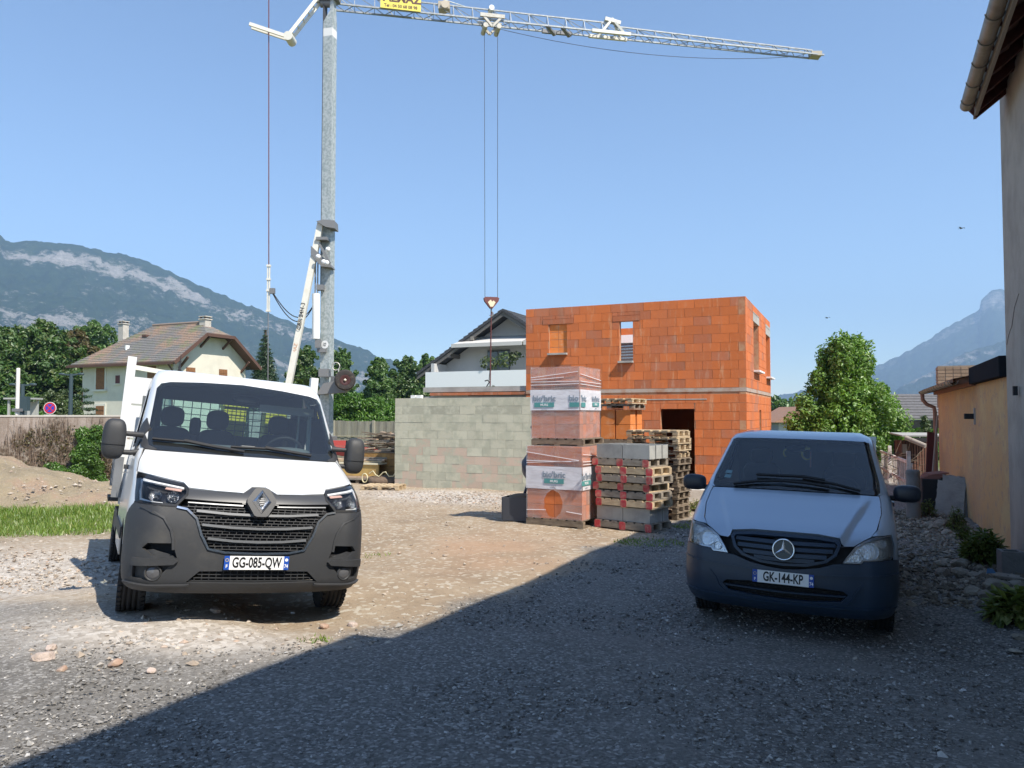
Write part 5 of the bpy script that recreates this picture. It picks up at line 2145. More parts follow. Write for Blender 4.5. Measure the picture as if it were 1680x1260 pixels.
    # upper band, main grille, chrome
    band_lo = [(.567, 1.005), (.363, .998), (.13, .994)]
    panel(sh, "grille_band", fr((-.13, .994), (-.363, .998), (-.60, 1.008), (-.563, 1.088), (-.363, 1.073), (-.13, 1.066), (.13, 1.066), (.363, 1.073), (.563, 1.088), (.60, 1.008), (.363, .998), (.13, .994)), mat("grille_grey", (.05, .051, .054), .38), t, d=-.003, th=.02, res=.03)

    def xl(z):
        return np.interp(z, [.60, .615, .726, .853, .922, .95, 1.0], [.25, .37, .437, .483, .545, .575, .575])
    mesh_bars(sh, (.612, .994), .0245, xl, .0065, .014, -.045, .056, t, CARBLACK)
    for z, X in ((.895, .50), (.785, .45), (.676, .40)):
        ribbon(sh, [(-X, z + .022), (-X * .5, z + .005), (0, z), (X * .5, z + .005), (X, z + .022)], .020, .022, -.028).build("grille_slat", mat("slat_grey", (.20, .205, .21), .4, .5) if "slat_grey" not in bpy.data.materials else bpy.data.materials["slat_grey"], t)
    ribbon(sh, [(-x, z) for x, z in U_half[::-1]] + U_half[1:], .017, .014, .0).build("grille_surround", CHROME, t)
    ribbon(sh, [(-.57, .985), (-.36, .978), (-.14, .974)], .010, .016, -.03).build("grille_slat", bpy.data.materials["slat_grey"], t)
    ribbon(sh, [(.57, .985), (.36, .978), (.14, .974)], .010, .016, -.03).build("grille_slat", bpy.data.materials["slat_grey"], t)
    panel(sh, "badge_surround", sym([(0, 1.132), (.06, 1.130), (.11, 1.102), (.15, 1.072), (.15, .985), (0, .985)]), bpy.data.materials["grille_grey"], t, d=-.008, th=.006, res=.03)
    # badge: dark octagonal housing with a chrome lozenge
    y = sh.par(1.0)[0]
    bz = empty("badge", (0, y - .02, 1.003), rot=Euler((rad(-16), 0, 0)), parent=t)
    oct_ = [(-.045, .118), (-.062, .108), (-.118, .022), (-.118, -.01), (-.055, -.118), (-.035, -.126), (.035, -.126), (.055, -.118), (.118, -.01), (.118, .022), (.062, .108), (.045, .118)]
    MB().prism(oct_, -.02, .05).build("badge_housing", bpy.data.materials["grille_grey"], bz)
    ro, ri_ = [(0, .104), (-.078, 0), (0, -.104), (.078, 0)], [(0, .046), (-.026, 0), (0, -.046), (.026, 0)]
    lz = MB()
    vs = [(x, -.022, z) for x, z in ro] + [((x + a) / 2, -.046, (z + b) / 2) for (x, z), (a, b) in zip(ro, ri_)] + [(x, -.026, z) for x, z in ri_]
    fs = []
    for k in range(4):
        j = (k + 1) % 4
        fs += [(k, j, 4 + j, 4 + k), (4 + k, 4 + j, 8 + j, 8 + k)]
    lz.add(vs, fs)
    lz.build("lozenge", CHROME, bz)
    for k in range(4):
        box("badge_bar", (0, -.024, -.024 + k * .016), (.05 - abs(-.024 + k * .016) * 1.05, .004, .005), SATIN, bz)
    # lamps
    hl = fr((.946, 1.188), (.818, 1.163), (.590, 1.122), (.566, 1.075), (.570, 1.039), (.652, .942), (.877, .951), (.951, .960), (.953, 1.05))
    for mir in (1, -1):
        g = empty("headlight", (0, 0, 0), parent=t)
        panel(sh, "lamp_housing", hl, GLOSSBLK, g, d=-.045, th=.006, mir=mir, res=.035)
        panel(sh, "lamp_rim", hl, TRIM, g, d=.000, th=.045, mir=mir, res=.03, holes=[fr((.925, 1.165), (.81, 1.143), (.605, 1.105), (.585, 1.07), (.588, 1.046), (.662, .960), (.870, .969), (.930, .978), (.934, 1.05))])
        panel(sh, "lens", hl, CLEARLENS, g, d=.003, th=0, mir=mir, res=.04)
        # white daytime-running strip: along the top and down the outer edge
        ribbon(sh, [(.60, 1.095), (.76, 1.122), (.915, 1.145)], .026, .012, -.022, mir).build("running_light", mat("running_white", (.80, .81, .82), .25) if "running_white" not in bpy.data.materials else bpy.data.materials["running_white"], g)
        ribbon(sh, [(.925, 1.14), (.932, 1.05), (.925, .985), (.84, .965), (.76, .962)], .020, .012, -.022, mir).build("running_light", bpy.data.materials["running_white"], g)
        ribbon(sh, [(.62, 1.078), (.74, 1.092)], .030, .006, -.02, mir).build("indicator", AMBER, g)
        for x, r_ in ((.83, .044), (.685, .044)):
            tt = sh.F(x * mir, 1.028)
            c, n = sh.Q(tt, 1.028, -.045), sh.N(tt, 1.028)
            n = (n + Vector((0, -1.2, .15))).normalized()
            M = Matrix.Translation(c) @ n.to_track_quat('Z', 'Y').to_matrix().to_4x4()
            MB().lathe([(r_ * 1.1, .032), (r_, .020), (r_ * .7, -.004), (r_ * .3, -.012), (0, -.013)], 20, M).build("reflector", DARKBOWL, g)
            MB().lathe([(r_ * .34, .006), (r_ * .30, .016), (0, .024)], 14, M).build("bulb", SATIN, g)
    # sides
    for mir in (1, -1):
        ar = arch(.87, .355, .43, 8, 146)
        panel(sh, "fender", fr((.955, .957), (.958, 1.05), (.952, 1.19), (.938, 1.30), (.905, 1.405)) + [('s', 1.36, 1.43), ('s', 1.36, .42)] + ar[1:] + [('s', .53, .78)], paint, t, mir=mir, res=.045)
        panel(sh, "arch_liner", [('s', .30, .30), ('s', .30, .95), ('s', 1.45, .95), ('s', 1.45, .30)], BLACKV, t, d=-.05, th=0, mir=mir, res=.1)
        d_ = panel(sh, "door", [('s', 1.366, .42), ('s', 1.366, 1.43), ('s', 2.40, 1.43), ('s', 2.40, .42)], paint, t, mir=mir, res=.07)
        hp = sh.Q(sh.S(mir, 2.24, 1.22), 1.22, .02)
        MB().box(hp, (.04, .17, .045)).build("handle", CARBLACK, d_)
        panel(sh, "rub_strip", [('s', 1.0, .60), ('s', 1.0, .70), ('s', 2.58, .70), ('s', 2.58, .60)], CARBLACK, t, d=.014, th=.014, mir=mir, res=.1)
        fo = [('s', 1.37, 1.435), ('s', 1.63, 1.74), ('s', 1.925, 2.04), ('s', 2.40, 2.045), ('s', 2.40, 1.435)]
        gi = [('s', 1.50, 1.47), ('s', 1.69, 1.72), ('s', 1.96, 1.99), ('s', 2.34, 1.995), ('s', 2.36, 1.47)]
        panel(sh, "door_frame", fo, TRIM, t, d=-.004, th=.02, holes=[gi], mir=mir, res=.05)
        panel(sh, "side_window", gi, SIDEGL, t, d=-.012, th=0, mir=mir, res=.08)
        panel(sh, "rear_pillar", [('s', 2.405, .42), ('s', 2.405, 2.045), ('s', 2.6, 2.045), ('s', 2.6, .42)], paint, t, mir=mir, res=.07)
        # mirror
        mg = empty("mirror", (1.095 if mir > 0 else -1.15, 1.16, 1.475), parent=t)
        MB().ellipsoid((0, .0, 0), (.098, .095, .185), 3.2, 24, 18).build("housing", CARBLACK, mg)
        MB().ellipsoid((0, -.004, -.052), (.101, .098, .008), 3.2, 24, 4).build("housing_seam", TRIM, mg)
        MB().box((0, .086, .01), (.15, .012, .30)).build("mirror_glass", mat("mirror_silver", (.7, .72, .74), .03, 1) if "mirror_silver" not in bpy.data.materials else bpy.data.materials["mirror_silver"], mg)
        for z in (.055, -.115):
            MB().tube([(-mir * .06, .0, z), (-mir * .15, -.0, z + .0), (-mir * .235, .03, z + (.0 if z > 0 else .02))], [.022, .024, .028], 8).build("arm", CARBLACK, mg)
        panel(sh, "mirror_base", [('s', 1.22, 1.34), ('s', 1.28, 1.60), ('s', 1.42, 1.70), ('s', 1.44, 1.40), ('s', 1.36, 1.33)], CARBLACK, t, d=.012, th=.02, mir=mir, res=.05)
    # wheels
    for x in (-.865, .865):
        wheel(t, x, .86, .345, .225, TYRE, STEELRIM, 1 if x > 0 else -1, rad(-4))
        wheel(t, x * 1.03, 4.54, .345, .205, TYRE, STEELRIM, 1 if x > 0 else -1)
        wheel(t, x * .76, 4.54, .345, .205, TYRE, STEELRIM, 1 if x > 0 else -1)
    plate(t, sh, .510, "GG-085-QW", PLATE_TXT)
    # wipers
    w = ribbon(sh, [(-.83, 1.486), (-.53, 1.480), (-.28, 1.448)], .016, .022, .012)
    ribbon(sh, [(-.56, 1.486), (-.33, 1.452), (-.03, 1.412)], .026, .020, .02, mb=w)
    w.build("wiper", TRIM, t)
    w = ribbon(sh, [(-.15, 1.460), (.19, 1.468), (.40, 1.450)], .016, .022, .012)
    ribbon(sh, [(.17, 1.474), (.38, 1.452), (.62, 1.422)], .026, .020, .02, mb=w)
    w.build("wiper", TRIM, t)
    MB().tube([(-.584, 2.3, 2.285), (-.584, 2.33, 2.32), (-.575, 2.46, 2.48)], [.022, .010, .003], 8).build("antenna", TRIM, t)
    # cabin
    cab = MB().ellipsoid((0, 1.62, 1.30), (.86, .46, .20), 4, 32, 12).build("dashboard", CABIN, t)
    MB().ellipsoid((-.02, 1.42, 1.425), (.55, .16, .07), 3, 24, 8).build("dash_top", CABIN_L, cab)
    MB().ellipsoid((.5, 1.52, 1.47), (.22, .16, .055), 2.5, 20, 8).build("instrument_hood", CABIN, cab)
    st = MB()
    M = Matrix.Translation((.5, 1.83, 1.46)) @ Matrix.Rotation(rad(-58), 4, 'X')
    st.tube([(.20 * math.cos(a / 24 * 6.2832), .20 * math.sin(a / 24 * 6.2832), 0) for a in range(25)], .016, 8, M)
    st.box((0, 0, 0), (.38, .05, .02), M)
    st.box((0, -.08, 0), (.05, .18, .02), M)
    st.build("steering_wheel", TRIM, t)
    for x, w_ in ((-.60, .46), (-.14, .44), (.52, .48)):
        s = empty("seat", (x, 2.2, 0), parent=t)
        MB().ellipsoid((0, .10, 1.28), (w_ / 2, .10, .40), 4, 20, 14).build("backrest", SEAT, s)
        MB().ellipsoid((0, -.25, .92), (w_ / 2, .28, .12), 4, 20, 10).build("seat_cushion", SEAT, s)
        MB().ellipsoid((0, .09, 1.785), (.118, .06, .108), 3, 20, 12).build("headrest", SEAT, s)
        for q in (-1, 1):
            MB().tube([(q * .05, .09, 1.6), (q * .05, .09, 1.72)], .008, 6).build("headrest_post", SATIN, s)
    MB().ellipsoid((-.36, 2.34, 1.70), (.06, .07, .10), 3, 14, 10).build("armrest", SEAT, t)
    box("glove_shelf", (.75, 2.38, 1.75), (.30, .10, .26), TRIM, t)
    MB().box((.507, 1.86, 1.93), (.58, .03, .085)).build("sun_visor", mat("visor_grey", (.42, .44, .42), .8), t)
    MB().ellipsoid((.06, 1.80, 2.0), (.14, .03, .04), 3, 16, 8).build("inner_mirror", TRIM, t)
    box("papers", (.06, 1.40, 1.495), (.13, .08, .02), mat("paper", (.6, .45, .42), .8), t)
    box("headliner", (0, 2.32, 2.14), (1.40, .52, .02), CABIN, t)
    box("floor", (0, 1.6, .55), (1.7, 1.9, .04), BLACKV, t)
    MB().tube([(.80, 1.98, 1.50), (.80, 2.05, 1.98), (.78, 2.1, 2.05)], .022, 8).build("grab_handle", mat("grab_pale", (.45, .6, .58), .5), t)
    MB().tube([(.70, 2.10, 1.50), (.70, 2.12, 1.94)], .012, 6).build("grab_handle", bpy.data.materials["grab_pale"], t)
    # cab rear wall with window
    for (c, d) in (((0, 2.6, .95), (1.80, .03, 1.38)), ((0, 2.6, 2.10), (1.66, .03, .22)), ((-.80, 2.6, 1.80), (.20, .03, .4)), ((.81, 2.6, 1.80), (.2, .03, .4))):
        box("rear_panel", c, d, CABIN, t)
    box("rear_window", (0, 2.6, 1.82), (1.40, .006, .36), glass("rear_glass", (.72, .85, .83)), t)
    # tipper bed
    bed = mat("bed_grey", (.22, .23, .24), .5, .4, var=(3, (.16, .165, .17), .4, .7))
    b = empty("tipper_bed", (0, 0, 0), parent=t)
    for x in (-1.045, 1.0):
        box("headboard_post", (x, 2.83, 1.88), (.09, .09, 1.12), paint, b)
        box("headboard_foot", (x, 2.83, 1.10), (.085, .085, .44), bed, b)
    MB().bar((-1.0, 2.83, 2.325), (.96, 2.83, 2.20), .05, .05).build("headboard_rail", mat("rail_cream", (.72, .72, .62), .5), b)
    for k, (z, hh) in enumerate(((2.07, .30), (1.72, .36), (1.34, .36), (.98, .34))):
        if k >= 2:
            box("headboard_panel", (-.02, 2.83, z), (1.98, .03, hh), paint, b)
        else:
            box("headboard_panel", (-.84, 2.83, z), (.32, .03, hh), paint, b)
    mesh_ = MB()
    for k in range(17):
        mesh_.box((-.66 + k * .098, 2.84, 1.92), (.008, .008, .8))
    for k in range(11):
        mesh_.box((.16, 2.84, 1.56 + k * .075), (1.66, .008, .008))
    mesh_.build("headboard_mesh", TRIM, b)
    box("bed_floor", (0, 4.2, .92), (2.06, 2.9, .08), bed, b)
    for x in (-1.04, 1.04):
        box("side_board", (x, 4.22, 1.14), (.03, 2.78, .36), bed, b)
        for k in range(3):
            box("side_rib", (x * 1.018, 4.22, 1.02 + k * .12), (.012, 2.78, .03), bed, b)
        box("corner_post", (x, 5.66, 1.14), (.06, .06, .44), bed, b)
    box("tail_board", (0, 5.64, 1.14), (2.04, .03, .36), bed, b)
    ch = MB()
    for x in (-.42, .42):
        ch.box((x, 3.4, .62), (.08, 4.4, .18))
    ch.build("chassis", TRIM, t)
    for x in (-.98, .98):
        box("mudguard", (x * .97, 4.54, .80), (.28, .86, .05), CARBLACK, t)
        box("side_guard", (x, 3.35, .62), (.05, 1.1, .22), CARBLACK, t)
    # load seen through the rear window
    q = t.matrix_basis @ Vector((.135, 3.15, 1.80))
    y = empty("yellow_crate", q, rot=e, label="yellow box on the truck bed seen through the rear window mesh", cat="crate")
    ym = mat("yellow_paint", (.72, .56, .04), .6)
    box("crate_wall", (0, 0, -.38), (.26, .30, 1.2), ym, y, bev=.01)
    box("crate_rim", (0, 0, .22), (.29, .33, .04), ym, y)
    q = t.matrix_basis @ Vector((.62, 3.15, 1.80))
    y2 = copy_tree(y)
    y2.location = q
    y2["label"] = "yellow box on the truck bed behind the driver's headrest"
    return t


truck()


def van():
    sh = Shell(VITO)
    tm = NT("silver_blue_paint")
    tm.b.inputs["Base Color"].default_value = (.36, .44, .53, 1)
    tm.b.inputs["Metallic"].default_value = .55
    tm.b.inputs["Roughness"].default_value = .34
    tm.b.inputs["Coat Weight"].default_value = .7
    tm.b.inputs["Coat Roughness"].default_value = .04
    paint = tm.m
    plast = mat("blue_black_bumper", (.014, .031, .056), .40, bump=(240, .0008))
    e = Euler((rad(-1.35), rad(1.27), rad(-24.54)), 'YXZ')
    t = empty("delivery_van", (2.409, 6.941, -.246), label="silver blue delivery van with dark blue bumper parked in the shade", cat="van", rot=e)
    def bulge(x, z):
        e = np.interp(z, [.86, .97, 1.10, 1.22], [.475, .535, .63, .715])
        q = min(max((e - abs(x)) / .05 + .5, 0), 1)
        return .020 * q * q * (3 - 2 * q) * min(1, max(0, (1.25 - z) / .12))

    gl = [(0, 1.768), (.40, 1.766), (.66, 1.760), (.70, 1.745), (.735, 1.60), (.795, 1.36), (.80, 1.275), (.775, 1.250), (.40, 1.257), (0, 1.258)]
    inner = [(0, 1.752), (.40, 1.750), (.645, 1.744), (.68, 1.73), (.712, 1.60), (.768, 1.37), (.765, 1.315), (.74, 1.300), (.40, 1.300), (0, 1.300)]
    panel(sh, "bonnet", sym([(0, 1.248), (.40, 1.246), (.785, 1.240), (.797, 1.20), (.80, 1.10), (.76, .985), (.712, .930), (.66, .905), (.575, .850), (.50, .845), (.478, .862), (.462, .900), (.278, .918), (0, .920)]), paint, t, res=.024, lift=bulge)
    arch_pts = [('s', 1.30, 1.265), ('s', 1.50, 1.50), ('s', 1.80, 1.72), ('s', 2.9, 1.74), ('s', 2.9, 1.853)] + [('o', 2.9, 1.853), ('o', 2.9, 1.74), ('o', 1.80, 1.72), ('o', 1.50, 1.50), ('o', 1.30, 1.265)] + \
        fr((-.83, 1.25)) + fr(*[(-x, z) for x, z in gl[::-1][2:-1]]) + fr(*gl[:8]) + fr((.83, 1.25))
    panel(sh, "cab_shell", arch_pts, paint, t, res=.05, sharp=50)
    roof_sheet(sh, 1.853, 4.72).build("roof", paint, t)
    panel(sh, "windscreen_border", sym(gl), GLOSSBLK, t, d=-.006, th=.004, holes=[sym(inner)], res=.04)
    panel(sh, "windscreen", sym(gl), glass("van_windscreen", (.78, .86, .89), 1.8, .01, .020), t, d=-.001, th=0, res=.05)
    # bumper with lower opening
    low = sym([(0, .480), (.30, .478), (.50, .462), (.535, .43), (.48, .372), (.26, .350), (0, .345)])
    top = [(0, .610), (.134, .620), (.30, .648), (.42, .690), (.492, .698), (.634, .700), (.657, .728), (.86, .742), (.90, .74)]
    half = fr(*top) + [('s', .50, .72), ('s', .44, .56), ('s', .40, .40), ('s', .44, .25)] + fr((.86, .225), (.56, .215), (0, .215))
    other = [('o', p[1], p[2]) if p[0] == 's' else ('f', -p[1], p[2]) for p in half[::-1] if not (p[0] == 'f' and abs(p[1]) < 1e-6)]
    panel(sh, "bumper", half + other, plast, t, th=.03, holes=[low], res=.04)
    panel(sh, "dark_backing", sym([(0, .91), (.5, .88), (.86, .93), (.86, .30), (0, .28)]), BLACKV, t, d=-.09, th=0, res=.08)  # black sheet painted as the dark behind the van's front openings
    ribbon(sh, [(-.93, .622), (-.62, .600), (-.40, .588), (0, .580), (.40, .588), (.62, .600), (.93, .622)], .014, .012, .0).build("bumper_crease", plast, t)
    ribbon(sh, [(-.92, .335), (-.60, .318), (0, .312), (.60, .318), (.92, .335)], .02, .012, .0).build("bumper_lip", plast, t)
    for mir in (1, -1):
        ribbon(sh, [(.66, .535), (.60, .47), (.57, .40), (.52, .355)], .016, .010, .0, mir).build("bumper_crease", plast, t)
    ribbon(sh, [(-.52, .415), (0, .405), (.52, .415)], .016, .02, -.03).build("grille_slat", plast, t)
    mesh_bars(sh, (.352, .475), .030, lambda z: .50, .006, .010, -.06, .06, t, TRIM)
    # grille with slats and star
    go = [(0, .912), (.278, .910), (.455, .893), (.474, .857), (.440, .763), (.36, .697), (.20, .652), (0, .640)]
    gi = [(0, .888), (.265, .886), (.425, .872), (.444, .850), (.412, .770), (.34, .715), (.19, .674), (0, .662)]
    panel(sh, "grille_frame", sym(go), plast, t, d=.006, th=.03, holes=[sym(gi)], res=.035)
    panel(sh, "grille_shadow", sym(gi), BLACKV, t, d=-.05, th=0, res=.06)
    for z, X in ((.845, .43), (.790, .41), (.735, .36), (.69, .26)):
        ribbon(sh, [(-X, z + .008), (0, z), (X, z + .008)], .036, .014, -.030).build("grille_slat", plast, t)
    y = sh.par(.784)[0]
    s = empty("badge", (0, y - .022, .784), rot=Euler((rad(-8), 0, 0)), parent=t)
    Rm = Matrix.Rotation(rad(90), 4, 'X')
    ring = MB()
    ring.tube([(.090 * math.cos(k / 40 * 6.28319), 0, .090 * math.sin(k / 40 * 6.28319)) for k in range(41)], .0075, 8)
    ring.build("badge_ring", CHROME, s)
    MB().lathe([(.088, -.004), (0, -.004)], 32, Rm).build("badge_disc", GLOSSBLK, s)
    st = MB()
    for k in range(3):
        a = rad(90 + 120 * k)
        d = Vector((math.cos(a), 0, math.sin(a)))
        q = Vector((-math.sin(a), 0, math.cos(a)))
        st.add([d * .088 + Vector((0, -.006, 0)), q * .016 + d * .01 + Vector((0, -.004, 0)), Vector((0, -.016, 0)), -q * .016 + d * .01 + Vector((0, -.004, 0))], [(0, 1, 2), (0, 2, 3)])
    st.build("badge_star", CHROME, s)
    em = sh.Q(0, .973, .002)
    nn = sh.N(0, .973)
    MB().lathe([(.026, 0), (.024, .004), (.018, .005), (0, .003)], 20, Matrix.Translation(em) @ nn.to_track_quat('Z', 'Y').to_matrix().to_4x4()).build("bonnet_emblem", SATIN, t)
    # lamps
    hl = fr((.880, .938), (.757, .934), (.66, .898), (.590, .850), (.530, .770), (.493, .705), (.633, .708), (.655, .733), (.868, .748), (.893, .76), (.896, .86))
    hi = fr((.866, .922), (.757, .918), (.668, .885), (.602, .840), (.546, .768), (.516, .719), (.625, .721), (.648, .746), (.864, .761), (.879, .77), (.882, .86))
    bowl = mat("lamp_silver", (.86, .87, .86), .22, .9, bump=(30, .012))
    for mir in (1, -1):
        g = empty("headlight", (0, 0, 0), parent=t)
        panel(sh, "lamp_housing", hl, bowl, g, d=-.018, tilt=.085, th=.004, mir=mir, res=.035)
        panel(sh, "lamp_rim", hl, SATIN, g, d=.0, th=.05, mir=mir, res=.03, holes=[hi])
        panel(sh, "lens", hl, CLEARLENS, g, d=.004, th=0, mir=mir, res=.04)
        for x, z, r_, m in ((.70, .815, .072, LAMPIN), (.815, .880, .040, LAMPIN), (.82, .800, .032, LAMPIN), (.60, .755, .034, LAMPIN)):
            tt = sh.F(x * mir, z)
            c, n = sh.Q(tt, z, -.050), (sh.N(tt, z) + Vector((0, -1.4, .8))).normalized()
            M = Matrix.Translation(c) @ n.to_track_quat('Z', 'Y').to_matrix().to_4x4()
            MB().lathe([(r_ * 1.08, .042), (r_, .034), (r_ * .75, .008), (r_ * .3, -.002), (0, -.003)], 22, M).build("reflector", m, g)
            MB().lathe([(r_ * .30, .004), (r_ * .26, .020), (0, .026)], 12, M).build("bulb", AMBER if x == .82 else LAMPIN, g)
    for mir in (1, -1):
        ar = arch(.85, .325, .395, 4, 150)
        panel(sh, "fender", fr((.902, .742), (.905, .86), (.888, .945), (.763, .942), (.722, .938), (.770, .985), (.808, 1.10), (.805, 1.20), (.795, 1.245), (.83, 1.255)) + [('s', 1.30, 1.27), ('s', 1.30, .35)] + ar[0:] + [('s', .50, .715)], paint, t, mir=mir, res=.045)
        panel(sh, "arch_liner", [('s', .30, .22), ('s', .30, .80), ('s', 1.42, .80), ('s', 1.42, .22)], BLACKV, t, d=-.05, th=0, mir=mir, res=.1)
        d_ = panel(sh, "door", [('s', 1.306, .35), ('s', 1.306, 1.27), ('s', 2.34, 1.27), ('s', 2.34, .35)], paint, t, mir=mir, res=.07)
        hp = sh.Q(sh.S(mir, 2.2, 1.08), 1.08, .02)
        MB().box(hp, (.04, .2, .045)).build("handle", plast, d_)
        fo = [('s', 1.31, 1.275), ('s', 1.51, 1.50), ('s', 1.80, 1.715), ('s', 2.34, 1.735), ('s', 2.34, 1.275)]
        gi2 = [('s', 1.44, 1.30), ('s', 1.57, 1.48), ('s', 1.83, 1.68), ('s', 2.28, 1.695), ('s', 2.30, 1.30)]
        panel(sh, "door_frame", fo, TRIM, t, d=-.004, th=.02, holes=[gi2], mir=mir, res=.05)
        panel(sh, "side_window", gi2, SIDEGL, t, d=-.012, th=0, mir=mir, res=.08)
        panel(sh, "load_side", [('s', 2.346, .30), ('s', 2.346, 1.74), ('s', 2.9, 1.74), ('s', 4.72, 1.74), ('s', 4.72, .30)] + arch(4.05, .325, .40, 0, 180)[::1], paint, t, mir=mir, res=.09)
        panel(sh, "arch_liner", [('s', 3.5, .22), ('s', 3.5, .80), ('s', 4.6, .80), ('s', 4.6, .22)], BLACKV, t, d=-.05, th=0, mir=mir, res=.12)
        panel(sh, "roof_rail", [('s', 2.9, 1.74), ('s', 2.9, 1.85), ('s', 4.72, 1.85), ('s', 4.72, 1.74)], paint, t, mir=mir, res=.09)
        mg = empty("mirror", (mir * 1.045, 1.26, 1.262), parent=t)
        MB().ellipsoid((0, 0, 0), (.125, .07, .085), 3.0, 24, 14).build("housing", mat("mirror_black", (.014, .018, .028), .4) if "mirror_black" not in bpy.data.materials else bpy.data.materials["mirror_black"], mg)
        MB().box((0, .062, 0), (.19, .012, .13)).build("mirror_glass", bpy.data.materials["mirror_silver"], mg)
        MB().tube([(-mir * .08, 0, -.05), (-mir * .17, .02, -.05)], .026, 8).build("arm", TRIM, mg)
    box("tail_door", (0, 4.72, 1.06), (1.62, .05, 1.5), paint, t)
    for x in (-.80, .80):
        wheel(t, x, .85, .325, .205, TYRE, STEELRIM, 1 if x > 0 else -1, rad(3))
        wheel(t, x, 4.05, .325, .205, TYRE, STEELRIM, 1 if x > 0 else -1)
    plate(t, sh, .535, "GK-144-KP", PLATE_TXT, d=.022)
    w = ribbon(sh, [(.62, 1.268), (.40, 1.315), (.09, 1.352)], .018, .022, .014)
    ribbon(sh, [(.30, 1.345), (.09, 1.368), (-.36, 1.365)], .022, .020, .02, mb=w)
    w.build("wiper", TRIM, t)
    w = ribbon(sh, [(-.58, 1.268), (-.36, 1.305), (-.08, 1.325)], .018, .022, .014)
    ribbon(sh, [(-.12, 1.320), (.12, 1.312), (.34, 1.290)], .022, .020, .02, mb=w)
    w.build("wiper", TRIM, t)
    for z in (1.40, 1.357):
        panel(sh, "windscreen_sticker", fr((-.70, z - .014), (-.63, z - .014), (-.625, z + .018), (-.69, z + .018)), mat("sticker", (.40, .62, .60), .6) if "sticker" not in bpy.data.materials else bpy.data.materials["sticker"], t, d=-.004, th=.001, res=.03)
    # cabin
    MB().ellipsoid((0, 1.45, 1.10), (.78, .42, .18), 4, 32, 12).build("dashboard", CABIN, t)
    for x in (-.45, .45):
        s = empty("seat", (x, 2.15, 0), parent=t)
        MB().ellipsoid((0, .08, 1.10), (.24, .10, .38), 4, 20, 14).build("backrest", SEAT, s)
        MB().ellipsoid((0, .06, 1.55), (.13, .06, .10), 3, 20, 12).build("headrest", SEAT, s)
        MB().ellipsoid((0, -.25, .75), (.24, .28, .12), 4, 20, 10).build("seat_cushion", SEAT, s)
    M = Matrix.Translation((.42, 1.72, 1.22)) @ Matrix.Rotation(rad(-55), 4, 'X')
    st = MB()
    st.tube([(.19 * math.cos(a / 24 * 6.2832), .19 * math.sin(a / 24 * 6.2832), 0) for a in range(25)], .016, 8, M)
    st.box((0, 0, 0), (.36, .05, .02), M)
    st.build("steering_wheel", TRIM, t)
    box("bulkhead", (0, 2.5, 1.15), (1.5, .04, 1.25), mat("bulkhead_grey", (.34, .36, .37), .8), t)
    box("headliner", (0, 2.15, 1.765), (1.25, .8, .02), CABIN_L, t)
    MB().box((.42, 1.74, 1.68), (.48, .03, .09)).build("sun_visor", CABIN_L, t)
    MB().ellipsoid((-.02, 1.68, 1.66), (.13, .03, .045), 3, 16, 8).build("inner_mirror", TRIM, t)
    ch = MB()
    for x in (-.5, .5):
        ch.box((x, 2.4, .42), (.1, 4.2, .16))
    ch.build("chassis", TRIM, t)
    # yellow ornament hanging from the inner mirror
    o = empty("hanging_ornament", t.matrix_basis @ Vector((.085, 1.62, 1.61)), rot=e, label="yellow crescent ornament hanging behind the windscreen of the silver van", cat="ornament")
    ym = mat("ornament_yellow", (.85, .66, .16), .6)

    def cres(x, r1, r2, a0, a1, off):
        n = 14
        pts_ = [(x + r1 * math.cos(rad(a0 + (a1 - a0) * k / n)), r1 * 1.2 * math.sin(rad(a0 + (a1 - a0) * k / n))) for k in range(n + 1)]
        pts_ += [(x + off + r2 * math.cos(rad(a1 + (a0 - a1) * k / n)), r2 * 1.2 * math.sin(rad(a1 + (a0 - a1) * k / n))) for k in range(n + 1)]
        return pts_
    MB().prism(cres(0, .058, .046, 160, 330, .012), -.006, .006).build("crescent", ym, o)
    MB().prism([(-.02, .045), (.038, .045), (.038, .065), (-.01, .075)], -.006, .006).build("crescent_tip", ym, o)
    MB().prism(cres(-.205, .040, .034, 100, 250, .012), -.006, .006).build("crescent", ym, o)
    box("ribbon", (.042, 0, -.06), (.014, .004, .17), mat("ribbon_red", (.65, .35, .28), .7), o)


van()


# ------------------------------------------------------------------ pallets, brick packs, blocks
WOODM = mat("pallet_wood", (.52, .40, .25), .85, var=(7, (.40, .29, .18), .4, .65), rnd=.16, bump=(40, .004), stretch=(1, 1, 3))
WOODG = mat("grey_pallet_wood", (.30, .255, .20), .9, var=(7, (.21, .175, .135), .4, .65), rnd=.2, bump=(40, .004), stretch=(1, 1, 3))
WOODD = mat("old_pallet_wood", (.215, .165, .115), .9, var=(7, (.15, .11, .075), .4, .65), rnd=.2, bump=(40, .004), stretch=(1, 1, 3))
REDP = mat("red_mark", (.50, .045, .055), .75, var=(10, (.52, .26, .19), .42, .72), rnd=.2)


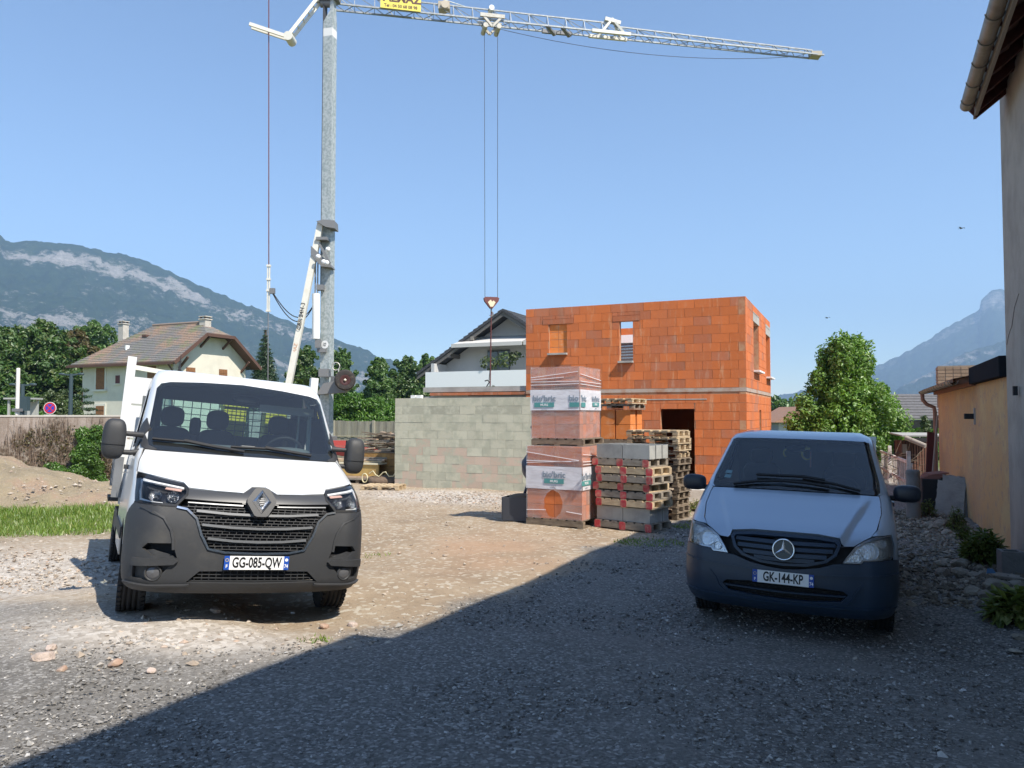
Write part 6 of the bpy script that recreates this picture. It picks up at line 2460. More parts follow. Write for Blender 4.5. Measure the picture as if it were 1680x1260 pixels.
def pallet(loc, rot, L=1.15, D=.75, wood=None, label=None, group=None, red=False, n=7, hh=.142, tilt=None):
    """three stringers along x with boards across; front is the long stringer at y=0"""
    t = empty("pallet", loc, rot, label, "pallet", group)
    if tilt:
        t.rotation_euler = (tilt[0], tilt[1], rot)
    wood = wood or WOODM
    bt = .020
    for k, y in enumerate((.045, D / 2, D - .045)):
        box("stringer", (L / 2, y, hh / 2), (L, .075 if k == 1 else .09, hh - 2 * bt - .003), wood, t)
    for k in range(n):
        w = L / n
        box("board", (w * (k + .5), D / 2, hh - bt / 2), (w * (.66 + .16 * random.random()), D, bt), wood, t)
    for x in (.06, L / 2, L - .06):
        box("board", (x, D / 2, bt / 2), (.11, D, bt), wood, t)
    if red:
        for x in (.055, L / 2, L - .055):
            box("red_mark", (x, .001, hh / 2), (.125, .01, hh - 2 * bt - .004), REDP, t)
            box("red_mark", (x, .0, hh / 2), (.10, .006, hh - .012), REDP, t)
    return t


def pallet_b(loc, rot, L=1.1, D=.62, wood=None, label=None, group=None, hh=.132, tilt=None, n=6):
    """block pallet: nine blocks, boards above and runners below"""
    t = empty("pallet", loc, rot, label, "pallet", group)
    if tilt:
        t.rotation_euler = (tilt[0], tilt[1], rot)
    wood = wood or WOODM
    bt = .022
    for x in (.06, L / 2, L - .06):
        for y in (.05, D / 2, D - .05):
            box("block", (x, y, hh / 2), (.11, .09, hh - 3 * bt), wood, t)
        box("runner", (x, D / 2, bt / 2), (.11, D, bt), wood, t)
    for y in (.05, D / 2, D - .05):
        box("board", (L / 2, y, hh - 1.5 * bt), (L, .09, bt - .002), wood, t)
    for k in range(n):
        w = L / n
        box("board", (w * (k + .5), D / 2, hh - bt / 2), (w * .70, D, bt - .002), wood, t)
    return t


def film_mat(name, col, alpha, rough=.25):
    t = NT(name)
    tr = t.n("BsdfTransparent")
    df = t.n("BsdfDiffuse")
    df.inputs[0].default_value = (*col, 1)
    gl = t.n("BsdfGlossy")
    gl.inputs["Roughness"].default_value = rough
    pos = t.objc((1, 1, 3))
    wr = t.noise(pos, 2.6, 7, .62)
    bm_ = t.n("Bump")
    bm_.inputs["Distance"].default_value = .012
    t.l(wr, bm_.inputs["Height"])
    t.l(bm_.outputs[0], df.inputs["Normal"])
    t.l(bm_.outputs[0], gl.inputs["Normal"])
    m1 = t.n("MixShader")
    a = t.math('MULTIPLY_ADD', t.smooth(wr, .35, .75), .22)
    a.node.inputs[2].default_value = alpha
    t.l(a, m1.inputs[0])
    t.l(tr.outputs[0], m1.inputs[1])
    t.l(df.outputs[0], m1.inputs[2])
    m2 = t.n("MixShader")
    m2.inputs[0].default_value = .07
    t.l(m1.outputs[0], m2.inputs[1])
    t.l(gl.outputs[0], m2.inputs[2])
    t.l(m2.outputs[0], t.out.inputs[0])
    return t.m


FILM = film_mat("stretch_film", (.58, .51, .49), .20)
PRINTF = film_mat("printed_film", (.74, .73, .76), .80)
TEALP = mat("teal_print", (.075, .27, .26), .6)
GREYP = mat("grey_print", (.22, .27, .32), .6)
WHITEP = mat("white_print", (.72, .74, .74), .6)
STRAP = mat("film_fold", (.86, .80, .80), .4)


def film_panel(name, w, hh, y, m, parent, hole=None, wob=.006, seed=0, rot=0, org=(0, 0, 0), res=.05, z0=0.0):
    """a sheet of wrinkled plastic on a face of the pack; x runs from -w to 0, optional torn oval hole"""
    pts = [Vector((-w * k / 20, z0)) for k in range(21)] + [Vector((-w, z0 + hh * k / 20)) for k in range(1, 21)] + [Vector((-w + w * k / 20, z0 + hh)) for k in range(1, 21)] + [Vector((0, z0 + hh - hh * k / 20)) for k in range(1, 20)]
    es = [(i, (i + 1) % len(pts)) for i in range(len(pts))]
    if hole:
        b = len(pts)
        hp = [Vector((hole[0] + hole[2] * math.cos(k / 28 * 6.2832) * (1 + .05 * math.sin(k * 2.1)), hole[1] + hole[3] * math.sin(k / 28 * 6.2832) * (1 + .04 * math.cos(k * 1.7)))) for k in range(28)]
        pts += hp
        es += [(b + i, b + (i + 1) % 28) for i in range(28)]
    for i in range(1, int(w / res)):
        for j in range(1, int(hh / res)):
            pts.append(Vector((-w * i / int(w / res), z0 + hh * (j + .2 * (i % 2)) / int(hh / res))))
    rv, _, rf, *_ = delaunay_2d_cdt(pts, es, [], 1, 1e-5)
    if hole:
        rf = [f for f in rf if not in_poly(sum((rv[i] for i in f), Vector((0, 0))) / len(f), hp)]
    R = Matrix.Translation(org) @ Matrix.Rotation(rot, 4, 'Z')
    vs = []
    for p in rv:
        n = float(fbm(np.array([p.x * 9 + seed * 7]), np.array([p.y * 5 + seed]), 3, seed)[0]) - .4
        d = n * wob
        if hole:
            r_ = math.hypot((p.x - hole[0]) / hole[2], (p.y - hole[1]) / hole[3])
            if r_ < 1.9:
                d += .018 * max(0, 1.9 - r_)
        vs.append(R @ Vector((p.x, y - abs(d), p.y)))
    me = bpy.data.meshes.new(name)
    me.from_pydata(vs, [], [tuple(f) for f in rf])
    me.polygons.foreach_set("use_smooth", [True] * len(me.polygons))
    me.materials.append(m)
    return add(name, me, parent=parent)


def brick_pack(loc, rot, W, D, hh, label, band, hole=None, logos=(), side_logos=(), rows=5, seed=0, wrapped=None):
    """bricks on a pallet under printed stretch film; local origin at the front right lower corner"""
    t = empty("brick_pack", loc, rot, label, "brick pack", "film wrapped brick packs")
    bh = hh / rows
    nd = 6
    for j in range(rows):
        for k in range(2):
            box("brick", (-W * (k + .5) / 2, .10, bh * (j + .5)), (W / 2 - .008, .19, bh - .006), BRICK if (j + k) % 3 else BRICK_OLD, t)
        for k in range(1, nd):
            box("brick", (-W / 4, D * (k + .5) / nd, bh * (j + .5)), (W / 2 - .008, D / nd - .008, bh - .006), BRICK if (j + k) % 2 else BRICK_OLD, t)
            box("brick", (-W * .75, D * (k + .5) / nd, bh * (j + .5)), (W / 2 - .008, D / nd - .008, bh - .006), BRICK, t)
    g = .012
    film_panel("film", W + 2 * g, hh + g, -g, FILM, t, hole, .010, seed, 0, (g, 0, 0))
    film_panel("film", D + 2 * g, hh + g, -g, FILM, t, None, .008, seed + 1, rad(90), (0, D, 0)).location = (0, 0, 0)
    film_panel("film", D + 2 * g, hh + g, -g, FILM, t, None, .006, seed + 2, rad(-90), (-W, 0, 0)).location = (0, 0, 0)
    f = MB()
    f.add([(-W - g, -g, hh + g), (g, -g, hh + g), (g, D + g, hh + g), (-W - g, D + g, hh + g)], [(0, 1, 2, 3)])
    f.build("film", FILM, t)
    b0, b1 = band
    b = film_panel("printed_band", W + 2 * g, b1 - b0, -g - .014, PRINTF, t, None, .003, seed + 5, 0, (g, 0, 0), z0=b0)
    film_panel("printed_band", D + 2 * g, b1 - b0, -g - .012, PRINTF, t, None, .003, seed + 6, rad(90), (0, D, 0), z0=b0)
    # film folds
    fo = MB()
    for (x0, z0, x1, z1) in ((-W, hh * .80, 0, hh * .80), (-W, hh * .755, 0, hh * .765), (-W, hh * .86, -.02, hh * .935), (-W, hh * .83, -.3, hh * .86)) if not hole else ((-W, hh * .92, -.05, hh * .82), (-W, hh * .77, -.05, hh * .815), (-W, hh * .80, -.2, hh * .80), (-W, .14, -.72, .16), (-.30, .15, 0, .12)):
        fo.bar((x0, -g - .012, z0), (x1, -g - .012, z1), .010, .010)
    for (y0, z0, y1, z1) in ((0, hh * .80, D, hh * .79), (0, hh * .76, D, hh * .745), (0, hh * .9, D, hh * .84)):
        fo.bar((g + .012, y0, z0), (g + .012, y1, z1), .010, .010)
    fo.build("film_fold", STRAP, t, kind="stuff")

    def logo(x, z, s, face=0):
        if face == 0:
            l0, r0 = (x, -g - .022, z), (rad(90), 0, 0)
            P_ = lambda dx, dz, dy=0: (x + dx, -g - .0225 + dy, z + dz)
        else:
            l0, r0 = (g + .022, x, z), (rad(90), 0, rad(90))
            P_ = lambda dx, dz, dy=0: (g + .0225 - dy, x + dx, z + dz)
        text("logo_text", "bio'bric", .155 * s, GREYP, t, l0, r0, bold=.0035 * s)
        d = (.40 * s, .003, .085 * s) if face == 0 else (.003, .40 * s, .085 * s)
        box("logo_plate", P_(0, -.115 * s), d, TEALP, t)
        text("logo_text", "MURS", .062 * s, WHITEP, t, P_(0, -.117 * s, -.003), r0, bold=.001)
        text("logo_text", "bio'bric", .035 * s, GREYP, t, P_(0, -.20 * s), r0)
    for x, z, s in logos:
        logo(x, z, s)
    for x, z, s in side_logos:
        logo(x, z, s, 1)
    if wrapped:                               # this print runs round the corner
        text("logo_text", "bio", .155, GREYP, t, (-.005, -g - .022, wrapped), (rad(90), 0, 0), ax='RIGHT', bold=.0035)
        box("logo_plate", (-.09, -g - .0225, wrapped - .115), (.19, .003, .085), TEALP, t)
        text("logo_text", "'bric", .155, GREYP, t, (g + .022, .0, wrapped), (rad(90), 0, rad(90)), ax='LEFT', bold=.0035)
        box("logo_plate", (g + .0225, .11, wrapped - .115), (.003, .21, .085), TEALP, t)
    return t


def site_stacks():
    # two film wrapped packs
    c = at(955, 866, 13.8)
    r1 = rad(-30)
    base = Vector((c.x, c.y, h(c.x, c.y) - .01))
    dirx = Vector((math.cos(r1), math.sin(r1), 0))
    diry = Vector((-math.sin(r1), math.cos(r1), 0))
    pallet(base - dirx * 1.14, r1, 1.16, 1.15, WOODD, "dark wooden pallet on the ground under the lower film wrapped brick pack", "pallets under the brick packs", hh=.14)
    zt = base.z + .142
    hh = at(954, 733, 13.8).z - zt - .01
    brick_pack(Vector((base.x, base.y, zt)), r1, 1.115, 1.12, hh, "lower film wrapped pack of orange bricks with an oval hole torn in its film", (.54, .95), hole=(-.575, .275, .185, .245),
               logos=((-.545, .80, 1.0), (-1.24 + .0, .80, 1.0)) if False else ((-.545, .80, 1.0),), side_logos=((.12, .78, 1.0),), seed=3)
    c2 = at(951, 723, 14.05)
    r2 = rad(-26)
    dirx2 = Vector((math.cos(r2), math.sin(r2), 0))
    z2 = zt + hh + .014
    pallet(Vector((c2.x, c2.y, z2)) - dirx2 * 1.0 + dirx2 * .03, r2, 1.04, 1.14, WOODD, "dark wooden pallet between the two film wrapped brick packs", "pallets under the brick packs", hh=.13, n=6)
    hh2 = at(951, 601.5, 14.05).z - z2 - .135
    brick_pack(Vector((c2.x, c2.y, z2 + .132)), r2, .965, 1.10, hh2, "upper film wrapped pack of orange bricks standing on the other pack", (.52, .90), logos=((-.69, .735, 1.0),), side_logos=((.78, .735, .9),), wrapped=.735, seed=9)

    # red marked pallet stack
    r3 = rad(-40)
    c3 = at(1068, 873, 13.27)
    dx3, dy3 = Vector((math.cos(r3), math.sin(r3), 0)), Vector((-math.sin(r3), math.cos(r3), 0))
    o3 = Vector((c3.x, c3.y, h(c3.x, c3.y) - .005)) - dx3 * 1.15
    names = ["bottom pallet of the red marked stack, lying on the ground under grey blocks", "lowest of the six stacked red marked pallets, right above the lower grey blocks", "second from below of the six stacked red marked pallets, with the brightest red paint",
             "third from below of the six stacked red marked pallets", "third from the top of the six stacked red marked pallets", "second from the top of the six stacked red marked pallets", "topmost of the six red marked pallets, under the upper grey blocks"]
    g = "red marked pallets beside the brick packs"
    z = o3.z
    pallet(o3, r3, 1.15, .72, WOODG, names[0], g, red=True, hh=.15)
    z += .152
    bm_ = CONCB

    def blocks(z, cols, rows, lab):
        for j in range(rows):
            for i in range(cols):
                L = 1.10 / cols
                p = o3 + dx3 * (.02 + L * (i + .5)) + dy3 * (.02 + .225 * (j + .5)) + Vector((0, 0, z - o3.z + .125))
                b = empty("concrete_block", p, r3, lab % (("left", "right")[i], ("front", "middle", "back")[j]), "concrete block", "grey hollow blocks on the red marked pallets")
                w, d_, e_ = L - .012, .20, .028
                box("block_face", (0, -d_ / 2 + e_ / 2, 0), (w, e_, .245), bm_, b)
                box("block_face", (0, d_ / 2 - e_ / 2, 0), (w, e_, .245), bm_, b)
                for q in (-.5, 0, .5):
                    box("block_web", (q * (w - e_), 0, -.004 if q else -.01), (e_, d_ - 2 * e_, .235), bm_, b)
    blocks(z, 2, 3, "grey concrete block, %s %s of the lower course in the red marked stack")
    z += .248
    jig = [.03, .02, -.035, .04, .02, -.05]
    for k in range(6):
        pallet(Vector((o3.x, o3.y, z)) + dx3 * (jig[k] * 1.3) - dy3 * (jig[k] * .5), r3 + jig[(k + 2) % 6] * .4, 1.15, .72, WOODG if k % 2 else WOODM, names[k + 1], g, red=True, hh=.140)
        z += .1425
    blocks(z, 2, 3, "grey concrete block, %s %s of the course topping the red marked stack")

    # tall pile of plain pallets
    r4 = rad(-36)
    c4 = at(1112, 858, 14.75)
    dx4 = Vector((math.cos(r4), math.sin(r4), 0))
    z = h(c4.x, c4.y)
    n = 13
    ztop = at(1112, 706, 14.75).z
    step = (ztop - z) / n
    words = ["bottom", "second", "third", "fourth", "fifth", "sixth", "seventh", "eighth", "ninth", "tenth", "eleventh", "twelfth", "top"]
    for k in range(n):
        off = random.uniform(-.035, .035)
        rr = r4 + random.uniform(-.03, .03)
        fresh = k >= 9
        lab = ("pale pallet at the %s of the tall pallet pile by the doorway" % words[k]) if k in (12,) else ("weathered pallet lying at the bottom of the tall pallet pile by the doorway" if k == 0 else "%s pallet, %s from the bottom in the tall pile by the doorway" % ("pale" if fresh else "weathered", words[k]))
        tilt = None
        if k == 9:
            tilt, rr = (0, rad(1.5), 0), r4 + .12
        pallet_b(Vector((c4.x, c4.y, z)) - dx4 * (1.10 + off), rr, 1.10, .62, WOODM if fresh else WOODD, lab, "plain pallets in the tall pile by the doorway", hh=step - .003, tilt=tilt)
        z += step
    # third stack behind: loose orange bricks between pallets
    r5 = rad(-28)
    c5 = at(1034, 728, 16.8)
    dx5, dy5 = Vector((math.cos(r5), math.sin(r5), 0)), Vector((-math.sin(r5), math.cos(r5), 0))
    zg = h(c5.x, c5.y)
    zb = at(1034, 721, 16.8).z
    pallet(Vector((c5.x, c5.y, zg)) - dx5 * 1.1, r5, 1.1, 1.0, WOODD, "pallet on the ground under the hidden brick stack behind the film wrapped packs", "pallets around the loose brick stack")
    nrow = 5
    bh = (zb - .13 - zg - .145) / nrow
    lab_b = "large orange brick, %s course, %s %s, in the loose stack behind the packs"

    def hollow(p, rot, L, d_, hh_, lab, m=BRICK_NEW):
        b = empty("hollow_brick", p, rot, lab, "brick", "large orange bricks in the loose stack")
        for q in (-1, 1):
            box("brick_shell", (0, q * (d_ / 2 - .01), 0), (L, .02, hh_), m, b)
        for q in (-1, 1):
            box("brick_shell", (q * (L / 2 - .01), 0, 0), (.02, d_ - .04, hh_), m, b)
        box("brick_web", (0, 0, -.003), (L - .04, .016, hh_ - .006), m, b)
    lo = empty("brick_stack", (c5.x, c5.y, zg + .145), r5, "stacked orange bricks hidden low behind the film wrapped packs", "brick stack")
    for j in range(nrow):
        for i in range(2):
            for k in range(2):
                box("brick", (-.27 - .53 * i, .24 + .48 * k, bh * (j + .5)), (.52, .46, bh - .01), BRICK_NEW, lo)
    pallet(Vector((c5.x, c5.y, zb - .128)) - dx5 * 1.08, r5, 1.08, 1.0, WOODD, "dark pallet below the visible loose orange bricks behind the film wrapped packs", "pallets around the loose brick stack", hh=.125)
    zt2 = at(1030, 672, 16.8).z
    bh = (zt2 - zb) / 2
    for j in range(2):
        for i, k in ((0, 0), (1, 0), (0, 1), (1, 1), (2, 0)):
            hollow(Vector((c5.x, c5.y, zb + bh * (j + .5))) - dx5 * (.17 + .36 * i) + dy5 * (.20 + .45 * k), r5 + random.uniform(-.03, .03) + (rad(90) if (j == 1 and i == 0) else 0), .33, .33 if j else .34, bh - .01, lab_b % (("lower", "upper")[j], ("right", "middle", "left")[i], ("front", "rear")[k]))
    z = zt2 + .005
    for k, (lab, rr) in enumerate((("lower of the two pallets lying on the loose orange bricks", .0), ("upper of the two pallets lying on the loose orange bricks", -.08))):
        pallet_b(Vector((c5.x, c5.y, z)) - dx5 * 1.12 + dx5 * .05, r5 + rr, 1.16, .8, WOODG if k == 0 else WOODM, lab, "pallets around the loose brick stack", hh=.12)
        z += .123


CONCB = mat("hollow_block", (.38, .375, .34), .95, var=(4, (.30, .295, .27), .4, .7), rnd=.12, bump=(70, .006))
site_stacks()


def mixer():
    """dark blue cement mixer behind the packs, and a grey tub in front of it"""
    c = at(862, 800, 15.9)
    z = h(c.x, c.y)
    t = empty("cement_mixer", (c.x + .12, c.y, z), rad(-20), "dark blue cement mixer half hidden behind the left edge of the brick packs", "cement mixer")
    bl = mat("mixer_blue", (.012, .022, .062), .45, var=(6, (.025, .03, .05), .45, .7))
    M = Matrix.Translation((.22, 0, .98)) @ Matrix.Rotation(rad(52), 4, 'Y')
    MB().lathe([(0, -.36), (.20, -.36), (.34, -.24), (.40, -.02), (.40, .08), (.30, .36), (.21, .46), (.22, .48), (.19, .46)], 32, M).build("drum", bl, t)
    MB().lathe([(.405, .02), (.43, .03), (.43, .07), (.405, .08)], 48, M).build("gear_ring", mat("mixer_steel", (.10, .11, .13), .5, .6), t)
    fr_ = MB()
    for s in (-1, 1):
        fr_.tube([(-.15, s * .45, 0), (.22, s * .46, 1.05)], .03, 8)
        fr_.tube([(.6, s * .45, 0), (.22, s * .46, 1.05)], .03, 8)
    fr_.tube([(-.15, -.45, .06), (-.15, .45, .06)], .03, 8)
    fr_.build("frame", bl, t)
    text("letters", "UZ", .15, WHITEP, t, (-.165, -.14, 1.08), (rad(90), 0, rad(-60)))
    MB().tube([(-.02, .35, .5), (-.02, .35, 1.72), (-.02, .10, 1.78)], .035, 8).build("tilt_bar", bl, t)
    for s in (-1, 1):
        MB().lathe([(.05, -.03), (.16, -.03), (.16, .03), (.05, .03)], 20, Matrix.Translation((.6, s * .5, .16)) @ Matrix.Rotation(rad(90), 4, 'X')).build("wheel", TYRE, t)
    c = at(856, 842, 14.9)
    tub = empty("plastic_tub", (c.x, c.y, h(c.x, c.y)), rad(-24), "dark grey rectangular mortar tub beside the lower brick pack", "tub")
    tm_ = mat("tub_grey", (.055, .058, .068), .6)
    for s in (-1, 1):
        box("tub_side", (s * .27, 0, .24), (.03, .62, .44), tm_, tub)
        box("tub_side", (0, s * .30, .24), (.51, .03, .44), tm_, tub)
    box("tub_bottom", (0, 0, .05), (.51, .57, .03), tm_, tub)
    MB().ellipsoid((0, 0, .44), (.24, .26, .07), 2.2, 16, 8).build("sand", mat("tub_sand", (.16, .11, .07), .95), tub)


mixer()


# ------------------------------------------------------------------ tower crane
GALVJ = mat("jib_steel", (.33, .35, .36), .5, .4, var=(9, (.24, .26, .27), .42, .60))
GALV = mat("galvanised_steel", (.47, .50, .49), .55, .3, var=(9, (.30, .345, .335), .42, .60))
CRW = mat("crane_white", (.66, .64, .56), .5, var=(4, (.62, .58, .48), .5, .75))
CRG = mat("crane_grey", (.20, .20, .20), .6, .3)
ROPE = mat("steel_rope", (.035, .03, .03), .6)
RUST = mat("rusty_red", (.16, .05, .045), .7)


def crane():
    D = 32.0
    m0 = at(536, 640, D)
    zg = h(m0.x, m0.y)
    t = empty("tower_crane", (m0.x, m0.y, zg), 0, "self erecting tower crane with galvanised mast and a long lattice jib", "crane")
    O = Vector((m0.x, m0.y, zg))
    L = lambda p: p - O                      # everything below is given in world space
    A = lambda px, py, d: L(at(px, py, d))
    top = A(536, 8, D)
    hw = (at(545, 300, D).x - at(527, 300, D).x) / 2
    # mast: square tube, narrower head
    ry = Matrix.Rotation(rad(-14), 4, 'Z')
    zs = A(536, 38, D).z
    zt_ = A(536, 20, D).z
    mb = MB()
    mb.box((0, 0, zs / 2 + .6), (hw * 1.78, hw * 1.78, zs - 1.2), ry)
    mb.build("mast", GALV, t)
    hd = MB()
    w1, w2 = hw * .89, hw * .62
    a = [(-w1, -w1, zs), (w1, -w1, zs), (w1, w1, zs), (-w1, w1, zs)]
    b = [(-w1 + .26, -w2, zt_), (w1, -w2, zt_), (w1, w2, zt_), (-w1 + .26, w2, zt_)]
    hd.add(a + b, [(0, 1, 5, 4), (1, 2, 6, 5), (2, 3, 7, 6), (3, 0, 4, 7), (4, 5, 6, 7)], ry)
    hd.box((.13, 0, (zt_ + top.z + .2) / 2), (w1 * 2 - .262, w2 * 2, top.z + .2 - zt_), ry)
    hd.build("mast_head", GALV, t)
    zb = A(536, 56, D).z
    box("mast_collar", (0, 0, zb), (hw * 1.80, hw * 1.80, .34), mat("pale_collar", (.70, .70, .68), .6), t, rot=(0, 0, rad(-14)))
    MB().box((-hw * .93, -.05, (zs + 6) / 2 + 1.2), (.05, .30, zs - 6.5), ry).build("cable_duct", mat("duct_dark", (.07, .07, .075), .6), t)
    tag = text("mast_number", "25", .17, TRIM, t, (A(535, 566, D) + Vector((0.0, -hw * 1.02, 0))), (rad(90), rad(-70), rad(-14)))
    MB().lathe([(.17, 0), (0, .002)], 20, Matrix.Translation(A(535, 566, D) + Vector((0.0, -hw * .98, 0))) @ Matrix.Rotation(rad(-14), 4, 'Z') @ Matrix.Rotation(rad(90), 4, 'X')).build("number_disc", WHITE, t)
    # slewing head
    MB().box((-.12, 0, top.z + .32), (1.0, .6, .34)).build("slewing_head", CRG, t)
    MB().tube([(-.42, 0, top.z + .05), (.1, 0, top.z + .05)], .16, 14).build("slewing_ring", CRG, t)
    # jib
    jd = Vector((.980, .199, 0)).normalized()
    jn = Vector((jd.y, -jd.x, 0))           # towards the camera
    N0, N1 = A(548, 5.5, 32.2), A(1352, 90, 36.6)
    LJ = (N1 - N0).length
    jb = empty("jib", (0, 0, 0), parent=t)
    fold = .545

    def chord(f, which):
        p = N0 + (N1 - N0) * f
        w = .56 - .10 * f
        hh = (.62 - .10 * f) if f < fold else (.44 - .16 * (f - fold) / (1 - fold))
        if which == 0:
            return p + jn * w / 2 - jn * w / 2
        if which == 1:
            return p - jn * w
        return p - jn * w / 2 + Vector((0, 0, hh))
    for k in (0, 1, 2):
        for (f0, f1) in ((0, fold), (fold, 1)):
            e = f1 if k < 2 else (f1 - .02 if f1 == 1 else f1)
            MB().bar(chord(f0, k), chord(e - .0001, k), .068 if k < 2 else .055, .068 if k < 2 else .055).build("chord", GALVJ, jb)
    nb = 27
    fs = [k / nb for k in range(nb + 1)]
    for k in range(nb):
        f0, f1 = fs[k], fs[k + 1]
        fm = (f0 + f1) / 2
        for s in (0, 1):
            if k:
                MB().bar(chord(f0, s), chord(f0, 2), .026, .026).build("brace", GALVJ, jb)
            if s == 0 or k % 2 == 0:
                MB().bar(chord(f0, 2), chord(f1, s), .026, .026).build("brace", GALVJ, jb)
        MB().bar(chord(f0, 0), chord(fm, 1), .024, .024).build("brace", GALVJ, jb)
        MB().bar(chord(fm, 1), chord(f1, 0), .024, .024).build("brace", GALVJ, jb)
    # fold joint, spare gear, trolley
    jp = chord(fold - .012, 0)
    g = MB()
    for q in (0, 1):
        g.bar(chord(fold - .03, q), chord(fold - .004, 2) + Vector((0, 0, .22)), .10, .10)
        g.bar(chord(fold + .018, q), chord(fold - .004, 2) + Vector((0, 0, .22)), .10, .10)
        g.bar(chord(fold - .05, q), chord(fold + .03, q), .13, .14)
    g.bar(chord(fold - .02, 2) + Vector((0, 0, .16)), chord(fold + .012, 2) + Vector((0, 0, .16)), .22, .16)
    g.build("fold_joint", CRW, jb)
    g = MB()
    for f in (.405, .435):
        g.bar(chord(f, 0) - Vector((0, 0, .02)), chord(f + .02, 1) - Vector((0, 0, .12)), .14, .10)
    g.bar(chord(.40, 1), chord(.46, 1), .12, .16)
    g.build("jib_bracket", CRG, jb)
    g = MB()
    ft = .205
    g.box(chord(ft, 2) - Vector((0, 0, .10)), (.5, .42, .34))
    g.tube([chord(ft, 2) + jn * .3 - Vector((0, 0, .12)), chord(ft, 2) - jn * .3 - Vector((0, 0, .12))], .17, 12)
    g.build("trolley_winch", mat("winch_beige", (.46, .40, .31), .6), jb)
    # trolley: hangs under the jib where the hook ropes come down
    tp = A(808, 32, 33.4)
    f = ((tp - N0).dot(N1 - N0)) / LJ ** 2
    c = chord(f, 0) - jn * .28
    tr = MB()
    for q in (-1, 1):
        tr.bar(c + jd * q * .42 + jn * .36 + Vector((0, 0, .12)), c + jn * .36 - Vector((0, 0, .34)), .10, .10)
        tr.bar(c + jd * q * .42 - jn * .36 + Vector((0, 0, .12)), c - jn * .36 - Vector((0, 0, .34)), .10, .10)
        tr.tube([c + jd * q * .30 + jn * .4 - Vector((0, 0, .30)), c + jd * q * .30 - jn * .4 - Vector((0, 0, .30))], .11, 12)
    tr.bar(c - jd * .55 + jn * .37 + Vector((0, 0, .14)), c + jd * .55 + jn * .37 + Vector((0, 0, .14)), .12, .16)
    tr.bar(c - jd * .55 - jn * .37 + Vector((0, 0, .14)), c + jd * .55 - jn * .37 + Vector((0, 0, .14)), .12, .16)
    tr.build("trolley", mat("trolley_beige", (.55, .52, .45), .55, var=(6, (.40, .36, .30), .45, .7)), t)
    MB().tube([c + jn * .2 + Vector((0, 0, .62)), c - jn * .2 + Vector((0, 0, .62))], .12, 14).build("trolley_pulley", WHITE, t)
    # jib tip
    MB().box(chord(.985, 0) - jn * .2 + Vector((0, 0, .05)), (.5, .45, .22)).build("jib_tip", mat("tip_beige", (.40, .36, .28), .6), jb)
    MB().bar(chord(.99, 0), chord(1.004, 1) + Vector((0, 0, .35)), .09, .09).build("tip_pulley", CRG, jb)
    # slack trolley rope below the outer jib
    p0, p1 = chord(.30, 1) - Vector((0, 0, .05)), chord(.93, 1) - Vector((0, 0, .05))
    MB().tube([p0 + (p1 - p0) * k / 16 - Vector((0, 0, 4 * .55 * (k / 16) * (1 - k / 16))) for k in range(17)], .012, 5).build("slack_rope", ROPE, jb)
    # hook ropes and hook block
    hk = A(806, 494, 33.4)
    for q in (-1, 1):
        MB().tube([c + jd * q * .30 - Vector((0, 0, .4)), hk + jd * q * .28 + Vector((0, 0, .1))], .011, 5).build("hoist_rope", ROPE, t)
    hb = empty("hook_block", hk, -math.atan2(jd.x, jd.y) + rad(90), parent=t)
    MB().prism([(-.34, .12), (-.30, -.02), (-.06, -.32), (.06, -.32), (.30, -.02), (.34, .12), (.26, .17), (-.26, .17)], -.10, .10).build("block_cheek", RUST, hb)
    MB().prism([(-.17, -.06), (-.06, -.26), (.06, -.26), (.17, -.06), (.08, .02), (.02, -.04), (-.04, .05)], -.115, .115).build("block_mark", mat("block_cream", (.72, .62, .42), .6), hb)
    hkp = [(.0, 0, -.3), (.0, 0, -.45), (.07, 0, -.52), (.07, 0, -.62), (0, 0, -.68), (-.07, 0, -.62)]
    MB().tube(hkp, [.035, .035, .035, .04, .035, .02], 8).build("hook", CRG, hb)
    # sign board on the jib
    s0, s1 = chord((A(624, 14, 32.7) - N0).dot(N1 - N0) / LJ ** 2, 0), chord((A(690, 21, 33.0) - N0).dot(N1 - N0) / LJ ** 2, 0)
    sg = empty("jib_sign", (s0 + s1) / 2 + jn * .07 + Vector((0, 0, .42)), rotz=math.atan2(jd.y, jd.x), parent=t)
    w = (s1 - s0).length
    ym = mat("sign_yellow", (.74, .62, .10), .5)
    box("sign_board", (0, 0, 0), (w, .03, .86), ym, sg, rot=(0, rad(.6), 0))
    text("sign_text", "ALMAZ", .50, mat("sign_dark", (.09, .03, .02), .5), sg, (.06, -.018, .04), bold=.018)
    text("sign_text", "Tel : 04 50 68 08 98", .19, bpy.data.materials["sign_dark"], sg, (0, -.018, -.30), bold=.006, sx=.92)
    # rear struts
    q0, q1, q2 = A(522, 2, 31.8), A(474, 63, 31.4), A(411, 42, 31.1)
    for k in (-1, 1):
        MB().bar(q0 + Vector((0, k * .2, 0)), q1 + Vector((0, k * .2, 0)), .09, .13).build("rear_strut", CRW, t)
        MB().bar(q1 + Vector((0, k * .14, 0)), q2 + Vector((0, k * .14, 0)), .08, .14).build("rear_bar", CRW, t)
    for k in range(5):
        p = q0 + (q1 - q0) * (.15 + k * .18)
        MB().bar(p + Vector((0, -.2, 0)), p + Vector((0, .2, 0)), .05, .05).build("strut_rung", CRW, t)
    MB().tube([q1 + Vector((.05, .3, -.02)), q1 + Vector((.05, -.3, -.02))], .19, 16).build("strut_pulley", CRW, t)
    # pendant: peak above the head, rope down past the rear bar, turnbuckle, lower rope
    pk = A(441, -95, 31.3)
    MB().bar(q0, pk, .10, .12).build("peak_strut", CRW, t)
    MB().bar(pk, chord(.25, 2), .03, .03).build("tie_bar", GALV, t)
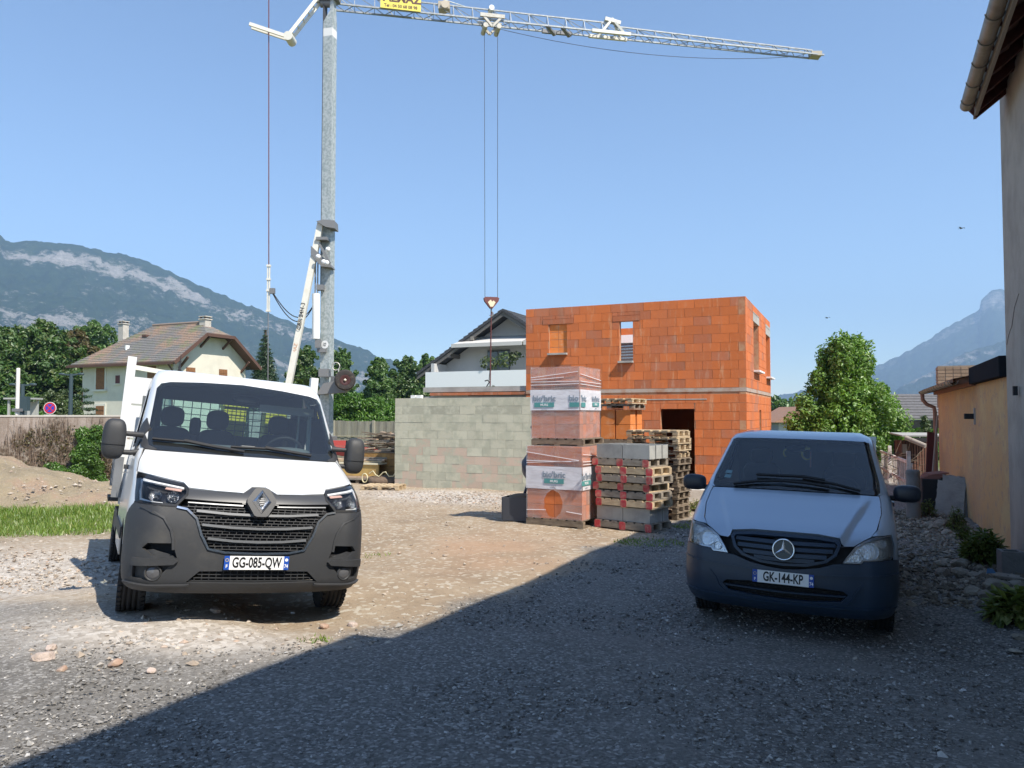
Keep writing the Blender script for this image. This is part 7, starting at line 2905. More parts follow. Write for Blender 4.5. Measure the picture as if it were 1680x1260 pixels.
    r1_, r2_, r3_ = A(441, 436, 31.3), A(440, 510, 31.3), A(439.5, 640, 31.3)
    MB().tube([pk, r1_], .022, 6).build("pendant_rope", RUST, t)
    tb = MB()
    for k in (-1, 1):
        tb.bar(r1_ + Vector((k * .04, 0, .05)), r2_ + Vector((k * .035, 0, 0)), .045, .06)
    for f_ in (0, .3, .55, 1):
        p = r1_ + (r2_ - r1_) * f_
        tb.box(p, (.16, .12, .08))
    tb.build("turnbuckle", CRW, t)
    MB().tube([r2_, r3_], .020, 6).build("pendant_rope", CRG, t)
    rp = r1_ + (r2_ - r1_) * .56
    MB().box(rp + Vector((.16, 0, .0)), (.2, .16, .22)).build("junction_box", CRG, t)
    e1 = A(519, 489, 31.9)
    st_ = rp + Vector((.16, 0, -.08))
    for k, sag in enumerate((1.05, .88)):
        pts = []
        for j in range(17):
            f_ = j / 16
            p = st_ + (e1 - st_) * f_
            pts.append(p - Vector((0, 0, sag * 4 * f_ * (1 - f_) * (.75 + .5 * (f_)))) + Vector((.03 * k, 0, 0)))
        MB().tube(pts, .022, 6).build("control_cable", TRIM, t)
    # leaning strut with lettering, hydraulic ram, head bracket
    a0, a1 = A(526, 367, 31.6), A(472, 640, 31.2)
    d = (a1 - a0)
    a2 = a0 + d * (1 + (zg - zg + .6 - 0) * 0) + d * ((a1.z - .5) / -d.z)
    MB().bar(a0, a2, .24, .20, up=(0, 1, 0)).build("leaning_strut", CRW, t)
    mid = a0 + d * .55
    ang = math.atan2(-d.z, d.x)
    sd = empty("strut_lettering", mid + Vector((.0, -.19, 0)), rot=Euler((rad(90), -math.atan2(d.z, d.x) + math.pi, 0), 'XYZ'), parent=t)
    text("letters", "CBR 24H-3", .24, TRIM, sd, (-.1, 0, 0), (0, 0, 0), ax='CENTER', bold=.004)
    text("letters", "ALMAZ", .20, mat("faded_red", (.62, .33, .20), .7), sd, (-1.55, -.0, 0), (0, 0, 0), ax='CENTER')
    MB().bar(A(522, 384, 31.7), A(507, 480, 31.6), .07, .10).build("strut_edge", CRG, t)
    hb2 = MB()
    hb2.prism([(-.32, .35), (-.05, .42), (.42, .38), (.45, .05), (.05, .12)], -.36, .30, Matrix.Translation(A(535, 380, 31.7)))
    hb2.box(A(530, 393, 31.6), (.46, .5, .12))
    hb2.prism([(-.42, .15), (.40, -.62), (.44, -.74), (.0, -.70), (-.42, -.20)], -.34, .3, Matrix.Translation(A(530, 412, 31.7)))
    hb2.bar(A(524, 400, 31.5), A(541, 432, 31.5), .12, .10)
    hb2.build("strut_bracket", CRG, t)
    for px, py in ((536, 431), (531, 429.5), (522, 421), (538, 409)):
        MB().lathe([(.10, 0), (.09, .05), (0, .06)], 14, Matrix.Translation(A(px, py, 31.2)) @ Matrix.Rotation(rad(90), 4, 'X')).build("pin", WHITE, t)
    MB().tube([A(518.5, 482, 31.6), A(518.5, 556, 31.6)], .155, 14).build("ram_cylinder", WHITE, t)
    for k in (-.05, .05):
        MB().tube([A(520, 400, 31.6) + Vector((k, 0, 0)), A(519, 482, 31.6) + Vector((k, 0, 0))], .028, 8).build("ram_rod", CRG, t)
    MB().box(A(522, 564, 31.6), (.22, .2, .34)).build("ram_foot", CRG, t)
    MB().box(A(524, 575, 31.7) + Vector((.1, 0, 0)), (.36, .2, .16)).build("ram_foot", CRG, t)
    MB().box(A(526, 472, 31.7), (.28, .3, .22)).build("ram_guide", CRG, t)
    # transport axle with spare wheel at the mast foot
    ax = MB()
    ax.box(A(537, 612, 31.4) + Vector((-.1, 0, 0)), (.4, .5, .32))
    ax.prism([(-.6, -.34), (-.3, .12), (.55, .28), (.85, .02), (.55, -.25)], -.25, .25, Matrix.Translation(A(545, 634, 31.4)))
    ax.bar(A(545, 622, 31.4), A(562, 626, 31.2), .2, .25)
    ax.build("axle_bracket", CRG, t)
    wh = empty("transport_wheel", A(566, 623.5, 30.9), rotz=rad(-100 + 26), parent=t)
    R = .42
    MB().lathe([(.22, -.12), (.36, -.15), (R - .02, -.13), (R, -.07), (R, .07), (R - .02, .13), (.36, .15), (.22, .12)], 32, Matrix.Rotation(rad(90), 4, 'Y')).build("tyre", mat("old_tyre", (.035, .03, .028), .9, var=(9, (.10, .08, .06), .5, .7)), wh)
    k_ = MB()
    k_.lathe([(.23, -.10), (.20, -.12), (.10, -.05), (0, -.05)], 24, Matrix.Rotation(rad(90), 4, 'Y'))
    k_.lathe([(.23, .10), (.20, .12), (.10, .05), (0, .05)], 24, Matrix.Rotation(rad(90), 4, 'Y'))
    k_.build("rim", mat("red_brown_rim", (.055, .014, .013), .6), wh)
    for s in (-1, 1):
        MB().lathe([(.055, 0), (.05, .12 * s), (0, .13 * s)], 12, Matrix.Rotation(rad(90), 4, 'Y')).build("hub", mat("hub_cream", (.7, .66, .52), .5) if "hub_cream" not in bpy.data.materials else bpy.data.materials["hub_cream"], wh)
    cr = MB()
    p = A(551, 601, 31.2)
    cr.tube([p + Vector((.16 * math.cos(k / 12 * 6.2832), 0, .16 * math.sin(k / 12 * 6.2832))) for k in range(13)], .025, 6)
    cr.tube([p + Vector((.1, 0, -.1)), A(556, 614, 31.2)], .03, 6)
    cr.build("brake_crank", mat("crank_steel", (.5, .48, .42), .5, .5), t)
    # base frame with ballast (mostly behind the truck)
    bs = MB()
    for a_ in (45, 135, 225, 315):
        v = Vector((math.cos(rad(a_)), math.sin(rad(a_)), 0))
        bs.bar(v * .2 + Vector((0, 0, .7)), v * 2.5 + Vector((0, 0, .55)), .22, .28)
        bs.tube([v * 2.5 + Vector((0, 0, .6)), v * 2.5 + Vector((0, 0, .06))], .06, 8)
        bs.box(v * 2.5 + Vector((0, 0, .05)), (.5, .5, .1))
    bs.build("base_frame", mat("crane_red", (.45, .06, .05), .5), t)
    for k in range(4):
        box("ballast_block", (-2.3, 0, .80 + k * .42), (1.1, 2.2, .40), CONC, t, bev=.02)
    MB().box((-.1, 0, .95), (.9, .9, .6)).build("turntable", CRG, t)
    MB().box(A(567, 727, 30.0), (1.1, .3, .2)).build("red_beam", bpy.data.materials["crane_red"], t)
    # chain hanging from the hook
    cz = A(806, 505, 33.4)
    ch = empty("lifting_chain", O + cz, 0, "long thin chain hanging from the crane hook down to the garage wall", "chain")
    zl = A(804, 640, 33.4).z - cz.z
    n = 90
    lk = MB().tube([(.022 * math.cos(k / 8 * 6.2832), 0, .045 * math.sin(k / 8 * 6.2832)) for k in range(9)], .011, 5, caps=False)
    upper = MB()
    for k in range(n):
        M = Matrix.Translation((-.05 * k / n, 0, -.15 + (zl + .15) * k / n)) @ Matrix.Rotation(rad(90) * (k % 2), 4, 'Z')
        upper.add(lk.v, lk.f, M, True)
    upper.build("chain_links", RUST, ch, kind="stuff")
    hook = MB()
    p = A(799, 629, 33.4) - cz
    hook.tube([p + Vector((-.10, 0, .10)), p + Vector((.02, 0, .14)), p + Vector((.10, 0, .06)), p + Vector((.02, 0, -.08)), p + Vector((-.03, 0, -.16))], .028, 6)
    hook.tube([(-.05, 0, zl * .72), p + Vector((.08, 0, .1))], .012, 5)
    hook.build("chain_hook", TRIM, ch)


crane()


# ------------------------------------------------------------------ street wall, fence, signs on the left
def left_side():
    tm = NT("stained_wall")
    pos = tm.pos()
    c = tm.mix(tm.smooth(tm.noise(tm.pos((1, 1, .35)), 1.6, 6, .7), .38, .62), (.36, .30, .26), (.24, .19, .155))
    c = tm.mix(tm.smooth(tm.noise(tm.pos((3, 3, .25)), 2.6, 6, .75), .5, .68), c, (.19, .14, .105))
    tm.l(c, tm.b.inputs["Base Color"])
    tm.b.inputs["Roughness"].default_value = .95
    tm.bump(tm.noise(pos, 26, 5, .7), .015)
    a, b = at(-170, 683, 22.2), at(212, 683, 24.2)
    d = (b - a)
    L = d.length
    z0 = -.45
    t = empty("street_wall", (a.x, a.y, z0), math.atan2(d.y, d.x), "long weathered concrete wall covered with dead ivy stems on the left", "wall")
    H = at(80, 683.5, 23.2).z - z0
    MB().box((L / 2, .1, H / 2), (L, .2, H)).build("wall", tm.m, t)
    MB().box((L / 2, .1, H + .02), (L, .24, .05)).build("coping", mat("pale_coping", (.46, .43, .38), .9), t)
    ux = Vector((d.x, d.y, 0)).normalized()
    uy = Vector((-ux.y, ux.x, 0))

    def on(px, py):
        s, z = on_wall(px, py, (a.x, a.y), (ux.x, ux.y))
        return s, z - z0
    # dead creeper: a tangle of thin stems over the face
    iv = empty("dead_ivy", (a.x, a.y, z0), math.atan2(d.y, d.x), "tangle of dry brown ivy stems clinging to the street wall", "dry ivy")
    s0, _ = on(-120, 740)
    s1, _ = on(196, 740)
    r = random.Random(4)
    mb = MB()
    for k in range(640):
        x = s0 + (s1 - s0) * r.random()
        fx = (x - s0) / (s1 - s0)
        hmax = .45 + 2.0 * fbm(np.array([x * 1.9]), np.array([0.5]), 4, 3)[0] * (.75 + .5 * r.random()) + (.3 if fx > .6 else 0)
        hmax = min(hmax, H)
        z = .1
        y = -.02
        pts = [(x, y, z)]
        while z < hmax:
            x += r.gauss(0, .022)
            z += .10 + .12 * r.random()
            y = -.015 - .06 * r.random()
            pts.append((x, y, min(z, H)))
        n = len(pts)
        mb.tube(pts, [.010 * (1 - .7 * i / n) + .0015 for i in range(n)], 3, caps=False)
        for i in range(2, n - 1):
            if r.random() < .5:
                p = Vector(pts[i])
                q = p + Vector((r.gauss(0, .075), -.02 - .06 * r.random(), r.gauss(.08, .10)))
                q.z = min(q.z, H)
                mb.tube([p, q], [.004, .002], 3, caps=False)
    mb.build("stem", mat("dry_stem", (.17, .12, .085), .9, var=(7, (.40, .34, .28), .48, .66)), iv)
    bl = []
    for k in range(40):
        x = s0 + (s1 - s0) * (.45 + .55 * r.random())
        bl.append((x, -.08, .3 + (H - .7) * r.random(), .20, .06, .26))
    P, f = leaf_cloud(bl, 1500, .03, .1, 7, .7, .2)
    add("dry_leaf", np_mesh("dry_leaf", P, f, L_BROWN), parent=iv, kind="stuff")
    # green ivy bush at the right end
    c = on(148, 760)
    base = Vector((a.x, a.y, z0)) + ux * c[0] - uy * .25
    bl = []
    for k in range(26):
        s, z = on(126 + 40 * r.random() ** .8, 704 + 88 * r.random())
        p = Vector((a.x, a.y, z0)) + ux * s - uy * (.12 + .25 * r.random())
        bl.append((p.x, p.y, z0 + z, .24, .20, .26))
    s, z = on(90, 770)
    p = Vector((a.x, a.y, z0)) + ux * s - uy * .25
    bl += [(p.x + .2 * k, p.y, z0 + z - .1 * k, .3, .25, .25) for k in range(3)]
    tree("green ivy climbing the street wall next to the truck's left mirror", (base.x, base.y, h(base.x, base.y)), "ivy", bl, 14000, .042, L_HEDGE, .8, .03, BARK, seed=401, name="ivy", up=.1)
    # no-stopping sign behind the wall
    p = at(81.8, 669.5, 24.6)
    sg = empty("road_sign", (p.x, p.y, h(p.x, p.y)), rad(5), "round blue no stopping sign with red cross and border behind the street wall", "road sign")
    zc = p.z - h(p.x, p.y)
    R90 = Matrix.Translation((0, 0, zc)) @ Matrix.Rotation(rad(90), 4, 'X')
    rr = 9.9 * 24.6 / F_PX
    sr, sb = mat("sign_red", (.55, .018, .035), .4), mat("sign_blue", (.03, .045, .42), .4)
    MB().lathe([(0, -.012), (rr, -.012), (rr, .0), (0, .0)], 40, R90, False).build("sign_disc", WHITE, sg)
    MB().lathe([(rr * .93, .002), (0, .002)], 40, R90, False).build("red_ring", sr, sg)
    MB().lathe([(rr * .68, .004), (0, .004)], 40, R90, False).build("blue_disc", sb, sg)
    cr = MB()
    for s_ in (-1, 1):
        cr.box((0, 0, 0), (rr * 1.3, .003, rr * .20), Matrix.Translation((0, -.0065 - .0012 * s_, zc)) @ Matrix.Rotation(rad(45) * s_, 4, 'Y'))
    cr.build("red_cross", sr, sg)
    MB().tube([(0, .03, -.1), (0, .03, zc - .05)], .03, 8).build("post", CRG, sg)
    box("sign_plate", (0, -.0, zc - rr - .07), (.36, .01, .10), WHITE, sg)
    # poles
    for px, ptop, dd, rr_, m, lab in ((30, 606, 25.5, .06, mat("pole_white", (.72, .68, .62), .6), "plain white pole behind the street wall"),):
        p = at(px, ptop, dd)
        q = empty("pole", (p.x, p.y, h(p.x, p.y)), 0, lab, "pole")
        zt = p.z - h(p.x, p.y)
        MB().tube([(0, 0, -.2), (0, 0, zt)], rr_, 10).build("pole_shaft", m, q)
        MB().box((0, 0, zt * .62), (.24, .2, .1)).build("pole_band", CRG, q)
        MB().lathe([(rr_, 0), (rr_ * .8, .04), (0, .05)], 10, Matrix.Translation((0, 0, zt))).build("pole_cap", m, q)
    lm = mat("lamp_post_green", (.035, .060, .068), .5)
    for px, ptop, dd, lab in ((37.5, 630, 27, "short dark green lamp post right beside the white pole"), (117, 613, 29, "dark green lamp post with two small arms left of the cream house")):
        p = at(px, ptop, dd)
        q = empty("lamp_post", (p.x, p.y, h(p.x, p.y)), 0, lab, "lamp post", "dark lamp posts along the street")
        zt = p.z - h(p.x, p.y)
        MB().tube([(0, 0, -.2), (0, 0, zt * .5), (0, 0, zt)], [.085, .075, .065], 10).build("post", lm, q)
        for s_ in (-1, 1):
            MB().bar((0, 0, zt - .05), (s_ * .34, 0, zt - .02), .05, .06).build("arm", lm, q)
            MB().ellipsoid((s_ * .36, 0, zt - .02), (.12, .07, .05), 2.5, 14, 8).build("lamp_head", lm, q)
        if px < 50:
            MB().box((.1, -.02, zt * .78), (.26, .2, .5)).build("control_box", lm, q)
    # bus shelter like white structure
    p = at(15, 655, 33)
    q = empty("shelter", (p.x, p.y, h(p.x, p.y)), 0, "small white roadside shelter at the left behind the wall", "shelter")
    zt = p.z - h(p.x, p.y)
    wp = mat("shelter_white", (.36, .36, .34), .6)
    for x in (0, .85):
        box("post", (x, 0, zt / 2), (.08, .08, zt), wp, q)
        box("post", (x, .6, zt / 2), (.08, .08, zt), wp, q)
    box("roof", (.42, .3, zt + .03), (1.15, .9, .07), wp, q)
    box("panel", (.42, .58, zt - .45), (.76, .02, .7), wp, q)
    box("bench", (.42, .3, .9), (.8, .3, .06), wp, q)

    # plank fence right of the truck
    a, b = at(520, 690, 36.2), at(676, 690, 34.6)
    d = b - a
    L = d.length
    g0 = -.42
    f = empty("plank_fence", (a.x, a.y, g0), math.atan2(d.y, d.x), "weathered grey fence of upright planks behind the block wall and crane", "fence")
    H = at(600, 690.5, 35.4).z - g0
    fm = mat("grey_plank", (.30, .285, .225), .9, var=(3, (.22, .205, .165), .4, .65), rnd=.14, bump=(30, .006), stretch=(1, 1, .2))
    n = 27
    for k in range(n):
        box("plank", (L * (k + .5) / n, (.012 if k % 2 else 0), H / 2 + random.uniform(-.025, .02)), (L / n - .012, .024, H), fm, f)
    for z in (.35, H * .62, H - .25):
        box("rail", (L / 2, .05, z), (L, .06, .09), fm, f)
    for px in (548, 613.5, 660):
        s, _ = on_wall(px, 690, (a.x, a.y), (d.x / L, d.y / L))
        box("post", (s, -.05, H / 2), (.10, .07, H + .05), fm, f)
    MB().tube([(0, -.04, H * .62), (L, -.04, H * .62 + .02)], .012, 5).build("wire", mat("fence_wire", (.5, .46, .32), .6), f)
    return


left_side()


def timber_yard():
    wm = [mat("offcut_light", (.52, .38, .27), .9, var=(9, (.36, .25, .17), .4, .7), rnd=.2), WOODD, WOODG]
    fw = mat("formwork_brown", (.24, .125, .04), .7, var=(3, (.40, .22, .06), .45, .65))
    # crate with offcuts piled on top
    c = at(634, 790, 25.5)
    z = h(c.x, c.y)
    zt = at(634, 741, 25.5).z
    r0 = -ANG
    cr = empty("formwork_crate", (c.x, c.y, z), r0, "brown formwork crate carrying a heap of wood offcuts beside the block wall", "crate")
    Hc = zt - z
    for s in (-1, 1):
        for k in range(4):
            box("plank", (0, s * .5, .12 + (Hc - .14) * (k + .5) / 4), (1.5, .04, (Hc - .14) / 4 - .012), fw, cr)
            box("plank", (s * .73, 0, .12 + (Hc - .14) * (k + .5) / 4), (.04, .95, (Hc - .14) / 4 - .012), fw, cr)
    for x in (-.6, .6):
        box("runner", (x, 0, .06), (.12, 1.0, .12), WOODD, cr)
    box("lid", (0, 0, Hc + .0), (1.56, 1.06, .03), WOODD, cr)
    r = random.Random(9)
    st = empty("wood_pile", (c.x, c.y, zt + .02), r0, "heap of short wood offcuts stacked on the brown formwork crate", "wood pile")
    hp = at(634, 711, 25.5).z - zt
    for j in range(11):
        for k in range(4):
            L = .5 + .5 * r.random()
            box("plank", (-.45 + .32 * k + r.uniform(-.12, .12), r.uniform(-.35, .25) - .1, .03 + j * hp / 11), (L, .10 + .05 * r.random(), .035), wm[r.choice((0, 0, 1, 2))], st, rot=(r.uniform(-.08, .08), r.uniform(-.12, .12), r.uniform(-.25, .25)))
    # stack of boards and a striped beam on bearers
    c = at(600, 793, 25.0)
    z = h(c.x, c.y)
    st = empty("timber_stack", (c.x, c.y, z), r0 + .05, "low stack of scaffold boards and striped formwork panel right of the truck", "timber stack")
    for k in range(3):
        box("bearer", (-1.2 + 1.2 * k, 0, .06), (.12, 1.0, .12), WOODD, st)
    for k in range(4):
        box("plank", (.1 * (k % 2) - .05, -.42 + .25 * k, .15), (3.0, .22, .05), WOODM if k % 2 else WOODG, st)
    for k in range(4):
        box("plank", (-.2, -.36 + .24 * k, .205), (2.6, .20, .05), wm[0], st)
    pz = .42
    box("formwork_panel", (-.35, -.35, pz), (2.1, .06, .36), mat("panel_ochre", (.50, .33, .11), .8, var=(4, (.38, .24, .09), .4, .7)), st)
    box("formwork_panel", (-.35, .25, pz), (2.1, .06, .36), bpy.data.materials["panel_ochre"], st)
    box("panel_face", (-.35, -.05, pz + .21), (2.1, .75, .05), mat("panel_cream", (.62, .56, .40), .8), st)
    for k in range(8):
        box("red_mark", (-1.1 + .17 * k, -.383, pz + .17), (.05, .008, .13), mat("stripe_red", (.50, .16, .12), .7) if k == 0 else bpy.data.materials["stripe_red"], st, rot=(0, rad(25), 0))
    for k in range(3):
        box("plank", (-.3 + .1 * k, -.1 + .12 * k, pz + .27 + .05 * k), (2.0 - .2 * k, .22, .04), (WOODM, wm[0], WOODG)[k], st, rot=(0, 0, .06 * k))
    # ring and loose rope
    MB().tube([(.35 + .10 * math.cos(k / 14 * 6.2832), -.62, .20 + .14 * math.sin(k / 14 * 6.2832)) for k in range(15)], .02, 6, caps=False).build("ring", mat("pale_rope", (.62, .55, .34), .8), st)
    pts = [(.5 + .12 * k, -.60 + .03 * math.sin(k * 2.0), .34 + .09 * math.sin(k * 1.7)) for k in range(9)]
    MB().tube(pts, .018, 6).build("rope", bpy.data.materials["pale_rope"], st)
    # brown dirty lump of tarpaulin between stack and wall
    c = at(632, 786, 24.3)
    tp = MB()
    tp.ellipsoid((0, 0, .12), (.55, .35, .17), 2.4, 20, 8)
    me = tp.mesh("tarp", mat("dirty_tarp", (.16, .11, .075), .9, bump=(9, .06)))
    for v in me.vertices:
        v.co.z *= 1 + .5 * (fbm(np.array([v.co.x * 4]), np.array([v.co.y * 4]), 3, 2)[0] - .5)
        v.co.x *= 1 + .3 * (fbm(np.array([v.co.y * 5]), np.array([v.co.z * 9]), 3, 5)[0] - .5)
    add("tarpaulin", me, loc=(c.x, c.y, h(c.x, c.y)), label="crumpled dirty brown tarpaulin at the foot of the formwork crate", cat="tarpaulin")
    # single pallet on the ground at the wall corner
    c = at(591, 806, 22.4)
    pallet_b(Vector((c.x, c.y, h(c.x, c.y) - .01)), -ANG * .35, 1.15, .8, WOODM, "single pale pallet lying on the gravel at the left end of the block wall", None, hh=.15)


timber_yard()


# ------------------------------------------------------------------ lane on the right
def rock_mesh(seed, m):
    r = random.Random(seed)
    bm = bmesh.new()
    bmesh.ops.create_icosphere(bm, subdivisions=2, radius=1)
    for _ in range(9):
        n = Vector((r.gauss(0, 1), r.gauss(0, 1), r.gauss(0, 1))).normalized()
        dd = .55 + .3 * r.random()
        for v in bm.verts:
            k = v.co.dot(n) - dd
            if k > 0:
                v.co -= n * k
    for v in bm.verts:
        v.co *= 1 + r.uniform(-.03, .03)
    me = bpy.data.meshes.new("rock")
    bm.to_mesh(me)
    bm.free()
    me.materials.append(m)
    return me


def lane():
    rk = mat("lane_rock", (.25, .218, .175), .9, var=(7, (.35, .31, .255), .42, .68), rnd=.2, bump=(24, .02))
    meshes = [rock_mesh(40 + k, rk) for k in range(6)]
    R = random.Random(12)

    def rock(px, py, w, lab, grp="broken stones along the foot of the walls", flat=.62, name="rock"):
        # depth of the ground under that pixel
        d = ray(px, py)
        s = 8.0
        for _ in range(30):
            p = d * s
            s = (h(p.x, p.y) - EYE) / d.z
        p = d * s
        size = w * p.y / F_PX / 2
        o = add(name, meshes[R.randrange(6)], label=lab, cat="stone", group=grp)
        o.location = (p.x, p.y + size * .5, h(p.x, p.y) + size * flat * .45)
        o.scale = (size * 1.08, size * R.uniform(.8, 1.0), size * flat)
        o.rotation_euler = (R.uniform(-.25, .25), R.uniform(-.25, .25), R.uniform(0, 6.28))
        return o
    rock(1581, 933, 36, "angular grey stone in the middle of the lane rubble, tilted to the left")
    rock(1547, 930, 26, "small flat grey stone at the left tip of the lane rubble")
    rock(1583, 948, 34, "grey stone in front of the tilted angular one in the lane rubble")
    rock(1552, 946, 30, "low dark stone at the front left of the lane rubble")
    rock(1602, 976, 32, "rounded grey stone with a dark gap under it, left of the big boulder")
    rock(1643, 972, 44, "big grey boulder in front of the hollow concrete block", flat=.75)
    rock(1627, 984, 34, "grey stone leaning on the left of the big boulder")
    rock(1667, 983, 36, "flat stone between the big boulder and the yellow green weeds", flat=.4)
    rock(1672, 966, 30, "stone at the right edge of the photo beside the big boulder")
    rock(1536, 871, 26, "pale stone in the heap at the foot of the leaning slabs")
    rock(1549, 866, 26, "rounded pale stone touching the foot of the leaning slabs", flat=.8)
    rock(1527, 863, 18, "small stone at the left of the heap below the slabs")
    rock(1558, 878, 22, "stone in the heap below the slabs, next to the fern tuft")
    rock(1600, 948, 22, "small stone behind the angular grey stones of the lane rubble")
    rock(1610, 936, 22, "small stone under the weeds in front of the orange shed")
    rock(1588, 920, 20, "small stone at the back of the lane rubble")
    rock(1676, 1052, 26, "stone at the right edge of the photo below the yellow green weeds")
    rock(1669, 1072, 24, "pale chip of stone lowest at the right edge of the photo", flat=.35)
    rock(1405 + 0, 1082, 10, "single small white stone lying on the dark gravel in front of the van", flat=.5)
    pale = mat("pale_stone", (.50, .40, .34), .9, var=(7, (.36, .28, .22), .42, .68), rnd=.15, bump=(24, .02))
    pm = [rock_mesh(90 + k, pale) for k in range(3)]
    tc = mat("broken_brick", (.36, .235, .17), .9, var=(9, (.44, .35, .27), .45, .7))
    for px, py, w, lab, m in ((578, 1028, 20, "flat beige stone on the earth right of the truck's front wheel", pale), (532, 1031, 19, "flat piece of broken brick on the earth in front of the truck", tc),
                              (352, 1006, 22, "pale angular stone at the top of the rubble in front of the truck", pale), (480, 1007, 8, "small white pebble under the truck bumper", WHITE),
                              (65, 1086, 40, "flat yellowish stone slab in the gravel at the left edge", pale), (80, 1068, 26, "pale stone beside the yellowish slab at the left", pale),
                              (185, 1093, 26, "rusty brown stone in the sunlit gravel at the left", tc), (98, 1102, 20, "thin reddish stone chip in the sunlit gravel at the left", tc), (245, 1104, 18, "grey white stone alone in the sunlit gravel", pale)):
        me = pm[R.randrange(3)].copy()
        me.materials.clear()
        me.materials.append(m)
        o = rock(px, py, w, lab, "loose stones around the truck", .52)
        o.data = me
    # ground hollow block
    def gp(px, py):
        d = ray(px, py)
        s = 8.0
        for _ in range(30):
            p = d * s
            s = (h(p.x, p.y) - EYE) / d.z
        return d * s
    p = gp(1662, 945)
    b = empty("concrete_block", (p.x + .05, p.y + .12, h(p.x, p.y)), rad(-18), "grey hollow concrete block standing on end at the foot of the grey house", "concrete block")
    for x in (-.10, .10):
        box("block_face", (x, 0, .14), (.035, .22, .28), CONC_D, b)
    for y in (-.095, .095):
        box("block_face", (0, y, .139), (.164, .03, .276), CONC_D, b)
    box("block_web", (0, 0, .11), (.164, .03, .2), CONC_D, b)
    q = gp(1655, 953)
    box("stone_slab", (q.x + .05, q.y + .05, h(q.x, q.y) + .035), (.40, .22, .03), rk, rot=(.03, .08, -.3), label="thin grey slab lying in front of the hollow concrete block", cat="slab")
    # blue scrap on the boulder
    q = gp(1627, 962)
    sc = MB()
    sc.prism([(-.06, -.01), (.06, -.012), (.05, .04), (-.02, .045)], -.004, .004)
    sc.build("blue_scrap", mat("blue_plastic", (.06, .16, .30), .5), loc=(q.x - .02, q.y - .02, h(q.x, q.y) + .16), rot=(rad(-35), 0, .2), label="small scrap of blue plastic on the big boulder", cat="scrap")
    # leaning slabs
    P = RC + U * .02
    sm = mat("old_slab", (.33, .32, .30), .9, var=(3, (.24, .235, .22), .4, .68), bump=(25, .01))
    dm = mat("dark_slab", (.045, .045, .045), .9)
    q0 = gp(1557, 846)
    xd = Vector((.90, -.436, 0))
    yd = Vector((.436, .90, 0))
    for k, (o, dx_, hh, w, m, lab) in enumerate(((0, 0, .74, .52, sm, "front grey slab with chipped edge of the slabs leaning on the orange shed"), (.11, .10, .84, .52, sm, "second grey slab of the slabs leaning on the orange shed"),
                                               (.18, .16, .82, .50, dm, "thin dark panel behind the second of the leaning slabs"), (.24, .20, .82, .52, sm, "third grey slab of the slabs leaning on the orange shed"), (.31, .25, .80, .52, dm, "dark board nearest to the shed wall behind the leaning slabs"))):
        q = q0 + xd * dx_ + yd * o
        z = h(q.x, q.y) - .02
        ps = []
        n = 14
        rr = random.Random(50 + k)
        for i in range(n):
            ps.append((-w / 2 + w * i / n, rr.uniform(0, .02)))
        for i in range(n):
            ps.append((w / 2 - rr.uniform(0, .022), hh * i / n))
        for i in range(n):
            ps.append((w / 2 - w * i / n, hh - rr.uniform(0, .018)))
        for i in range(n):
            ps.append((-w / 2 + rr.uniform(0, .022), hh - hh * i / n))
        rot = (Matrix.Rotation(math.atan2(xd.y, xd.x), 3, 'Z') @ Matrix.Rotation(rad(-24 + k), 3, 'X') @ Matrix.Rotation(rad(6), 3, 'Y')).to_euler()
        MB().prism(ps, -.025, .025).build("leaning_slab", m, loc=(q.x, q.y, z), rot=rot, label=lab, cat="slab", group="slabs leaning on the orange shed")
    # dark crates with tiles behind the slabs
    q = P + V * 5.7 - U * .50
    z = h(q.x, q.y)
    c = empty("tile_crate", (q.x, q.y, z), A_ROT, "black crate with reddish tiles on top between the leaning slabs and the pole", "crate")
    box("crate_body", (0, 0, .33), (.50, .7, .66), BLACKV, c, bev=.01)
    tl = mat("old_red_tile", (.20, .09, .07), .85, rnd=.25)
    for k in range(4):
        box("tile", (-.08 + .04 * k, -.12 + .06 * k, .675 + .028 * k), (.36, .38, .025), tl, c, rot=(.03, -.04 * k, .12 * k))
    # round concrete post
    q = gp(1499, 850)
    c = empty("concrete_post", (q.x, q.y, h(q.x, q.y)), 0, "short round grey concrete post on the lane behind the van's mirror", "post")
    zt = at(1499, 771, q.y).z - h(q.x, q.y)
    rr = 10.5 * q.y / F_PX
    MB().lathe([(rr * 1.06, -.1), (rr * 1.04, .1), (rr, .2), (rr * .98, zt - .02), (rr * .9, zt), (0, zt + .005)], 24).build("post_shaft", CONC_D, c)
    MB().lathe([(rr * 1.02, zt - .08), (rr * 1.03, zt - .05), (rr * 1.0, zt - .04)], 24).build("post_rim", CONC_D, c)
    # leaning pole and board
    q0, q1 = gp(1514, 822), at(1538, 682, 0.1)
    q1 = at(1538, 682, q0.y + 1.0)
    MB().tube([q0 - Vector((0, 0, .03)), q1], [.028, .024], 8).build("leaning_pole", mat("grey_pole", (.27, .22, .185), .85), label="thin wooden pole leaning against the end of the orange shed", cat="pole")
    q0, q1 = gp(1517, 812), at(1527, 709, gp(1517, 812).y + .5)
    MB().bar(q0, q1, .17, .04, up=(0, 1, 0)).build("leaning_board", mat("maroon_board", (.085, .022, .025), .8), label="dark red board leaning behind the thin pole", cat="board")
    # wooden lean-to at the end of the lane
    q = at(1480, 790, 24.0)
    z = h(q.x, q.y)
    L = at(1531, 790, 24.0).x - q.x
    c = empty("wood_shelter", (q.x, q.y, z), rad(-8), "low wooden lean-to with dark slatted wall and pale flat roof at the lane end", "shelter")
    zt = at(1500, 716, 24).z - z
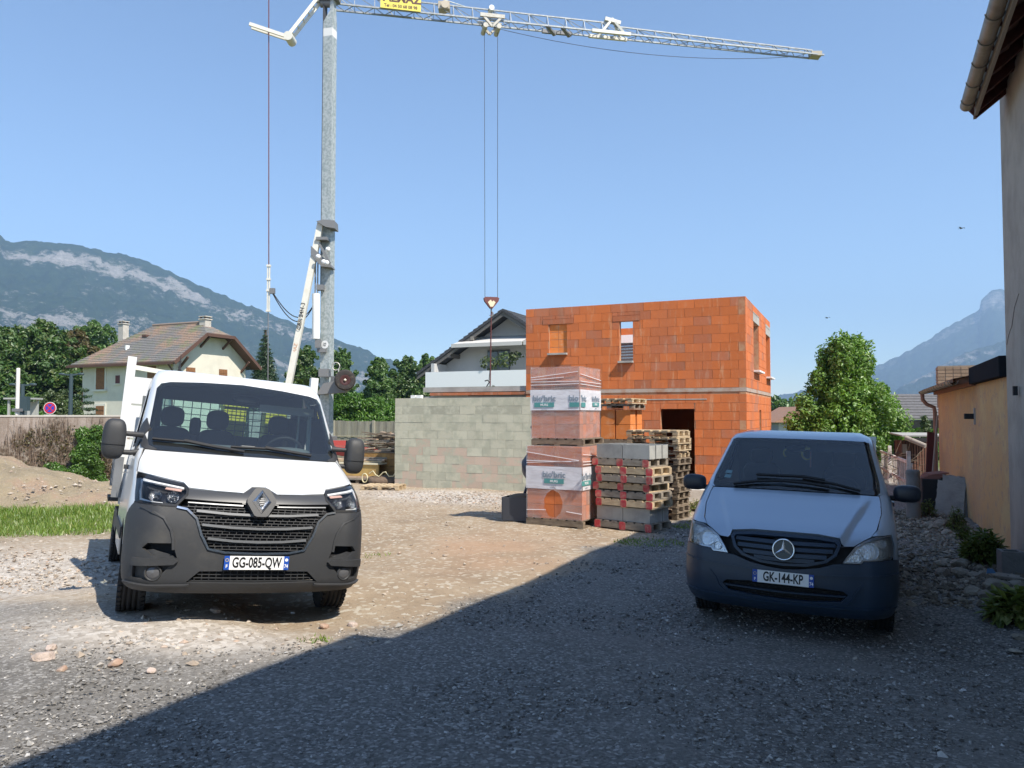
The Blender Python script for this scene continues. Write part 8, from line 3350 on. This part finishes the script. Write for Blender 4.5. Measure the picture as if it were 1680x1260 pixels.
    bw = mat("red_brown_board", (.135, .062, .04), .85, rnd=.3, var=(5, (.085, .04, .03), .4, .7))
    n = 12
    for k in range(n):
        box("slat", (L * (k + .5) / n, .6, zt * .46), (L / n * (.74 if k % 2 else .6), .03, zt * .9), bw, c)
    for k in range(6):
        box("slat", (0, .1 * k, zt * .46), (.03, .085, zt * .9), bw, c)
    box("back_wall", (L / 2, .68, zt * .45), (L, .03, zt * .88), mat("dark_boards", (.035, .022, .018), .9) if "dark_boards" not in bpy.data.materials else BLACKV, c)
    box("roof", (L / 2 + .02, .1, zt + .06), (L + .3, 1.1, .04), mat("grey_sheet", (.34, .33, .31), .7), c, rot=(rad(3), 0, 0))
    box("roof_edge", (L / 2 + .15, -.62, zt - .08), (L, .05, .12), BLACKV, c)
    MB().tube([(-.05, -.5, zt - .02), (.38, -.9, zt - .26)], .07, 8).build("log", mat("grey_log", (.30, .26, .22), .9), c)
    box("white_board", (.25, .50, zt * .70), (.16, .02, .30), mat("notice", (.30, .24, .2), .8), c)
    # twigs and brush in front of the lean-to
    br = MB()
    R2 = random.Random(5)
    q2 = at(1476, 752, 22.0)
    for k in range(70):
        p = Vector((R2.gauss(0, .42), R2.gauss(0, .3), -.25 + R2.random() * .75))
        d = Vector((R2.gauss(.4, .5), R2.gauss(0, .4), R2.gauss(.0, .5)))
        br.tube([p, p + d * .25 + Vector((0, 0, .03)), p + d * .5], [.010, .007, .003], 4, caps=False)
    o = br.build("brush_pile", mat("twig", (.11, .075, .05), .9, var=(9, (.17, .13, .09), .4, .7)), loc=(q2.x, q2.y, h(q2.x, q2.y) + .42), label="loose pile of dry brown twigs in front of the wooden lean-to", cat="twig pile")
    # picket fence along the lane
    p0, p1 = gp(1493, 812), at(1441, 735, 26.5)
    p0 = at(1496, 775, 19.5)
    d = Vector((p1.x - p0.x, p1.y - p0.y, 0))
    L = d.length
    f = empty("picket_fence", (p0.x, p0.y, h(p0.x, p0.y)), math.atan2(d.y, d.x), "pale picket fence running down the lane beside the van", "fence")
    z0 = h(p0.x, p0.y)
    wm = mat("picket_white", (.70, .66, .60), .85, var=(6, (.46, .36, .28), .4, .7), rnd=.18)
    n = 24
    for k in range(n):
        x = L * k / (n - 1)
        q = p0 + d * (k / (n - 1))
        zt = at(1470, 742 + 18 * (1 - k / (n - 1)), q.y).z - z0
        box("picket", (x, 0, zt / 2 - .05), (.085, .022, zt + .1), wm, f)
    for z in (.25, .78):
        MB().bar((0, .03, z), (L, .03, z), .035, .08).build("rail", wm, f)
    for x in (0, L * .5, L):
        MB().box((x, .07, .5), (.09, .09, 1.15)).build("post", wm, f)

    # weeds
    WEED = leafmat("weed_leaf", (.11, .15, .035), (.22, .25, .06), (.33, .32, .13), .3)
    FERN = leafmat("fern_leaf", (.08, .12, .024), (.15, .18, .04), (.20, .21, .07), .3)

    def weed(px, py, w, hgt, n, lab, m, leaf=.05, asp=.3, name="weed"):
        p = gp(px, py)
        r_ = w * p.y / F_PX / 2
        hh = hgt * p.y / F_PX
        c = empty(name, (p.x, p.y, h(p.x, p.y)), 0, lab, "weed", "weeds along the foot of the walls")
        rg = np.random.default_rng(int(px))
        a = rg.random(n) * 6.283
        q = rg.random(n) ** .6
        base = np.stack([np.cos(a) * q * r_ * .55, np.sin(a) * q * r_ * .55, 0 * q], -1)
        n = n * 2
        a = rg.random(n) * 6.283
        q = rg.random(n) ** .6
        top = np.stack([np.cos(a) * q * r_, np.sin(a) * q * r_, hh * (1.05 - .7 * q * q) * (.35 + .75 * rg.random(n))], -1)
        b_ = a + rg.normal(size=n) * 1.1
        ln = leaf * (.5 + rg.random(n))
        base = top
        tip = top + np.stack([np.cos(b_) * ln, np.sin(b_) * ln, ln * rg.normal(size=n) * .5 - ln * .15], -1)
        a = b_
        V_, F_ = [], []
        sd = np.stack([-np.sin(a), np.cos(a), 0 * a], -1) * (leaf * asp)
        mid = base * .35 + tip * .65
        mid[:, 2] += leaf * .12
        P_ = np.stack([base, mid - sd, tip, mid + sd], 1).reshape(-1, 3)
        add("leaf_blades", np_mesh("leaf", P_, np.arange(4 * n).reshape(n, 4), m), parent=c, kind="stuff")
        st = MB()
        for k in range(0, n, max(1, n // 60)):
            st.tube([(base[k][0] * .4, base[k][1] * .4, 0), base[k] * .8, base[k]], [.004, .003, .0015], 4, caps=False)
        st.build("stem", BARK, c)
    weed(1674, 1020, 70, 44, 420, "yellow green leafy weed clump at the right edge of the photo", WEED, .13, .30)
    weed(1614, 922, 56, 44, 520, "dark green weed clump at the corner of the orange shed", FERN, .10, .22)
    weed(1570, 872, 24, 36, 240, "small fern tuft at the foot of the leaning slabs", FERN, .05, .25)
    weed(1580, 886, 22, 24, 140, "low tuft on the stones between the slabs and the shed corner", FERN, .05, .25)
    weed(1521, 848, 26, 26, 200, "green tuft between the concrete post and the leaning slabs", FERN, .05, .25)
    weed(1452, 772, 16, 60, 200, "tall weed beside the picket fence behind the van", WEED, .07, .3)
    weed(1118, 846, 26, 24, 260, "grass tuft at the foot of the tall pallet pile", GRASS, .04, .2)
    weed(1140, 838, 30, 16, 160, "low weed between the tall pallet pile and the silver van", WEED, .05, .3)
    # white plinth by the doorway, behind the van's left mirror
    q = at(1146, 845, 18.5)
    z = h(q.x, q.y)
    zt = at(1146, 802, 18.5).z - z
    MB().box((.45, .3, zt / 2), (1.1, .6, zt)).build("foundation_block", mat("plinth_white", (.62, .59, .53), .9, var=(4, (.50, .46, .40), .4, .7)), loc=(q.x - .2, q.y, z - .02), rot=(0, 0, A_ROT), label="low pale concrete plinth between the pallet pile and the silver van", cat="plinth")
    # two birds
    for px, py, s, lab in ((1577, 374.5, 1.0, "small bird gliding high in the sky, upper one near the grey house"), (1357, 521.5, .8, "small bird gliding in the sky above the laurel tree")):
        p = at(px, py, 70)
        b = empty("bird", p, .4, lab, "bird")
        mb = MB()
        mb.ellipsoid((0, 0, 0), (.07 * s, .18 * s, .06 * s), 2, 10, 8)
        for sg in (-1, 1):
            mb.add([(sg * .04 * s, -.08 * s, .02), (sg * .28 * s, -.10 * s, .09 * s), (sg * .55 * s, .02 * s, .03 * s), (sg * .28 * s, .05 * s, .08 * s), (sg * .04 * s, .08 * s, .02)], [(0, 1, 3, 4), (1, 2, 3)])
        mb.add([(-.04 * s, .15 * s, 0), (.04 * s, .15 * s, 0), (.07 * s, .32 * s, 0), (-.07 * s, .32 * s, 0)], [(0, 1, 2, 3)])
        mb.build("body", mat("bird_grey", (.10, .10, .11), .8) if "bird_grey" not in bpy.data.materials else bpy.data.materials["bird_grey"], b)


lane()


# lettering becomes plain mesh
bpy.context.view_layer.update()
dg = bpy.context.evaluated_depsgraph_get()
for o in FONTS:
    me = bpy.data.meshes.new_from_object(o.evaluated_get(dg))
    n = o.name
    o.name = "old"
    q = bpy.data.objects.new(n, me)
    q.parent = o.parent
    q.location, q.rotation_euler, q.scale = o.location.copy(), o.rotation_euler.copy(), o.scale.copy()
    COL.objects.link(q)
for o in FONTS:
    bpy.data.objects.remove(o)
